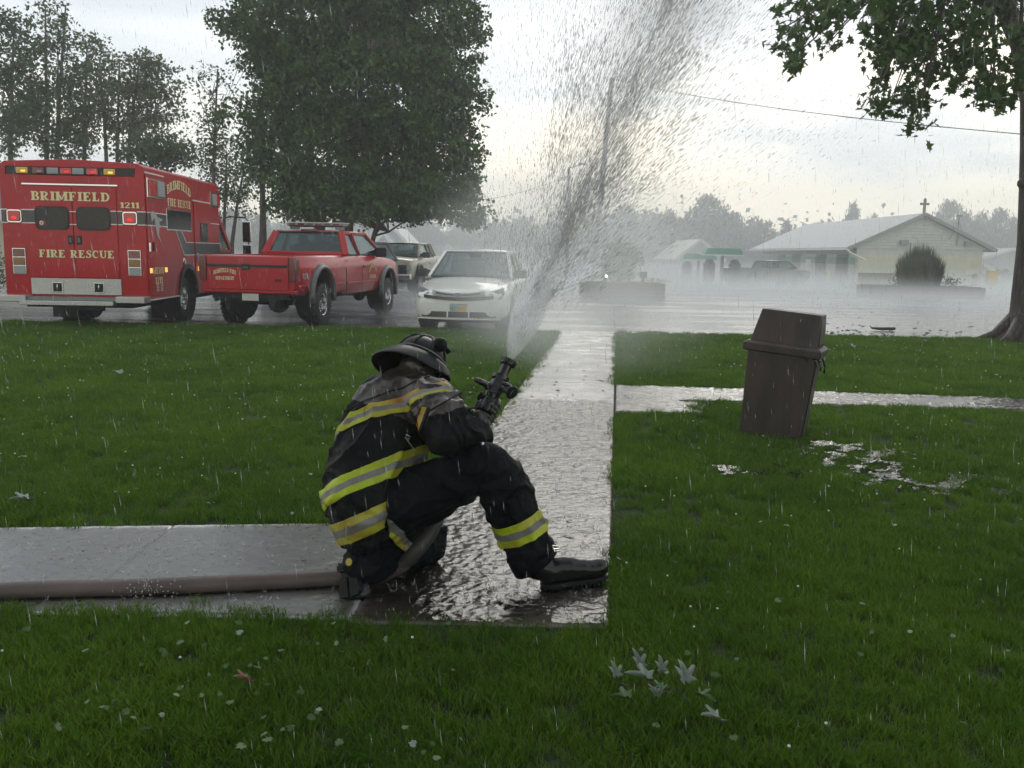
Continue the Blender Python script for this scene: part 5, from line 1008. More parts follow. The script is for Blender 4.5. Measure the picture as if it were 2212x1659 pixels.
# ------------------------------------------------------------------ generic greenhouse
def greenhouse(root, paint, bz, bw, rz, rw, yA, yB, yC, yD, posts, glass=None, th=.06, crown=.04, bw_r=None, pw=.07, trim=True):
    """yA windscreen base, yB windscreen top, yC roof rear, yD rear glass base; y decreases towards the tail"""
    glass = glass or M['glass']; bwr = bw_r or bw
    rows = []
    for i in range(5):
        y = yB+(yC-yB)*i/4; f = 1-.05*(abs(i-2)/2)**2; rows.append([(x*rw*f, y, rz+crown*(1-x*x)-.03*(abs(i-2)/2)**2) for x in (-1, -.7, 0, .7, 1)])
    mb = MB(); vs = [p for r_ in rows for p in r_]; mb.add(vs, [(i*5+j, (i+1)*5+j, (i+1)*5+j+1, i*5+j+1) for i in range(4) for j in range(4)])
    o = mb.build('roof', paint, root, smooth=True); s_ = o.modifiers.new('s', 'SOLIDIFY'); s_.thickness = .05; s_.offset = -1
    rwf = rw*.95; zr = rz-.035
    for s_ in (-1, 1): part('cab_frame', paint, root, lambda mb: (mb.beam((s_*bw*.99, yA, bz), (s_*rwf, yB, zr), pw, .06), mb.beam((s_*bwr*.99, yD, bz), (s_*rwf, yC, zr), pw*1.2, .08), mb.beam((s_*rwf, yB, zr+.0), (s_*rwf, yC, zr+.0), .06, .07), [mb.beam((s_*(bw+(bwr-bw)*(py-yA)/(yD-yA)), py, bz), (s_*rwf, pt, zr), .04, .09) for py, pt in posts]), bevel=.012)
    g = [('windscreen', [(-bw*.95, yA, bz+.01), (bw*.95, yA, bz+.01), (rwf*.97, yB+.01, zr-.01), (-rwf*.97, yB+.01, zr-.01)]), ('rear_window', [(-bwr*.93, yD, bz+.01), (bwr*.93, yD, bz+.01), (rwf*.95, yC, zr-.01), (-rwf*.95, yC, zr-.01)])]
    for n_, q in g: part(n_, glass, root, lambda mb: mb.add(q, [(0, 1, 2, 3)]))
    if trim:
        for n_, q in g: part('window_seal', M['black'], root, lambda mb: [mb.beam(q[i], q[(i+1) % 4], .045, .022, Vector((0, 1, .4))) for i in range(4)])
    ys0 = [yA] + [p[0] for p in posts] + [yD]; ys1 = [yB] + [p[1] for p in posts] + [yC]
    for s_ in (-1, 1):
        for i in range(len(ys0)-1):
            wa_ = bw+(bwr-bw)*(ys0[i]-yA)/(yD-yA); wb_ = bw+(bwr-bw)*(ys0[i+1]-yA)/(yD-yA)
            q = [(s_*wa_, ys0[i]-.05, bz+.02), (s_*wb_, ys0[i+1]+.05, bz+.02), (s_*rwf, ys1[i+1]+.04, zr-.03), (s_*rwf, ys1[i]-.06, zr-.03)]
            part('side_window', glass, root, lambda mb: mb.add(q, [(0, 1, 2, 3)])); part('window_seal', M['black'], root, lambda mb: [mb.beam(q[k], q[(k+1) % 4], .022, .022) for k in range(4)])
def seats(root, y, z, xs, w_=.46):
    for x in xs:
        part('seat', M['seat'], root, lambda mb: (mb.box((x, y, z), (w_, .14, .6), 0, -.15), mb.box((x, y+.02, z+.40), (w_*.55, .10, .18))), bevel=.05)
def mirrors(root, y, z, x, m_, w_=.22, h_=.17):
    for s_ in (-1, 1):
        h = part('wing_mirror', m_, root, lambda mb: (mb.loft([[(s_*(x-.10), y-.03, z-.03), (s_*(x-.10), y+.05, z-.03), (s_*(x-.10), y+.05, z+.03), (s_*(x-.10), y-.03, z+.03)], [(s_*x, y-.05, z-h_/2), (s_*x, y+.06, z-h_/2), (s_*x, y+.06, z+h_/2), (s_*x, y-.05, z+h_/2)], [(s_*(x+w_), y-.05, z-h_/2*.9), (s_*(x+w_), y+.04, z-h_/2*.9), (s_*(x+w_), y+.04, z+h_/2), (s_*(x+w_), y-.05, z+h_/2)]])), bevel=.02, fix=True)
# ------------------------------------------------------------------ PICKUP body function
def pickup(name, label, loc, rz, paint, long_bed=True, flare='grey_trim', facing_detail='rear', lift=1.0, tyre_r=.415, knob=30):
    root = thing(name, label, 'pickup truck', loc, rz)
    bedL = 2.45; cab0 = 2.50; cab1 = 4.55; nose = 6.15; ax0, ax1 = 1.17, 5.12; zb, zt = .62, 1.36; hw = .965
    def prof(zb_, zt_, w_, top=None):
        top = top or zt_; return [(0, zb_), (w_*.90, zb_), (w_*.97, zb_+.10), (w_*1.0, zb_+.30), (w_*1.0, zt_-.25), (w_*.975, zt_-.06), (w_*.93, zt_), (0, top)]
    st_ = [(0, prof(.66, 1.34, .945)), (.06, prof(.64, 1.36, hw)), (1.2, prof(.62, 1.365, hw)), (2.44, prof(.62, 1.37, hw)), (2.50, prof(.56, 1.37, hw*.985)), (3.5, prof(.56, 1.37, hw)), (4.5, prof(.56, 1.36, hw)), (4.75, prof(.56, 1.34, hw, 1.40)), (5.6, prof(.58, 1.28, hw*.99, 1.36)), (6.0, prof(.60, 1.22, hw*.95, 1.30)), (6.13, prof(.64, 1.12, hw*.90, 1.20))]
    body = loft_body(st_).build('body', paint, root, fix=True)
    cuts = [arch_cut(ax0, .52, .6, 1.2, .60), arch_cut(ax0, .52, -1.2, -.6, .60), arch_cut(ax1, .50, .6, 1.2, .56), arch_cut(ax1, .50, -1.2, -.6, .56), cutter(MB().bx(-.80, .80, .09, 2.38, .98, 1.6))]
    cut(body, cuts); smooth_by_angle(body, 38); b = body.modifiers.new('bevel', 'BEVEL'); b.width = .012; b.segments = 2; b.limit_method = 'ANGLE'; b.angle_limit = R(50)
    bxp('bed_liner', M['matte_black'], root, -.795, .795, .10, 2.37, .985, 1.0)
    for s_ in (-1, 1):
        for ya, rr_, zc in ((ax0, .53, .60), (ax1, .51, .56)):
            part('fender_flare', M[flare], root, lambda mb: mb.loft([[(s_*(hw-.02), ya+(rr_+.02-.03)*math.cos(R(a)), zc+(rr_+.02-.03)*math.sin(R(a))), (s_*(hw-.01), ya+(rr_+.09)*math.cos(R(a)), zc+(rr_+.085)*math.sin(R(a))), (s_*(hw+.06), ya+(rr_+.05)*math.cos(R(a)), zc+(rr_+.045)*math.sin(R(a))), (s_*(hw+.085), ya+rr_*math.cos(R(a)), zc+rr_*math.sin(R(a)))] for a in range(-14, 195, 13)]), fix=True, smooth=True)
            part('wheel_well', M['matte_black'], root, lambda mb: mb.lathe((s_*.55, ya, zc), (s_, 0, 0), [(.06, .001), (.06, rr_-.02), (.38, rr_-.02)], 18, cap=False))
            wheel(root, s_*.86, ya, tyre_r, .29, s_, .50, knob=knob)
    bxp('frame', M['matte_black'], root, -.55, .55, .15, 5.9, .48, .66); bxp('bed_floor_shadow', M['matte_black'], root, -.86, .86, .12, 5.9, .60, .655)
    part('axle', M['matte_black'], root, lambda mb: (mb.cyl((-.8, ax0, .44), (.8, ax0, .44), .065), mb.ell((.05, ax0, .42), (.22, .2, .20), 12)))
    part('axle', M['matte_black'], root, lambda mb: (mb.cyl((-.8, ax1, .44), (.8, ax1, .44), .05), mb.ell((.25, ax1, .42), (.15, .15, .15), 12))); part('hitch', M['matte_black'], root, lambda mb: (mb.box((-.45, .2, .46), (.08, .3, .22)), mb.box((.45, .2, .46), (.08, .3, .22)), mb.box((0, .1, .60), (1.5, .1, .10))))
    # seams
    for y in (2.475,): part('cab_gap', M['matte_black'], root, lambda mb: [mb.beam((s_*(hw+.0015), y, .58), (s_*(hw+.0015), y, 1.12), .006, .02, Vector((0, 1, 0))) for s_ in (-1, 1)])
    for y in (3.42, 4.52): part('door_seam', M['matte_black'], root, lambda mb: [mb.beam((s_*(hw+.0015), y, .64), (s_*(hw+.0015), y, 1.12), .004, .010, Vector((0, 1, 0))) for s_ in (-1, 1)])
    part('body_crease', paint, root, lambda mb: [mb.beam((s_*(hw-.003), y0_, .80), (s_*(hw-.003), y1_, .80), .014, .03) for s_ in (-1, 1) for y0_, y1_ in ((.06, .52), (1.80, 2.44), (2.53, 4.48))], bevel=.004)
    part('door_handle', M['black'], root, lambda mb: [mb.box((s_*(hw+.008), 3.55, 1.13), (.02, .16, .045)) for s_ in (-1, 1)], bevel=.006)
    greenhouse(root, paint, 1.365, .90, 1.88, .75, 4.98, 4.22, 2.78, 2.56, [(3.38, 3.34)], bw_r=.90, crown=.03, pw=.08)
    part('cab_back', paint, root, lambda mb: (mb.beam((-.92, 2.55, 1.37), (-.73, 2.78, 1.86), .16, .05, Vector((0, 1, 0))), mb.beam((.92, 2.55, 1.37), (.73, 2.78, 1.86), .16, .05, Vector((0, 1, 0))), mb.bx(-.9, .9, 2.53, 2.60, 1.36, 1.44)), bevel=.02)
    seats(root, 3.35, 1.30, (-.38, .42)); seats(root, 2.95, 1.12, (0,), 1.2)
    part('dashboard', M['black'], root, lambda mb: mb.box((0, 4.45, 1.33), (1.6, .45, .16)), bevel=.05)
    part('steering_wheel', M['black'], root, lambda mb: mb.tube([Vector((-.38+.19*math.cos(R(a)), 4.12-.06*math.sin(R(a)), 1.42+.19*math.sin(R(a)))) for a in range(0, 361, 20)], .016, 6, cap=False), smooth=True)
    part('rear_view_mirror', M['black'], root, lambda mb: mb.box((0, 4.2, 1.76), (.26, .04, .08)))
    mirrors(root, 4.42, 1.44, .95, M['black'], .24, .22)
    return root
PK = pickup('pickup_truck', 'red fire department pickup with grey fender flares and roof light bar, parked tail first', (-4.925, 16.475, 0), R(-10.6), M['red2'])
# tailgate
tg = bxp('tailgate', M['red2'], PK, -.81, .81, -.025, -.002, .72, 1.335, bevel=.012)
bxp('tailgate_strip', M['black'], tg, -.80, .80, -.036, -.026, 1.135, 1.185); h_ = bxp('tailgate_handle', M['black'], tg, -.10, .06, -.05, -.037, 1.09, 1.20, bevel=.008); bxp('handle_recess', M['grey_trim'], h_, -.07, .03, -.052, -.0505, 1.125, 1.145)
lettering('BRIMFIELD FIRE', .075, .46, (-.44, -.0255, .985), (1, 0, 0), (0, 0, 1), [M['gold'], M['outline']], PK, arc=.05)
lettering('DEPARTMENT', .065, .38, (-.44, -.0255, .895), (1, 0, 0), (0, 0, 1), [M['gold'], M['outline']], PK)
lettering('1901', .05, .15, (.62, -.0255, .88), (1, 0, 0), (0, 0, 1), [M['outline'], M['outline']], PK) if all(c in G for c in '1901') else lettering('1912', .05, .14, (.62, -.0255, .88), (1, 0, 0), (0, 0, 1), [M['outline'], M['outline']], PK)
for s_ in (-1, 1): part('tail_light', M['red_lens_dark'], PK, lambda mb: mb.loft([[(s_*.825, -.03, z), (s_*w_, -.028, z), (s_*(w_+.005), .13, z), (s_*.83, .05, z)] for z, w_ in ((.88, .955), (1.1, .972), (1.33, .955))]), fix=True, bevel=.01)
bxp('number_plate', M['alu'], PK, -.14, .19, .03, .04, .52, .65); bxp('rear_sill', M['red2'], PK, -.93, .93, -.012, .1, .665, .715, bevel=.01)
part('exhaust', M['chrome'], PK, lambda mb: mb.cyl((-1.02, 1.6, .42), (-.70, 1.6, .42), .05))
lb = bxp('light_bar', M['clear_lens'], PK, -.62, .66, 3.05, 3.40, 1.995, 2.045, bevel=.012); bxp('light_bar_base', M['black'], lb, -.58, .62, 3.08, 3.37, 1.965, 1.994); part('light_bar_leg', M['grey_metal'], lb, lambda mb: [mb.box((x, 3.2, 1.94), (.12, .25, .06)) for x in (-.5, .54)]); bxp('light_bar_top', M['white_line'], lb, -.64, .68, 3.04, 3.41, 2.047, 2.062)
for k in range(6): bxp('light_module', M['red_lens_dark' if k % 2 else 'grey_trim'], lb, -.56+k*.2, -.42+k*.2, 3.042, 3.049, 2.003, 2.038)
bxp('third_brake_light', M['red_lens_dark'], PK, -.16, .2, 2.735, 2.77, 1.872, 1.91)
lettering('911', .11, .28, (.968, .36, .93), (0, 1, 0), (0, 0, 1), [M['chrome'], M['outline']], PK)
lettering('BRIMFIELD', .08, .50, (.9685, 4.08, .98), (0, 1, 0), (0, 0, 1), [M['gold'], M['outline']], PK, arc=.13)
lettering('DEPARTMENT', .08, .42, (.9685, 4.08, .86), (0, 1, 0), (0, 0, 1), [M['gold'], M['outline']], PK)
part('round_emblem', M['red_lens'], PK, lambda mb: mb.lathe((-.80, 2.60, 1.52), (0, -1, 0), [(0, .04), (.004, .04)], 14))
# tan pickup
TK = pickup('pickup_truck', 'tan pickup with black fender flares parked nose first beyond the red pickup', (-4.35+.6, 32.0+6.0, terrain(38)), R(180-8), M['tan_paint'], flare='black', knob=0)
TK.location = Vector((-3.72, 38.0, terrain(35)))
part('grille', M['black'], TK, lambda mb: mb.box((0, 6.15, .92), (1.5, .06, .32)), bevel=.02); part('bumper', M['chrome'], TK, lambda mb: mb.box((0, 6.25, .66), (1.9, .18, .2)), bevel=.04)
for s_ in (-1, 1): part('headlight', M['clear_lens'], TK, lambda mb: mb.box((s_*.78, 6.13, .98), (.26, .06, .18)), bevel=.02)
part('antenna', M['black'], TK, lambda mb: mb.cyl((.72, 5.2, 1.30), (.72, 5.1, 2.35), .009, n=5))
# dark pickup and its trailer at the car wash
q = at(1608, 600, 62)
DK = pickup('pickup_truck', 'hazy dark pickup beside the car wash bays', (q.x-1.6, 59.5, terrain(60)), R(-65), M['grey_paint'], flare='black', knob=0)
tr0 = thing('utility_trailer', 'hazy dark flat trailer with boxed sides before the first wash bay', 'trailer', (at(1662, 600, 61).x, 60.5, terrain(61)), R(-70))
bxp('bed', M['matte_black'], tr0, -.8, .8, -1.0, 1.0, .5, .62); bxp('side_board', M['brick'], tr0, -.82, -.76, -1.0, 1.0, .62, 1.15); bxp('side_board', M['brick'], tr0, .76, .82, -1.0, 1.0, .62, 1.15); bxp('tail_board', M['brick'], tr0, -.76, .76, -1.0, -.95, .62, 1.15); part('drawbar', M['matte_black'], tr0, lambda mb: mb.beam((0, 1.0, .5), (0, 2.0, .45), .08, .08))
for s_ in (-1, 1): wheel(tr0, s_*.95, 0, .33, .18, s_, .55)
M['silver_trim'] = mat('silver_trim', (.48, .49, .50), .3, .5)
# ------------------------------------------------------------------ WHITE SEDAN
CA = thing('parked_car', 'white compact sedan with chrome grille and yellow-lettered plate facing the camera', 'car', (-.985, 16.60, 0), R(180-7.0))
def pf(w_, zb_, zm, zs, zt_, ws=None, wt=None):
    ws = ws or w_*.96; wt = wt or w_*.62; return [(0, zb_), (w_*.86, zb_), (w_*.975, zb_+.09), (w_, zm), (w_*.99, zm+(zs-zm)*.55), (ws, zs), (wt, zs+(zt_-zs)*.75), (0, zt_)]
st_ = [(0.0, pf(.56, .27, .42, .60, .63)), (-.035, pf(.68, .23, .42, .64, .68)), (-.12, pf(.79, .19, .42, .69, .74)), (-.30, pf(.845, .19, .45, .745, .80)), (-.70, pf(.86, .19, .48, .81, .885)), (-1.10, pf(.865, .19, .5, .87, .95)), (-1.35, pf(.865, .19, .5, .91, .98)), (-2.2, pf(.865, .18, .5, .92, .96)), (-3.2, pf(.865, .18, .5, .93, .97)), (-3.9, pf(.86, .20, .52, .95, 1.01)), (-4.25, pf(.82, .26, .55, .94, 1.0)), (-4.42, pf(.72, .34, .55, .86, .93))]
body = loft_body(st_).build('body', M['white_paint'], CA, fix=True, subsurf=2); bake(body)
cut(body, [arch_cut(-.88, .345, .55, 1.1, .32), arch_cut(-.88, .345, -1.1, -.55, .32), arch_cut(-3.5, .345, .55, 1.1, .32), arch_cut(-3.5, .345, -1.1, -.55, .32)]); smooth_by_angle(body, 40)
greenhouse(CA, M['white_paint'], .945, .79, 1.455, .64, -1.28, -2.02, -3.20, -3.95, [(-2.45, -2.55), (-3.3, -3.15)], bw_r=.74, crown=.035, pw=.06)
for s_ in (-1, 1):
    for ya in (-.88, -3.5):
        wheel(CA, s_*.76, ya, .315, .195, s_, .66, steel=False); part('wheel_well', M['matte_black'], CA, lambda mb: mb.lathe((s_*.5, ya, .32), (s_, 0, 0), [(.06, .001), (.06, .34), (.33, .34)], 18, cap=False))
bxp('undercarriage', M['matte_black'], CA, -.7, .7, -4.1, -.25, .15, .25)
part('dashboard', M['black'], CA, lambda mb: mb.box((0, -1.75, .95), (1.3, .4, .12)), bevel=.04); seats(CA, -2.35, .98, (-.34, .34), .42); seats(CA, -3.1, .92, (0,), 1.1)
part('rear_view_mirror', M['black'], CA, lambda mb: mb.box((0, -1.92, 1.36), (.24, .04, .07)), bevel=.01)
mirrors(CA, -1.45, 1.02, .86, M['black'], .19, .16)
def front_y(x, base=0.0): return base + .004 - .125*abs(x/.79)**3.4
def strip(name, m_, parent, xs, z0, z1, off, th=.02, zc=lambda x: 0, **k):
    mb = MB(); secs = [[(x, front_y(x)+off, z0+zc(x)), (x, front_y(x)+off+th, z0+zc(x)), (x, front_y(x)+off+th, z1+zc(x)), (x, front_y(x)+off, z1+zc(x))] for x in xs]; mb.loft(secs); return mb.build(name, m_, parent, fix=True, **k)
X_ = [i/12*.46 for i in range(-12, 13)]
cv = lambda x: .05*(abs(x)/.46)**2
strip('grille_surround', M['silver_trim'], CA, X_, .622, .70, -.06, .095, cv, bevel=.006)
gr = strip('grille', M['black'], CA, [x*.86 for x in X_], .647, .677, .036, .004, cv)
strip('lower_grille', M['black'], CA, [i/12*.62 for i in range(-12, 13)], .560, .618, -.03, .052, lambda x: .045*(abs(x)/.62)**2)
strip('bumper_intake', M['black'], CA, [i/12*.66 for i in range(-12, 13)], .262, .362, -.035, .045)
for x in (-.19, .19): strip('intake_bar', M['white_paint'], CA, [x-.012, x+.012], .255, .37, .0, .018)
strip('bumper_lip', M['white_paint'], CA, [i/12*.74 for i in range(-12, 13)], .225, .245, -.03, .05)
part('badge', mat('blue_badge', (.01, .03, .12), .25, coat=.6), CA, lambda mb: mb.lathe((0, .036, .662), (0, 1, 0), [(0, .001), (0.001, .055), (.008, .055)], 22)); CA_b = children(CA)[-1]
CA.scale = (1.07, 1, 1.045); CA.location.x -= .05
bdg = [c for c in children(CA) if c.name.startswith('badge')][0]; bdg.scale = (1.35, 1, .62); bdg.location = (0, 0, .662*.38)
sc_ = MB(); 
for seg in ([(.075, .690), (.055, .700), (.045, .685), (.05, .665), (.06, .655)], [(.03, .668), (.02, .680), (.010, .668), (.02, .660), (.03, .668)], [(-.002, .660), (-.006, .680), (-.02, .678)], [(-.05, .665), (-.035, .680), (-.03, .665), (-.05, .660), (-.062, .698)]): sc_.tube([(x, .0135, z) for x, z in seg], .0028, 5)
tr_ = [(.073*math.cos(R(a))*1.0, .013, .675+.034*math.sin(R(a))) for a in range(0, 361, 20)]; sc_.tube(tr_, .003, 5, cap=False)
sc_.build('badge_script', M['chrome'], bdg).matrix_parent_inverse = Matrix.Identity(4)
bs = [c for c in children(bdg)][0]; bs.scale = (1/1.35, 1, 1/.62); bs.location = (0, .032, -.662*.38/.62-.013)
for s_ in (-1, 1):
    pts_ = [(.42, .60), (.47, .70), (.62, .755), (.755, .80), (.79, .69), (.74, .60), (.56, .58)]
    fy = lambda x: front_y(x, .0)
    hl = MB(); a_ = [(s_*x, front_y(x)-.07-max(0, z-.60)*1.15, z) for x, z in pts_]; b_ = [(s_*x, front_y(x)+.022-max(0, z-.60)*1.15, z) for x, z in pts_]; hl.loft([a_, b_]); h_ = hl.build('headlight', M['grey_trim'], CA, fix=True, bevel=.01)
    lens = MB(); a_ = [(s_*(.60+(x-.60)*.93), front_y(x)+.026-max(0, z-.60)*1.15, .69+(z-.69)*.88) for x, z in pts_]; lens.add(a_, [tuple(range(7))]); lens.build('lens', M['grey_metal'], h_)
    for x, z in ((.56, .655), (.66, .70)): lp_ = MB(); lp_.lathe((s_*x, front_y(x)+.018-max(0, z-.60)*1.15, z), (0, 1, 0), [(0, .045), (.012, .04), (.013, .002)], 14); lp_.build('reflector', M['grey_metal'], h_)
pl = bxp('number_plate', M['gold'], CA, -.155, .155, .012, .018, .365, .515, bevel=.004)
M['plate_blue'] = mat('plate_blue', (.25, .36, .38), .4); M['plate_gold'] = mat('plate_orange', (.62, .42, .12), .4); M['plate_ink'] = mat('plate_ink', (.03, .04, .05), .5); M['plate_ink2'] = mat('plate_orange_ink', (.30, .14, .03), .5)
def text(body_, size, loc_, rot, m_, parent, name='lettering', sx=1.0, ext=.001):
    cu = bpy.data.curves.new(name, 'FONT'); cu.body = body_; cu.size = size; cu.align_x = 'CENTER'; cu.extrude = ext; o = bpy.data.objects.new(name, cu); C.objects.link(o)
    bpy.context.view_layer.update(); me = bpy.data.meshes.new_from_object(o.evaluated_get(bpy.context.evaluated_depsgraph_get())); me.name = name; bpy.data.objects.remove(o)
    me.materials.clear(); me.materials.append(m_); o = obj(name, me, parent); o.location = loc_; o.rotation_euler = rot; o.scale = (sx, 1, 1); return o
bxp('plate_upper', M['plate_blue'], pl, -.15, .15, .0185, .0195, .475, .51); bxp('plate_field', M['plate_blue'], pl, .0, .15, .0185, .0195, .37, .474); bxp('plate_field', M['plate_gold'], pl, -.15, -.001, .0185, .0195, .37, .474)
text('FEC', .085, (.085, .021, .392), (R(90), 0, R(180)), M['plate_ink'], pl, sx=.75); text('2272', .085, (-.065, .021, .392), (R(90), 0, R(180)), M['plate_ink2'], pl, sx=.75)
for x in (-.27, .27): part('washer_jet', M['black'], CA, lambda mb: mb.box((x, -1.05, .97), (.03, .03, .015)))
part('wiper', M['black'], CA, lambda mb: (mb.tube([(.55, -1.27, .97), (.1, -1.30, .985)], .012, 5), mb.tube([(-.1, -1.27, .97), (-.55, -1.30, .985)], .012, 5), mb.box((0, -1.24, .955), (1.4, .05, .02))))
part('door_seam', M['grey_trim'], CA, lambda mb: [mb.beam((s_*.868, y, .35), (s_*.85, y-.05, .92), .003, .008, Vector((0, 1, 0))) for s_ in (-1, 1) for y in (-1.35, -2.42, -3.2)]); part('door_handle', M['white_paint'], CA, lambda mb: [mb.box((s_*.875, y, .78), (.03, .16, .03)) for s_ in (-1, 1) for y in (-2.25, -3.05)], bevel=.008)
part('aerial', M['black'], CA, lambda mb: mb.cyl((0, -3.0, 1.48), (0, -3.12, 1.72), .005, n=5))
# grey minivan behind the ambulance mirror
V = thing('parked_minivan', 'dark grey vehicle with sloping windscreen half hidden behind the red pickup bed', 'van', (-6.6, 25.0, 0), R(180-25))
st_ = [(0.0, pf(.7, .30, .6, .85, .9)), (-.2, pf(.85, .25, .6, .95, 1.0)), (-.9, pf(.93, .22, .6, 1.08, 1.16)), (-1.3, pf(.95, .22, .6, 1.12, 1.2)), (-4.6, pf(.95, .24, .6, 1.12, 1.2)), (-4.8, pf(.9, .3, .6, 1.1, 1.15))]
body = loft_body(st_).build('body', M['grey_paint'], V, fix=True); cut(body, [arch_cut(y, .37, s_*.6, s_*1.2, .34) for y in (-.9, -3.9) for s_ in (-1, 1)]); smooth_by_angle(body, 40)
greenhouse(V, M['grey_paint'], 1.15, .88, 1.74, .70, -1.1, -1.95, -4.5, -4.75, [(-2.4, -2.45), (-3.5, -3.5)], glass=M['glass'], crown=.04)
for s_ in (-1, 1):
    for ya in (-.9, -3.9): wheel(V, s_*.85, ya, .34, .21, s_, .62)
mirrors(V, -1.35, 1.22, .95, M['black'], .2, .17); part('dashboard', M['black'], V, lambda mb: mb.box((0, -1.6, 1.14), (1.5, .4, .14)))
# dark vehicle and shrub at the very left edge
es = thing('evergreen_shrub', 'dark rounded evergreen shrub at the left edge beside the ambulance', 'bush', (at(-2, 560, 24).x-.35, 24, 0)); cl = sample_env([((0, 0, .75), (.55, .5, .75))], 120, .3); obj('crown', leaves_mesh('crown', np.repeat(cl, 22, 0)+rng.normal(size=(2640, 3))*.07, .06, M['bush']), es)
# ================================================================== FIREFIGHTER
def cp(cx, cy, Y): return at(610+.4085*cx, 677.7+.4085*cy, Y)     # sight lines of the close-up crop
M['coat'] = mat('wet_black_turnout_coat', (.006, .0065, .008), .42, col2=(.012, .012, .013), vs=7, bump=.022, bs=9, spec=.09, coat=.0)
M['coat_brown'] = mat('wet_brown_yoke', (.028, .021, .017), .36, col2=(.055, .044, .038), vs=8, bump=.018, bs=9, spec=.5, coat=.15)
M['trousers'] = mat('wet_black_turnout_trousers', (.004, .0048, .007), .5, col2=(.009, .0095, .012), vs=8, bump=.020, bs=9, spec=.06)
M['seam'] = mat('dark_seam', (.006, .006, .006), .7)
def lime(name, c, c2): return mat(name, c, .45, col2=c2, vs=9, bump=.002, bs=60)
M['lime'] = lime('lime_reflective_tape', (.42, .54, .015), (.34, .33, .02)); M['lime_dull'] = lime('dull_lime_tape', (.40, .40, .03), (.32, .25, .03)); M['orange_tape'] = lime('soiled_orange_tape', (.30, .11, .03), (.42, .33, .03)); M['silver'] = lime('silver_reflective_tape', (.22, .22, .21), (.14, .135, .13))
M['leather'] = mat('black_boot_leather', (.007, .007, .008), .26, bump=.004, bs=20, coat=.15, var=.2, spec=.35)
M['sole'] = mat('rubber_sole', (.008, .0085, .009), .5, var=.3, vs=14, spec=.25); M['helmet'] = mat('black_helmet', (.005, .005, .006), .42, coat=.03, spec=.25, var=.2, vs=6, bump=.0015, bs=30); M['skin'] = mat('skin', (.42, .17, .12), .5); M['hair'] = mat('hair', (.03, .02, .015), .8); M['glove'] = mat('dark_glove', (.022, .019, .017), .5, var=.3, vs=18, bump=.004, bs=30, coat=.15)
FFG = cp(600, 1450, 3.85); PER = thing('person', 'kneeling firefighter in black turnout gear with lime stripes and helmet aiming a hose nozzle upward', 'person', (FFG.x, FFG.y, 0))
PO = Vector((FFG.x, FFG.y, 0))
def remeshed(name, mb, m, parent=PER, vox=.010, smooth=8, fold=None, sub=PO):
    me = mb.mesh(name, m); o = bpy.data.objects.new(name, me); C.objects.link(o)
    r_ = o.modifiers.new('r', 'REMESH'); r_.mode = 'VOXEL'; r_.voxel_size = vox; s_ = o.modifiers.new('s', 'SMOOTH'); s_.factor = .5; s_.iterations = smooth
    bake(o); me = o.data; me.materials.clear(); me.materials.append(m) if not isinstance(m, list) else [me.materials.append(q) for q in m]
    n_ = len(me.vertices); co = np.empty(n_*3); me.vertices.foreach_get('co', co); co = co.reshape(-1, 3); no = np.array([v.normal[:] for v in me.vertices])
    if fold:
        for (fr, amp, ax, seed) in fold:
            ax = Vector(ax).normalized(); s1, s2, _ = frame(ax)
            for i in range(n_):
                p = Vector(co[i]); q = Vector((p.dot(ax)*fr[0], p.dot(s1)*fr[1], p.dot(s2)*fr[1]+seed)); w_ = noise.noise_vector(q*.5)*.9
                v = noise.noise(q+w_); r1_ = 1-min(1, abs(v)*3.2); co[i] += no[i]*amp*(r1_**2-.25)
    co -= np.array(sub); me.vertices.foreach_set('co', co.astype(np.float32).ravel()); me.polygons.foreach_set('use_smooth', [True]*len(me.polygons)); me.update(); o.parent = parent; return o
def limb(mb, pts, rad, n=20): mb.tube(pts, rad, n); mb.ell(pts[0], (min(np.atleast_1d(rad[0])),)*3, 14); mb.ell(pts[-1], (min(np.atleast_1d(rad[-1])),)*3, 14)
def inplane(a, b): return (Vector(b)-Vector(a))
def band(src, name, co, no, widths, mats, parent, push=.004, clips=()):
    """cuts a strip of a garment between parallel planes and lifts it off the cloth"""
    bm = bmesh.new(); bm.from_mesh(src.data); co = Vector(co)-PO; no = Vector(no).normalized(); tot = sum(widths); g = lambda: bm.verts[:]+bm.edges[:]+bm.faces[:]
    bmesh.ops.bisect_plane(bm, geom=g(), plane_co=co-no*tot/2, plane_no=-no, clear_outer=True); bmesh.ops.bisect_plane(bm, geom=g(), plane_co=co+no*tot/2, plane_no=no, clear_outer=True)
    for c_, n_ in clips: bmesh.ops.bisect_plane(bm, geom=g(), plane_co=Vector(c_)-PO, plane_no=Vector(n_).normalized(), clear_outer=True)
    t = -tot/2; cuts_ = []
    for w_ in widths[:-1]: t += w_; cuts_.append(t); bmesh.ops.bisect_plane(bm, geom=g(), plane_co=co+no*t, plane_no=no)
    for f in bm.faces:
        d = (f.calc_center_median()-co).dot(no); f.material_index = sum(1 for c_ in cuts_ if d > c_); f.smooth = True
    nn = [(v, v.normal.copy()) for v in bm.verts]
    for v, n_ in nn: v.co += n_*push
    me = bpy.data.meshes.new(name); bm.to_mesh(me); bm.free()
    for m_ in mats: me.materials.append(m_)
    o = obj(name, me, parent); s_ = o.modifiers.new('s', 'SOLIDIFY'); s_.thickness = .0025; s_.offset = 1; return o
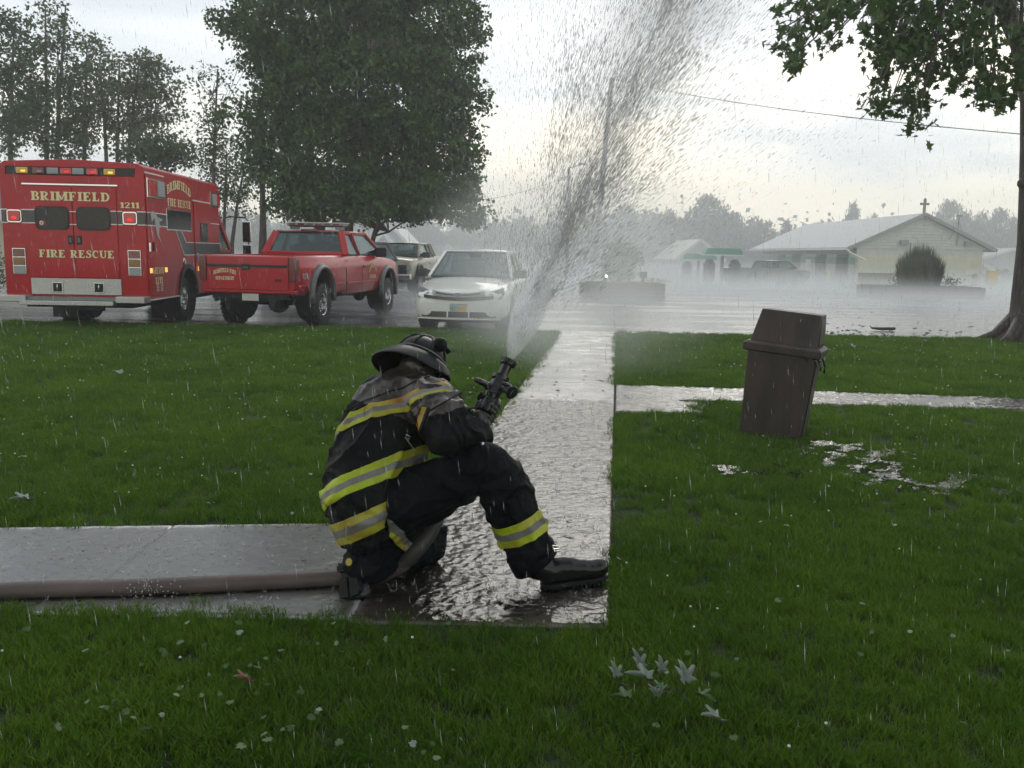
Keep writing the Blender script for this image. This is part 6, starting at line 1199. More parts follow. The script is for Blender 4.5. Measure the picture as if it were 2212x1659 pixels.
# ---- coat body: (crop x, crop y, Y, in-plane radius, depth radius)
CB = [(440, 1215, 3.80, .092, .15), (432, 1120, 3.80, .120, .19), (412, 1000, 3.82, .155, .215), (450, 860, 3.88, .180, .215), (500, 730, 3.93, .195, .205), (560, 600, 3.98, .205, .19), (625, 490, 4.02, .190, .17), (685, 400, 4.05, .145, .14), (725, 330, 4.08, .085, .09)]
TB = MB(); pts_ = [cp(a, b, c) for a, b, c, d, e_ in CB]
# rings oriented along the torso axis, wide axis towards image left/right
ring = []
for i, p in enumerate(pts_):
    d = (pts_[min(i+1, len(pts_)-1)]-pts_[max(i-1, 0)]).normalized(); sx = Vector((1, -.10, 0)); sx = (sx-d*sx.dot(d)).normalized(); u = sx.cross(d).normalized(); rx, ry = CB[i][3], CB[i][4]
    ring.append([p+sx*math.cos(a)*rx+u*math.sin(a)*ry for a in [2*math.pi*k/28 for k in range(28)]])
TB.loft(ring)
RS, LS = cp(800, 470, 3.88), cp(520, 430, 4.16)
TB.tube([LS, cp(660, 440, 4.03), RS], [.095, .125, .105], 18); TB.ell(RS, (.11, .11, .10), 16); TB.ell(LS, (.10, .10, .10), 16)
TB.tube([cp(700, 345, 4.05), cp(745, 300, 4.10)], [.10, .078], 18)      # collar
coat = remeshed('coat', TB, [M['coat'], M['coat_brown']], vox=.009, smooth=7, fold=[((3.2, 7.5), .020, (0.45, .2, 1), 3.1), ((8, 2.4), .012, (.5, .3, 1), 7.7), ((18, 9), .003, (1, .4, .6), 1.7)])
# brown yoke: everything above a plane across the upper back
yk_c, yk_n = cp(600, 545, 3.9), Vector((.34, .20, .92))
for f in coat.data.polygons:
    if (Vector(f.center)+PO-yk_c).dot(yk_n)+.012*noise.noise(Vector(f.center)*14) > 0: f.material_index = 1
W3 = (.026, .024, .026)
nU = Vector((-.26, .55, .80)); band(coat, 'reflective_band', cp(430, 545, 3.85), nU, (.023, .023, .023), [M['lime'], M['silver'], M['lime']], PER, clips=[(cp(437, 560, 3.8), (1, 0, .15))]); band(coat, 'reflective_band', cp(430, 545, 3.85), nU, (.023, .023, .023), [M['lime_dull'], M['silver'], M['orange_tape']], PER, clips=[(cp(438, 560, 3.8), (-1, 0, -.15))])
nM = Vector((-.44, .30, .85)); band(coat, 'reflective_band', cp(430, 875, 3.72), nM, (.030, .027, .030), [M['lime'], M['silver'], M['lime']], PER, clips=[(cp(330, 900, 3.8), (0, 1, 0))][:0])
nL = Vector((-.42, .16, .89)); band(coat, 'reflective_band', cp(440, 1108, 3.66), nL, (.034, .033, .034), [M['lime_dull'], M['silver'], M['lime_dull']], PER)
band(coat, 'yoke_seam', cp(560, 420, 3.9), Vector((-.35, .35, .87)), (.0035,), [M['seam']], PER, push=.002)
band(coat, 'hem_seam', cp(430, 1175, 3.66), nL, (.004,), [M['seam']], PER, push=.002)
# ---- sleeves
RE, RW = cp(868, 655, 3.74), cp(1040, 628, 3.90)
SB = MB(); limb(SB, [RS, RS.lerp(RE, .5)+Vector((.02, -.02, .012)), RE], [.108, .106, .088], 20); limb(SB, [RE, RE.lerp(RW, .45)+Vector((0, 0, .004)), RW], [.088, .086, .062], 20)
slv = remeshed('sleeve', SB, [M['coat'], M['coat_brown']], vox=.008, smooth=6, fold=[((9, 3), .019, (RE-RS), 2.2), ((11, 4), .017, (RW-RE), 5.1), ((20, 12), .003, (1, 0, .5), 9)])
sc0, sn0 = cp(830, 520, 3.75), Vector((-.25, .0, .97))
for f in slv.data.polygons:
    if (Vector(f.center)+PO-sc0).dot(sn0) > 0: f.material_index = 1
band(slv, 'sleeve_seam', cp(815, 492, 3.75), Vector((-.52, .1, .85)), (.0035,), [M['seam']], PER, push=.002)
band(slv, 'reflective_band', cp(742, 560, 3.8), Vector((.93, 0, -.30)), (.022, .012), [M['orange_tape'], M['coat']], PER, push=.0035, clips=[(cp(742, 640, 3.8), (0, 0, -1)), (cp(742, 480, 3.8), (0, 0, 1))])
LE, LW = cp(790, 560, 4.32), cp(1035, 560, 4.06)
SB = MB(); limb(SB, [LS, LS.lerp(LE, .5), LE], [.10, .098, .085], 18); limb(SB, [LE, LE.lerp(LW, .5)+Vector((.0, .0, .0)), LW], [.085, .078, .058], 18)
remeshed('sleeve', SB, M['coat'], vox=.010, smooth=6, fold=[((9, 4), .01, (LW-LE), 4.1)])
# ---- trousers, right leg up and left knee on the ground
RH, RK, RA = cp(590, 985, 3.84), cp(1085, 792, 3.76), cp(1318, 1262, 3.80)
LB_ = MB(); limb(LB_, [RH, RH.lerp(RK, .35)+Vector((0, 0, -.025)), RH.lerp(RK, .7)+Vector((0, 0, -.012)), RK], [.150, .142, .118, .098], 24)
LB_.tube([RK, RK.lerp(RA, .15)+Vector((.015, 0, .01)), RK.lerp(RA, .5)+Vector((.008, 0, 0)), RK.lerp(RA, .8), RA], [.104, .112, .108, .108, .106], 24); LB_.ell(RK, (.102, .10, .102), 16)
LH, LK, LA = cp(480, 1090, 3.98), cp(775, 1205, 4.14), cp(425, 1330, 3.74)
limb(LB_, [LH, LH.lerp(LK, .5), LK], [.15, .13, .098], 20); limb(LB_, [LK, LK.lerp(LA, .5), LA], [.095, .098, .085], 20); LB_.ell(cp(470, 1110, 3.88), (.17, .17, .13), 18); LB_.ell(cp(600, 1060, 3.95), (.14, .14, .14), 16)
trs = remeshed('trousers', LB_, M['trousers'], vox=.009, smooth=6, fold=[((4, 7), .016, (RK-RH), 2.9), ((8, 3), .013, (RA-RK), 6.3), ((19, 11), .003, (1, .2, .5), 4)])
nLeg = (RK-RA).normalized(); bc = cp(1300, 1142, 3.70)
band(trs, 'reflective_band', bc, Vector((-.40, .06, .92)), (.034, .032, .034), [M['lime'], M['silver'], M['lime']], PER, clips=[(cp(1100, 1142, 3.7), (-1, 0, 0))])
band(trs, 'reflective_band', cp(640, 1215, 3.86), Vector((.55, .45, .75)), (.028, .026), [M['lime_dull'], M['silver']], PER, clips=[(cp(575, 1200, 3.8), (-1, 0, 0)), (cp(660, 1215, 4.02), (0, 1, 0)), (cp(675, 1200, 3.8), (1, 0, 0))])
# flared hem of the right leg
hb_ = MB(); hem = [RA.lerp(RK, .10), RA+Vector((.0, 0, -.012)), RA+(RA-RK).normalized()*.045]; hb_.tube(hem, [.104, .112, .118], 26, cap=False); h_ = hb_.build('trouser_hem', M['trousers'], PER, smooth=True); h_.location = -PO; s_ = h_.modifiers.new('s', 'SOLIDIFY'); s_.thickness = .006
# D-ring clip, snap and glints
part('snap_button', M['chrome'], PER, lambda mb: mb.lathe(cp(1060, 688, 3.672)-PO, (0, -1, .3), [(0, .007), (.003, .004)], 10))
sc_ = part('coat_clip', M['chrome'], PER, lambda mb: (mb.beam(cp(655, 655, 3.74)-PO, cp(700, 715, 3.72)-PO, .012, .006), mb.tube([cp(655, 640, 3.74)-PO, cp(675, 650, 3.73)-PO, cp(668, 670, 3.73)-PO, cp(650, 660, 3.74)-PO, cp(655, 640, 3.74)-PO], .003, 5)))
# ---- boots
def boot(name, heel, toe, up, ankle_pts, label=None):
    """heel, toe on the sole plane; up = direction from sole into the boot"""
    heel, toe = Vector(heel), Vector(toe); d = (toe-heel); L_ = d.length; d.normalize(); up = Vector(up); up = (up-d*up.dot(d)).normalized(); s = d.cross(up).normalized()
    f = lambda a, b, c: heel+d*a*L_+s*b+up*c
    UB = MB(); UB.loft([[f(a, w_*math.cos(t), h0+hh*math.sin(t)) for t in [2*math.pi*k/18 for k in range(18)]] for a, w_, h0, hh in ((.0, .034, .055, .042), (.06, .046, .065, .055), (.2, .050, .072, .064), (.4, .052, .070, .060), (.58, .055, .062, .050), (.75, .059, .056, .044), (.90, .052, .054, .042), (.98, .034, .046, .030))])
    UB.ell(f(.84, 0, .056), (.060, .058, .046), 16); UB.tube([f(.20, 0, .06)]+ankle_pts, [.052]+[.062]*len(ankle_pts), 18)
    b = remeshed(name, UB, M['leather'], vox=.007, smooth=5, fold=[((9, 5), .0015, d, 3.3)])
    S_ = MB(); ol = [(.0, .0), (.02, .036), (.10, .047), (.25, .045), (.42, .042), (.6, .052), (.76, .059), (.90, .052), (.98, .030), (1.0, .0)]
    out_ = [(a, w_) for a, w_ in ol]+[(a, -w_) for a, w_ in reversed(ol[1:-1])]
    S_.prism([f(a, w_, 0)-PO for a, w_ in out_], up*.020); so = S_.build('sole', M['sole'], b, fix=True, bevel=.004)
    T = MB(); T.prism([f(a, w_, -.014)-PO for a, w_ in [(.0, .0), (.02, .030), (.12, .040), (.27, .038), (.27, -.038), (.12, -.040), (.02, -.030)]], up*.016); T.build('heel_block', M['sole'], b, fix=True, bevel=.003)
    for a in [.03+.06*k for k in range(4)]+[.42+.062*k for k in range(9)]:
        w_ = np.interp(a, [o_[0] for o_ in ol], [o_[1] for o_ in ol]); hh = -.014 if a < .3 else 0
        for sg in (-1, 1):
            g_ = MB(); g_.beam(f(a, sg*w_*.97, hh-.004)-PO, f(a+.03, sg*w_*.12, hh-.004)-PO, .009, .010, up); g_.build('tread_lug', M['sole'], b, bevel=.0015)
    return b
heelR, toeR = cp(1372, 1432, 3.80), cp(1712, 1392, 3.92); heelR.z = .012
boot('boot', heelR, toeR, (-.1, 0, 1), [RA.lerp(heelR, .45)+Vector((-.01, 0, .01)), RA]); rb_ = [c for c in children(PER) if c.name.startswith('boot')][0]
part('buckle', M['chrome'], PER, lambda mb: (mb.tube([cp(x, y, 3.71)-PO for x, y in ((1428, 1228), (1460, 1232), (1470, 1254), (1440, 1258), (1428, 1228))], .004, 6), mb.beam(cp(1436, 1245, 3.712)-PO, cp(1462, 1243, 3.712)-PO, .008, .004)))
part('toe_cap_seam', M['sole'], PER, lambda mb: mb.tube([toeR-PO+Vector((-.055, -.052, .028)), toeR-PO+Vector((-.045, -.035, .066)), toeR-PO+Vector((-.045, .0, .078))], .003, 5))
# kneeling boot: toe on the ground, heel up, sole turned back towards the viewer
toeL, heelL = cp(362, 1512, 3.64), cp(345, 1312, 3.72); toeL.z = .012
boot('boot', heelL, toeL, (.34, .92, .05), [cp(385, 1300, 3.80), LA+Vector((.02, .02, .0))])
part('boot_logo', M['orange_tape'], PER, lambda mb: mb.lathe(cp(352, 1313, 3.640)-PO, (-.4, -.8, .3), [(0, .017), (.003, .016)], 12))
# ---- head, neck and body inside the gear
HD = cp(752, 272, 4.14); up_h = Vector((.30, .30, .90)).normalized(); fw = Vector((.62, .55, -.45)); fw = (fw-up_h*fw.dot(up_h)).normalized(); sd_ = fw.cross(up_h).normalized()
HM = Matrix((sd_, fw, up_h)).transposed()
hf = lambda x, y, z: HD+HM @ Vector((x, y, z))
BB = MB(); BB.ell(HD, (.078, .098, .115), 20, HM); BB.ell(hf(0, .05, -.06), (.055, .05, .055), 14, HM); BB.tube([cp(700, 400, 4.05), hf(0, -.02, -.06)], [.062, .058], 16); BB.ell(hf(0, .105, -.02), (.014, .02, .024), 10, HM)
for s_ in (-1, 1): BB.ell(hf(s_*.079, -.005, -.015), (.010, .020, .032), 10, HM)
BB.tube([cp(700, 400, 4.05), cp(560, 640, 3.97), cp(450, 1000, 3.86)], [.10, .13, .12], 16)
for a_, b_, c_, r0, r1 in ((RS, RE, RW, .055, .04), (LS, LE, LW, .055, .04)): BB.tube([a_, b_, c_], [r0, r0*.9, r1*.8], 12)
BB.tube([cp(700, 420, 4.05), RS], .07, 12); BB.tube([cp(700, 420, 4.05), LS], .07, 12); BB.tube([cp(450, 1000, 3.86), RH, RK, RA], [.10, .09, .07, .05], 12); BB.tube([cp(450, 1000, 3.86), LH, LK, LA], [.10, .09, .06, .045], 12)
body_ = remeshed('body', BB, M['skin'], vox=.008, smooth=3)
part('face_detail', M['hair'], PER, lambda mb: ([mb.ell(hf(s_*.03, .093, .012)-PO, (.010, .006, .006), 8, HM) for s_ in (-1, 1)], mb.ell(hf(0, .098, -.058)-PO, (.022, .006, .004), 8, HM)))
part('hair', M['hair'], PER, lambda mb: mb.ell(hf(0, -.018, .012)-PO, (.081, .090, .112), 18, HM), smooth=True)
# ear flap / hood under the helmet
part('ear_flap', M['coat'], PER, lambda mb: mb.loft([[hf(.090*math.cos(R(a)), -.012+.105*math.sin(R(a)), z)-PO for a in range(150, 391, 12)]+[hf(.083*math.cos(R(a)), -.012+.098*math.sin(R(a)), z)-PO for a in range(390, 149, -12)] for z in (.03, -.04, -.085)]), fix=True, smooth=True)
# ---- helmet: crown, ribs and long tilted brim
HC = cp(722, 272, 4.10); hu = Vector((.27, .60, .76)).normalized(); hfw = Vector((.70, .50, 0)); hfw = (hfw-hu*hfw.dot(hu)).normalized(); hs = hfw.cross(hu).normalized(); HH = Matrix((hs, hfw, hu)).transposed()
gf = lambda x, y, z: HC-PO+HH @ Vector((x, y, z))
hm = MB(); rows = []
for i in range(9):
    t = math.pi/2*i/8; rows.append([gf(.098*math.cos(t)*math.cos(a), .122*math.cos(t)*math.sin(a), .03+.115*math.sin(t)) for a in [2*math.pi*k/32 for k in range(32)]])
hm.loft(rows); hl_ = hm.build('helmet', M['helmet'], PER, fix=True, smooth=True)
rb2 = MB()
for k in range(8):
    a = 2*math.pi*k/8+.0; rb2.tube([gf(.100*math.cos(t)*math.cos(a), .124*math.cos(t)*math.sin(a), .03+.118*math.sin(t)) for t in [math.pi/2*i/7 for i in range(8)]], [.006]*8, 6)
rb2.build('helmet_rib', M['helmet'], hl_, smooth=True)
part('helmet_comb', M['helmet'], hl_, lambda mb: mb.tube([gf(0, y, z) for y, z in ((-.09, .115), (-.04, .152), (.02, .163), (.08, .158), (.118, .145))], [.008, .010, .010, .012, .014], 8), smooth=True)
part('goggle', M['coat'], hl_, lambda mb: (mb.ell(gf(-.062, .015, .125), (.038, .04, .034), 14), mb.ell(gf(.085, .03, .105), (.035, .04, .034), 14)), smooth=True)
part('helmet_band', M['silver'], hl_, lambda mb: mb.tube([gf(.103*math.cos(a), .127*math.sin(a), .038) for a in [2*math.pi*k/32 for k in range(33)]], .004, 6, cap=False), smooth=True)
bm2 = MB(); vs, fs = [], []; na = 56
def brim_r(a):
    c_ = math.sin(a)                    # +1 front, -1 rear
    return (.150+.006*math.cos(2*a) + (.060 if c_ < 0 else .010)*abs(c_)**1.6)
for j, (fr_, zz) in enumerate(((.0, .032), (.35, .026), (.7, .012), (.95, -.010), (1.0, -.016), (.985, -.022), (.7, .004), (.35, .018), (.0, .020))):
    for k in range(na):
        a = 2*math.pi*k/na; r0_ = (.096*math.cos(a), .120*math.sin(a)); ro_ = brim_r(a); r1_ = (ro_*.98*math.cos(a), ro_*1.06*math.sin(a)); x = r0_[0]+(r1_[0]-r0_[0])*fr_; y = r0_[1]+(r1_[1]-r0_[1])*fr_
        sag = -.050*fr_**1.3*(max(0, -math.sin(a)))**2 - .042*fr_**1.5*abs(math.cos(a))**2.0 + .012*fr_*max(0, math.sin(a)); vs.append(gf(x, y, zz+sag))
for j in range(8):
    for k in range(na): k2 = (k+1) % na; fs.append((j*na+k, j*na+k2, (j+1)*na+k2, (j+1)*na+k))
bm2.add(vs, fs); bm2.build('brim', M['helmet'], hl_, fix=True, smooth=True)
# ---- gloved hands gripping the hose
H1 = at(1040, 905, 3.99); NZ0 = at(1046, 890, 4.0); NZ1 = at(1099, 781, 4.14); nd = (NZ1-NZ0).normalized()
hp = [(-330, 1301, None, .037), (0, 1277, None, .037), (360, 1266, None, .037), (700, 1250, None, .037)]
HPTS = [gp(x, y, r_) for x, y, _, r_ in hp] + [gp(800, 1246, .037), cp(560, 1380, 3.90), cp(640, 1320, 3.84), cp(720, 1240, 3.83), cp(790, 1140, 3.88), cp(850, 1010, 3.98), cp(915, 880, 4.05), cp(985, 735, 4.04), at(1030, 925, 3.985), NZ0]
HPTS[4].z = .038; HPTS[5] = Vector((HPTS[5].x, 3.86, .05)); HPTS[6].z = max(HPTS[6].z, .10)
def catmull(P, k=8):
    out_ = []; P = [P[0]*2-P[1]]+P+[P[-1]*2-P[-2]]
    for i in range(1, len(P)-2):
        for j in range(k):
            t = j/k; a, b, c, d = P[i-1], P[i], P[i+1], P[i+2]; out_.append(.5*((2*b)+(c-a)*t+(2*a-5*b+4*c-d)*t*t+(3*b-a-3*c+d)*t**3))
    return out_+[P[-2]]
M['hose'] = mat('wet_hose_jacket', (.10, .075, .068), .6, col2=(.14, .108, .098), vs=5, bump=.002, bs=160, coat=.2); M['hose_dark'] = mat('grey_hose_section', (.05, .048, .045), .55, bump=.002, bs=120, coat=.15)
hm_ = MB(); cps = catmull(HPTS, 9); cut_i = int(len(cps)*.47); hm_.tube(cps, [.037]*cut_i+[.034]*(len(cps)-cut_i), 18)
hose = hm_.build('fire_hose', [M['hose'], M['hose_dark']], None, smooth=True); tag(hose, 'charged pale brown fire hose lying on the left walkway and rising to the nozzle', 'hose')
for f in hose.data.polygons:
    if f.center.z > .12 or (f.center.x > -.80 and f.center.z > .09): f.material_index = 1
for grip, dep, sg, par in ((at(1036, 915, 3.96), Vector((0, -1, 0)), 1, RW), (at(1047, 893, 4.06), Vector((0, 1, 0)), -1, LW)):
    GB = MB(); s1 = Vector((1, 0, 0)); s1 = (s1-nd*s1.dot(nd)).normalized(); s2 = nd.cross(s1).normalized()
    if s2.y > 0: s2 = -s2
    side_ = s2*sg; axc = grip if sg > 0 else grip
    axc = NZ0+nd*((grip-NZ0).dot(nd))
    pal = axc+side_*.052; limb(GB, [par, par.lerp(pal, .7), pal], [.040, .038, .030], 12)
    for k in range(4):
        o2 = axc+nd*(-.034+.023*k); rr = .0475; path = [o2+side_*math.cos(R(a))*rr+s1*math.sin(R(a))*rr for a in (-10, 35, 75, 110, 140-(k in (0, 3))*22)]; GB.tube(path, [.0145, .0140, .0130, .012, .010], 10); GB.ell(path[-1], (.010,)*3, 8)
    GB.ell(pal+nd*.0, (.030, .026, .045), 12); th_ = [axc+side_*math.cos(R(a))*.049+s1*math.sin(R(a))*.049+nd*(.02+.012*i) for i, a in enumerate((-25, -60, -95, -118))]; GB.tube(th_, [.017, .0155, .014, .011], 10); GB.ell(th_[-1], (.011,)*3, 8)
    remeshed('glove', GB, M['glove'], vox=.0045, smooth=3)
# ================================================================== NOZZLE
NZ = thing('hose_nozzle', 'black fog nozzle with pistol grip and bale handle spraying upward in the firefighter\'s hands', 'nozzle', tuple(NZ0)); M['nozzle'] = mat('black_nozzle', (.013, .013, .014), .3, var=.2, vs=25, bump=.001, bs=90, coat=.4); M['nozzle_grey'] = mat('worn_grey_casting', (.05, .052, .056), .35, .3, var=.3, vs=30)
LNZ = (NZ1-NZ0).length; s1, s2, _ = frame(nd, Vector((0, -1, 0)))
if s1.x < 0: s1 = -s1
toc = Vector((0, -1, 0)); toc = (toc-nd*toc.dot(nd)).normalized()
nf = lambda a, b, c: nd*a*LNZ+s1*b+toc*c
cl_ = part('coupling', M['nozzle'], NZ, lambda mb: mb.lathe(nf(-.02, 0, 0), nd, [(0, .034), (.005, .042), (.05, .043), (.055, .037), (.075, .036)], 24), smooth=False); smooth_by_angle(cl_, 35)
part('coupling_lug', M['nozzle'], cl_, lambda mb: [mb.beam(nf(.06, 0, 0)+(s1*math.cos(a)+toc*math.sin(a))*.043-nd*.012, nf(.06, 0, 0)+(s1*math.cos(a)+toc*math.sin(a))*.043+nd*.02, .016, .014) for a in [k*math.pi/3 for k in range(6)]], bevel=.003)
part('label_strip', M['white_line'], cl_, lambda mb: [mb.beam(nf(.06, -.022+.008*k, .0375)-nd*.014, nf(.06, -.022+.008*k, .0375)+nd*.014, .003, .002, toc) for k in range(2)])
vb = part('valve_body', M['nozzle'], NZ, lambda mb: mb.lathe(nf(.26, 0, 0), nd, [(0, .030), (.02, .034), (.05, .038), (.085, .036), (.10, .028)], 20)); smooth_by_angle(vb, 40)
part('side_casting', M['nozzle_grey'], NZ, lambda mb: mb.prism([nf(.30, -.030, .030), nf(.33, .010, .034), nf(.56, .018, .032), nf(.66, .0, .030), nf(.62, -.024, .028)], toc*.014), bevel=.004, fix=True)
part('collar', M['nozzle'], NZ, lambda mb: mb.lathe(nf(.60, 0, 0), nd, [(0, .030), (.006, .040), (.026, .042), (.032, .032)], 24), bevel=0)
bl = part('barrel', M['nozzle'], NZ, lambda mb: mb.lathe(nf(.68, 0, 0), nd, [(0, .026), (.04, .024), (.062, .026)], 20)); smooth_by_angle(bl, 35)
tp = part('tip_bumper', M['nozzle'], NZ, lambda mb: mb.lathe(nf(.90, 0, 0), nd, [(0, .026), (.006, .034), (.020, .037), (.030, .036), (.030, .022), (.012, .014)], 24, cap=False)); smooth_by_angle(tp, 30)
part('tooth', M['nozzle'], tp, lambda mb: [mb.beam(nf(.90, 0, 0)+nd*.014+(s1*math.cos(a)+toc*math.sin(a))*.035, nf(.90, 0, 0)+nd*.031+(s1*math.cos(a)+toc*math.sin(a))*.0365, .005, .005) for a in [k*math.pi/10 for k in range(20)]])
tow = lambda x, y, Y=4.03: at(982.7+.143*x, 745.5+.143*y, Y)-NZ0
part('pistol_grip', M['nozzle_grey'], NZ, lambda mb: mb.loft([[c_+s_*w_+toc*t_ for s_, t_ in ()] for c_ in ()] or [[p+q for q in (nd*w_*.8+toc*.017, -nd*w_*.8+toc*.017, -nd*w_*.8-toc*.017, nd*w_*.8-toc*.017)] for p, w_ in ((tow(690, 600, 4.05), .026), (tow(760, 640, 4.02), .029), (tow(820, 680, 4.0), .027), (tow(862, 720, 3.98), .032))]), bevel=.009, fix=True, seg=3)
part('grip_end', M['nozzle'], NZ, lambda mb: mb.lathe(tow(852, 712, 3.985), tow(905, 745, 3.965)-tow(852, 712, 3.985), [(0, .030), (.004, .033), (.009, .030), (.010, .012)], 16))
part('finger_ridge', M['nozzle'], NZ, lambda mb: [mb.ell(tow(x, y, 4.01), (.011, .014, .011), 8) for x, y in ((735, 575), (780, 592), (825, 618))])
part('bale_handle', M['nozzle'], NZ, lambda mb: (mb.tube([tow(520, 620, 4.02), tow(470, 590, 4.0), tow(400, 560, 3.99), tow(335, 530, 3.98)], [.014, .013, .015, .012], 12), mb.ell(tow(335, 530, 3.98), (.013, .013, .013), 10), mb.ell(tow(500, 620, 4.02), (.02, .02, .02), 12)), smooth=True)
part('valve_knob', M['nozzle'], NZ, lambda mb: mb.lathe(nf(.2, .016, .0), s1, [(0, .03), (.018, .034), (.03, .028), (.034, .01)], 16))
# ================================================================== WATER SPRAY, RAIN, HAZE
def drop_mat(name, c, a):
    m, n, l = node_mat(name); o = n.new('ShaderNodeOutputMaterial'); t = n.new('ShaderNodeBsdfTransparent'); d = n.new('ShaderNodeBsdfDiffuse'); d.inputs[0].default_value = (*c, 1); tl_ = n.new('ShaderNodeBsdfTranslucent'); tl_.inputs[0].default_value = (*c, 1)
    g = n.new('ShaderNodeBsdfGlossy'); g.inputs['Roughness'].default_value = .15; m0 = n.new('ShaderNodeMixShader'); m0.inputs[0].default_value = .4; l.new(d.outputs[0], m0.inputs[1]); l.new(tl_.outputs[0], m0.inputs[2])
    m1 = n.new('ShaderNodeMixShader'); m1.inputs[0].default_value = .15; l.new(m0.outputs[0], m1.inputs[1]); l.new(g.outputs[0], m1.inputs[2]); m2_ = n.new('ShaderNodeMixShader'); m2_.inputs[0].default_value = a; l.new(t.outputs[0], m2_.inputs[1]); l.new(m1.outputs[0], m2_.inputs[2]); l.new(m2_.outputs[0], o.inputs[0]); return m
M['spray_drop'] = drop_mat('spray_droplets', (.52, .53, .53), .37); M['rain_drop'] = drop_mat('rain_drops', (.8, .83, .83), .30)
def streaks(name, P, D, Ln, Wd, m):
    """spindle-shaped drops: 4-sided double pyramids"""
    P, D = np.array(P), np.array(D); D = D/np.linalg.norm(D, axis=1)[:, None]; a = rng.normal(size=P.shape); a -= (a*D).sum(1)[:, None]*D; a /= np.linalg.norm(a, axis=1)[:, None]; b = np.cross(D, a); L_ = np.array(Ln)[:, None]/2; W_ = np.array(Wd)[:, None]/2
    V = np.stack([P-D*L_, P+a*W_, P-a*W_*.5+b*W_*.87, P-a*W_*.5-b*W_*.87, P+D*L_], 1).reshape(-1, 3); F0 = np.array([(0, 2, 1), (0, 3, 2), (0, 1, 3), (4, 1, 2), (4, 2, 3), (4, 3, 1)]); n_ = len(P); F = (F0[None]+(np.arange(n_)*5)[:, None, None]).reshape(-1, 3)
    me = bpy.data.meshes.new(name); me.vertices.add(len(V)); me.vertices.foreach_set('co', V.astype(np.float32).ravel()); me.loops.add(F.size); me.loops.foreach_set('vertex_index', F.astype(np.int32).ravel()); me.polygons.add(len(F)); me.polygons.foreach_set('loop_start', np.arange(0, F.size, 3, dtype=np.int32)); me.polygons.foreach_set('loop_total', np.full(len(F), 3, np.int32)); me.materials.append(m); me.update(calc_edges=True); return obj(name, me)
tip = NZ1+nd*.01
# jet axis: starts along the nozzle, climbs to the right and away
SA = [tip, at(1140, 680, 4.35), at(1195, 560, 4.7), at(1262, 400, 5.1), at(1345, 220, 5.6), at(1440, 20, 6.2), at(1530, -160, 6.8)]; SR = [.012, .060, .15, .31, .52, .78, 1.02]
AX = catmull(SA, 10); AR = np.interp(np.arange(len(AX))/10.0, range(len(SR)), SR)
def jet_point(t):
    i = t*(len(AX)-1.001); k = int(i); f = i-k; p = AX[k].lerp(AX[k+1], f); d = (AX[k+1]-AX[k]).normalized(); r_ = AR[k]*(1-f)+AR[k+1]*f; return p, d, r_
Pn, Dn, Ln, Wn = [], [], [], []
clump = [(rng.uniform(.25, 1), rng.uniform(0, 6.28), rng.uniform(.1, 1.0)) for _ in range(70)]
for k in range(24000):
    t = rng.uniform(.0, 1)**.85
    if t < .42 and rng.uniform() > (t/.42)**1.6: continue
    if k % 5 < 2: ct, ca, cr_2 = clump[k % 70]; t = min(1, max(.02, ct+rng.normal()*.03)); ang = ca+rng.normal()*.22; rr = min(1.1, abs(cr_2+rng.normal()*.12))
    else: ang = rng.uniform(0, 6.283); rr = abs(rng.normal())*.62
    p, d, r_ = jet_point(t); s_a, s_b, _ = frame(d); off = (s_a*math.cos(ang)+s_b*math.sin(ang))*rr; Pn.append(tuple(p+off*r_)); dd = d+off*.33+Vector((0, 0, -.05*rr)); Dn.append(tuple(dd)); z_ = .25+t*1.0; Ln.append(rng.uniform(.03, .10)*z_); Wn.append(rng.uniform(.0024, .0075)*z_*(1.7 if rng.uniform() < .12 else 1))
for k in range(7500):                  # wide thrown-out drops left and right of the jet
    t = rng.uniform(.28, 1); p, d, r_ = jet_point(t); s_a, s_b, _ = frame(d); ang = rng.uniform(0, 6.283); rr = rng.uniform(.7, 2.6); off = (s_a*math.cos(ang)+s_b*math.sin(ang)*.7)*rr; Pn.append(tuple(p+off*r_)); Dn.append(tuple(d+off*.22)); Ln.append(rng.uniform(.025, .07)); Wn.append(rng.uniform(.002, .0045))
spray = streaks('water_spray', Pn, Dn, Ln, Wn, M['spray_drop']); tag(spray, 'fan of flying water drops thrown up and right from the nozzle', 'water spray', kind='stuff')
# mist of the jet
def volume_mat(name, col, dens, noise_scale=None, aniso=.3, lo=.35, hi=.7):
    m, n, l = node_mat(name); o = n.new('ShaderNodeOutputMaterial'); v = n.new('ShaderNodeVolumePrincipled'); v.inputs['Color'].default_value = (*col, 1); v.inputs['Anisotropy'].default_value = aniso; v.inputs['Density'].default_value = dens; l.new(v.outputs[0], o.inputs['Volume'])
    if noise_scale:
        g = n.new('ShaderNodeTexCoord'); z = n.new('ShaderNodeTexNoise'); z.inputs['Scale'].default_value = noise_scale; z.inputs['Detail'].default_value = 3; l.new(g.outputs['Object'], z.inputs['Vector']); mr_ = n.new('ShaderNodeMapRange'); mr_.inputs[1].default_value = lo; mr_.inputs[2].default_value = hi; mr_.inputs[3].default_value = 0; mr_.inputs[4].default_value = dens; l.new(z.outputs[0], mr_.inputs[0]); l.new(mr_.outputs[0], v.inputs['Density'])
    return m
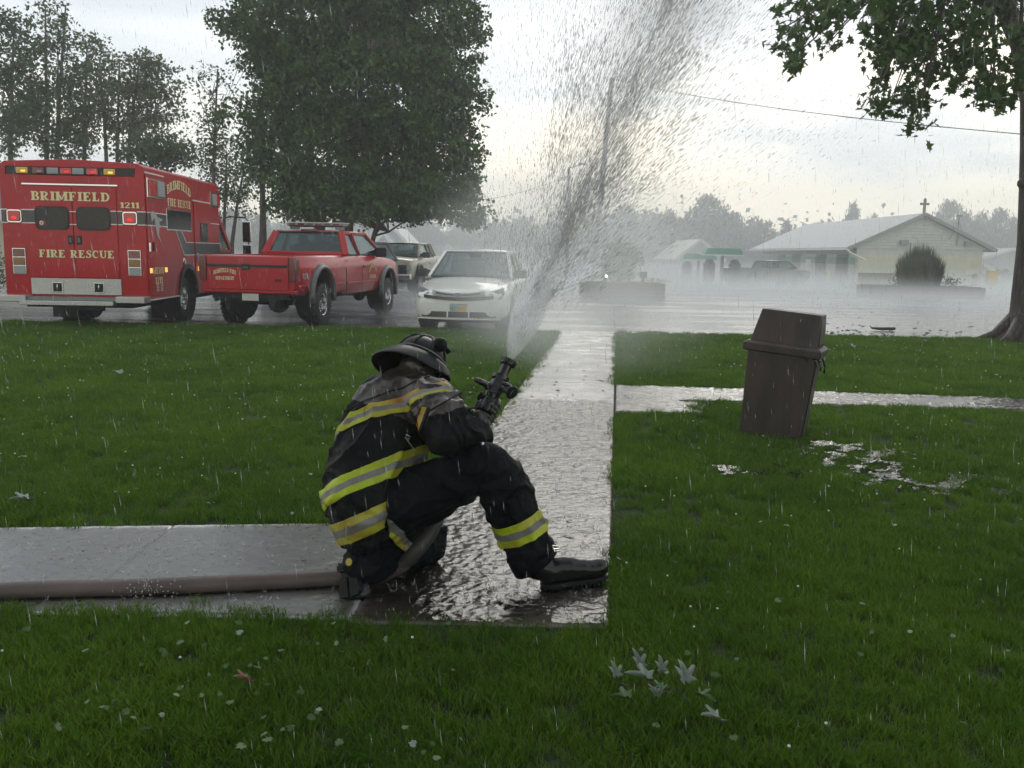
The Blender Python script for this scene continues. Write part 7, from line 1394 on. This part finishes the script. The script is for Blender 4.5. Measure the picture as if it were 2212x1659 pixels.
def puff_mat(name, dens, sc):
    m, n, l = node_mat(name); o = n.new('ShaderNodeOutputMaterial'); v = n.new('ShaderNodeVolumePrincipled'); v.inputs['Color'].default_value = (.96, .97, .97, 1); l.new(v.outputs[0], o.inputs['Volume'])
    t = n.new('ShaderNodeTexCoord'); mp_ = n.new('ShaderNodeMapping'); mp_.inputs['Location'].default_value = (-1, -1, -1); mp_.inputs['Scale'].default_value = (2, 2, 2); l.new(t.outputs['Generated'], mp_.inputs[0]); ln = n.new('ShaderNodeVectorMath'); ln.operation = 'LENGTH'; l.new(mp_.outputs[0], ln.inputs[0])
    f = n.new('ShaderNodeMapRange'); f.interpolation_type = 'SMOOTHSTEP'; f.inputs[1].default_value = 1.0; f.inputs[2].default_value = .1; f.inputs[3].default_value = 0; f.inputs[4].default_value = dens; l.new(ln.outputs['Value'], f.inputs[0])
    z = n.new('ShaderNodeTexNoise'); z.inputs['Scale'].default_value = sc; z.inputs['Detail'].default_value = 3; l.new(t.outputs['Object'], z.inputs['Vector']); r_ = n.new('ShaderNodeMapRange'); r_.inputs[1].default_value = .38; r_.inputs[2].default_value = .62; l.new(z.outputs[0], r_.inputs[0])
    mm = n.new('ShaderNodeMath'); mm.operation = 'MULTIPLY'; l.new(f.outputs[0], mm.inputs[0]); l.new(r_.outputs[0], mm.inputs[1]); l.new(mm.outputs[0], v.inputs['Density']); return m
jm = MB(); idx = [0, 2, 5, 9, 13, 17, 21, 26, 31, 36, 42, 48, 54, 60]; FF = (1, 1.0, .95, .9, .85, .8, .75, .7, .66, .62, .6, .6, .6, .6); jm.tube([AX[i] for i in idx], [max(.016, AR[i]*f) for i, f in zip(idx, FF)], 20)
o = jm.build('jet_core_mist', volume_mat('jet_mist', (.97, .97, .98), .75, 4.5), None, smooth=True, fix=True); tag(o, 'soft grey mist of the jet just above the nozzle', 'mist', kind='stuff')
for nm_, fr_, dn_, sc_ in (('jet_inner_mist', .66, .8, 5.5), ('jet_heart_mist', .36, 1.1, 7)):
    jm = MB(); jm.tube([AX[i] for i in idx], [max(.012, AR[i]*f*fr_) for i, f in zip(idx, FF)], 18); tag(jm.build(nm_, volume_mat(nm_, (.97, .97, .98), dn_, sc_), None, smooth=True, fix=True), 'soft grey mist inside the jet', 'mist', kind='stuff')
j2 = MB(); j2.tube([AX[i] for i in (0, 1, 3, 6, 9, 12, 16, 20)], [.014, .023, .042, .064, .080, .085, .065, .02], 16); o = j2.build('jet_stream', volume_mat('jet_stream_mist', (.98, .98, 1), 20, 11, lo=.32, hi=.8), None, smooth=True, fix=True); tag(o, 'dense white water cone leaving the nozzle tip', 'water jet', kind='stuff')
dm = MB(); c_ = at(1215, 590, 12.5); dm.ell(tuple(at(1235, 590, 13)), (2.6, 4.5, 2.2), 24); dm_o = dm.build('drifting_mist', puff_mat('drift_mist', .42, .8), None, smooth=True); tag(dm_o, 'drifting mist behind the jet over the walkway end', 'mist', kind='stuff')
# rain
Pn, Dn, Ln, Wn = [], [], [], []
for k in range(17000):
    y = 1.2+23*rng.uniform()**.75; x = rng.uniform(-.62, .62)*y*1.05; z = rng.uniform(0.0, 1.5+y*.33)
    if y > 24: continue
    Pn.append((x, y, z)); Dn.append((.10+rng.normal()*.03, .05, -1)); Ln.append(rng.uniform(.018, .05)*(1+.04*y)); Wn.append(rng.uniform(.0012, .0022)*(1+.10*y)*.9)
rain = streaks('rain', Pn, Dn, Ln, Wn, M['rain_drop']); tag(rain, 'heavy rain falling everywhere', 'rain', kind='stuff')
# splash crowns
mb = MB()
for k in range(2100):
    if k < 1400: x = rng.uniform(-.6, 1.2); y = rng.uniform(3.5, 9.2); ok = LX(y)+.03 < x < RX(y)-.03
    elif k < 1620: x, y = rng.uniform(-2.4, -.6), rng.uniform(3.5, 4.4); ok = True
    else: x, y = rng.uniform(-9, 10), rng.uniform(17.6, 30); ok = True
    if not ok: continue
    sc = rng.uniform(.4, 1)*(1.0 if k < 1620 else 2.2)
    for q in range(rng.integers(4, 8)):
        a = rng.uniform(0, 6.283); r_ = .008*sc; mb.beam((x+r_*math.cos(a), y+r_*math.sin(a), .008), (x+2.6*r_*math.cos(a), y+2.6*r_*math.sin(a), .008+.02*sc*rng.uniform(.4, 1)), .0016*sc, .0016*sc)
        if rng.uniform() < .5: b_ = .0022*sc; mb.ell((x+4*r_*math.cos(a), y+4*r_*math.sin(a), .02+.03*sc*rng.uniform()), (b_, b_, b_), 4)
q0 = gp(330, 1290); 
for q in range(60): a = rng.uniform(0, 6.283); r_ = abs(rng.normal())*.07; mb.ell((q0.x+r_*math.cos(a)*1.6, q0.y-.03+r_*math.sin(a)*.4, rng.uniform(.005, .09)), (.003, .003, .005), 5)
tag(mb.build('rain_splashes', M['rain_drop']), 'tiny crowns of rain splashing on wet walkways and lot', 'splashes', kind='stuff')
def splash_mat():
    m, n, l = node_mat('splash_mist'); o = n.new('ShaderNodeOutputMaterial'); v = n.new('ShaderNodeVolumePrincipled'); v.inputs['Color'].default_value = (.95, .96, .96, 1); l.new(v.outputs[0], o.inputs['Volume'])
    g = n.new('ShaderNodeNewGeometry'); s_ = n.new('ShaderNodeSeparateXYZ'); l.new(g.outputs['Position'], s_.inputs[0])
    def mth(op, a, b):
        q = n.new('ShaderNodeMath'); q.operation = op
        for i, z in enumerate((a, b)):
            if isinstance(z, (int, float)): q.inputs[i].default_value = z
            else: l.new(z, q.inputs[i])
        return q.outputs[0]
    Y = s_.outputs['Y']; h = mth('ADD', s_.outputs['Z'], mth('ADD', mth('MULTIPLY', mth('MAXIMUM', mth('SUBTRACT', Y, 30), 0), .02), mth('MULTIPLY', mth('MAXIMUM', mth('SUBTRACT', Y, 62), 0), .015)))
    k = mth('MAXIMUM', mth('SUBTRACT', 1, mth('DIVIDE', mth('MAXIMUM', h, 0), mth('ADD', .25, mth('MULTIPLY', mth('SUBTRACT', Y, 18), .045)))), 0); l.new(mth('MULTIPLY', mth('MULTIPLY', k, k), .17), v.inputs['Density']); return m
cm = MB(); cm.bx(-130, 130, 47.5, 160, -5.3, 13.0); o = cm.build('rain_curtain', volume_mat('rain_curtain', (.95, .97, .97), .0088, aniso=.3), None); tag(o, 'denser curtain of rain beyond the far side of the lot', 'mist', kind='stuff')
# splash mist over the far lot and the general rain haze
rm = MB(); secs = []
for y in (19, 26, 34, 45, 62, 80): secs.append([(-60, y, terrain(y)+.03), (60, y, terrain(y)+.03), (60, y, terrain(y)+.3+(y-18)*.045), (-60, y, terrain(y)+.3+(y-18)*.045)])
rm.loft(secs); o = rm.build('splash_mist', splash_mat(), None, fix=True); tag(o, 'low mist of splashing rain hanging over the far lot', 'mist', kind='stuff')
hz_ = MB(); hz_.bx(-160, 160, -6, 170, -5.5, 16.5); o = hz_.build('haze', volume_mat('rain_haze', (.93, .95, .95), .0022, aniso=.35), None); tag(o, 'rain haze filling the air', 'haze', kind='stuff')
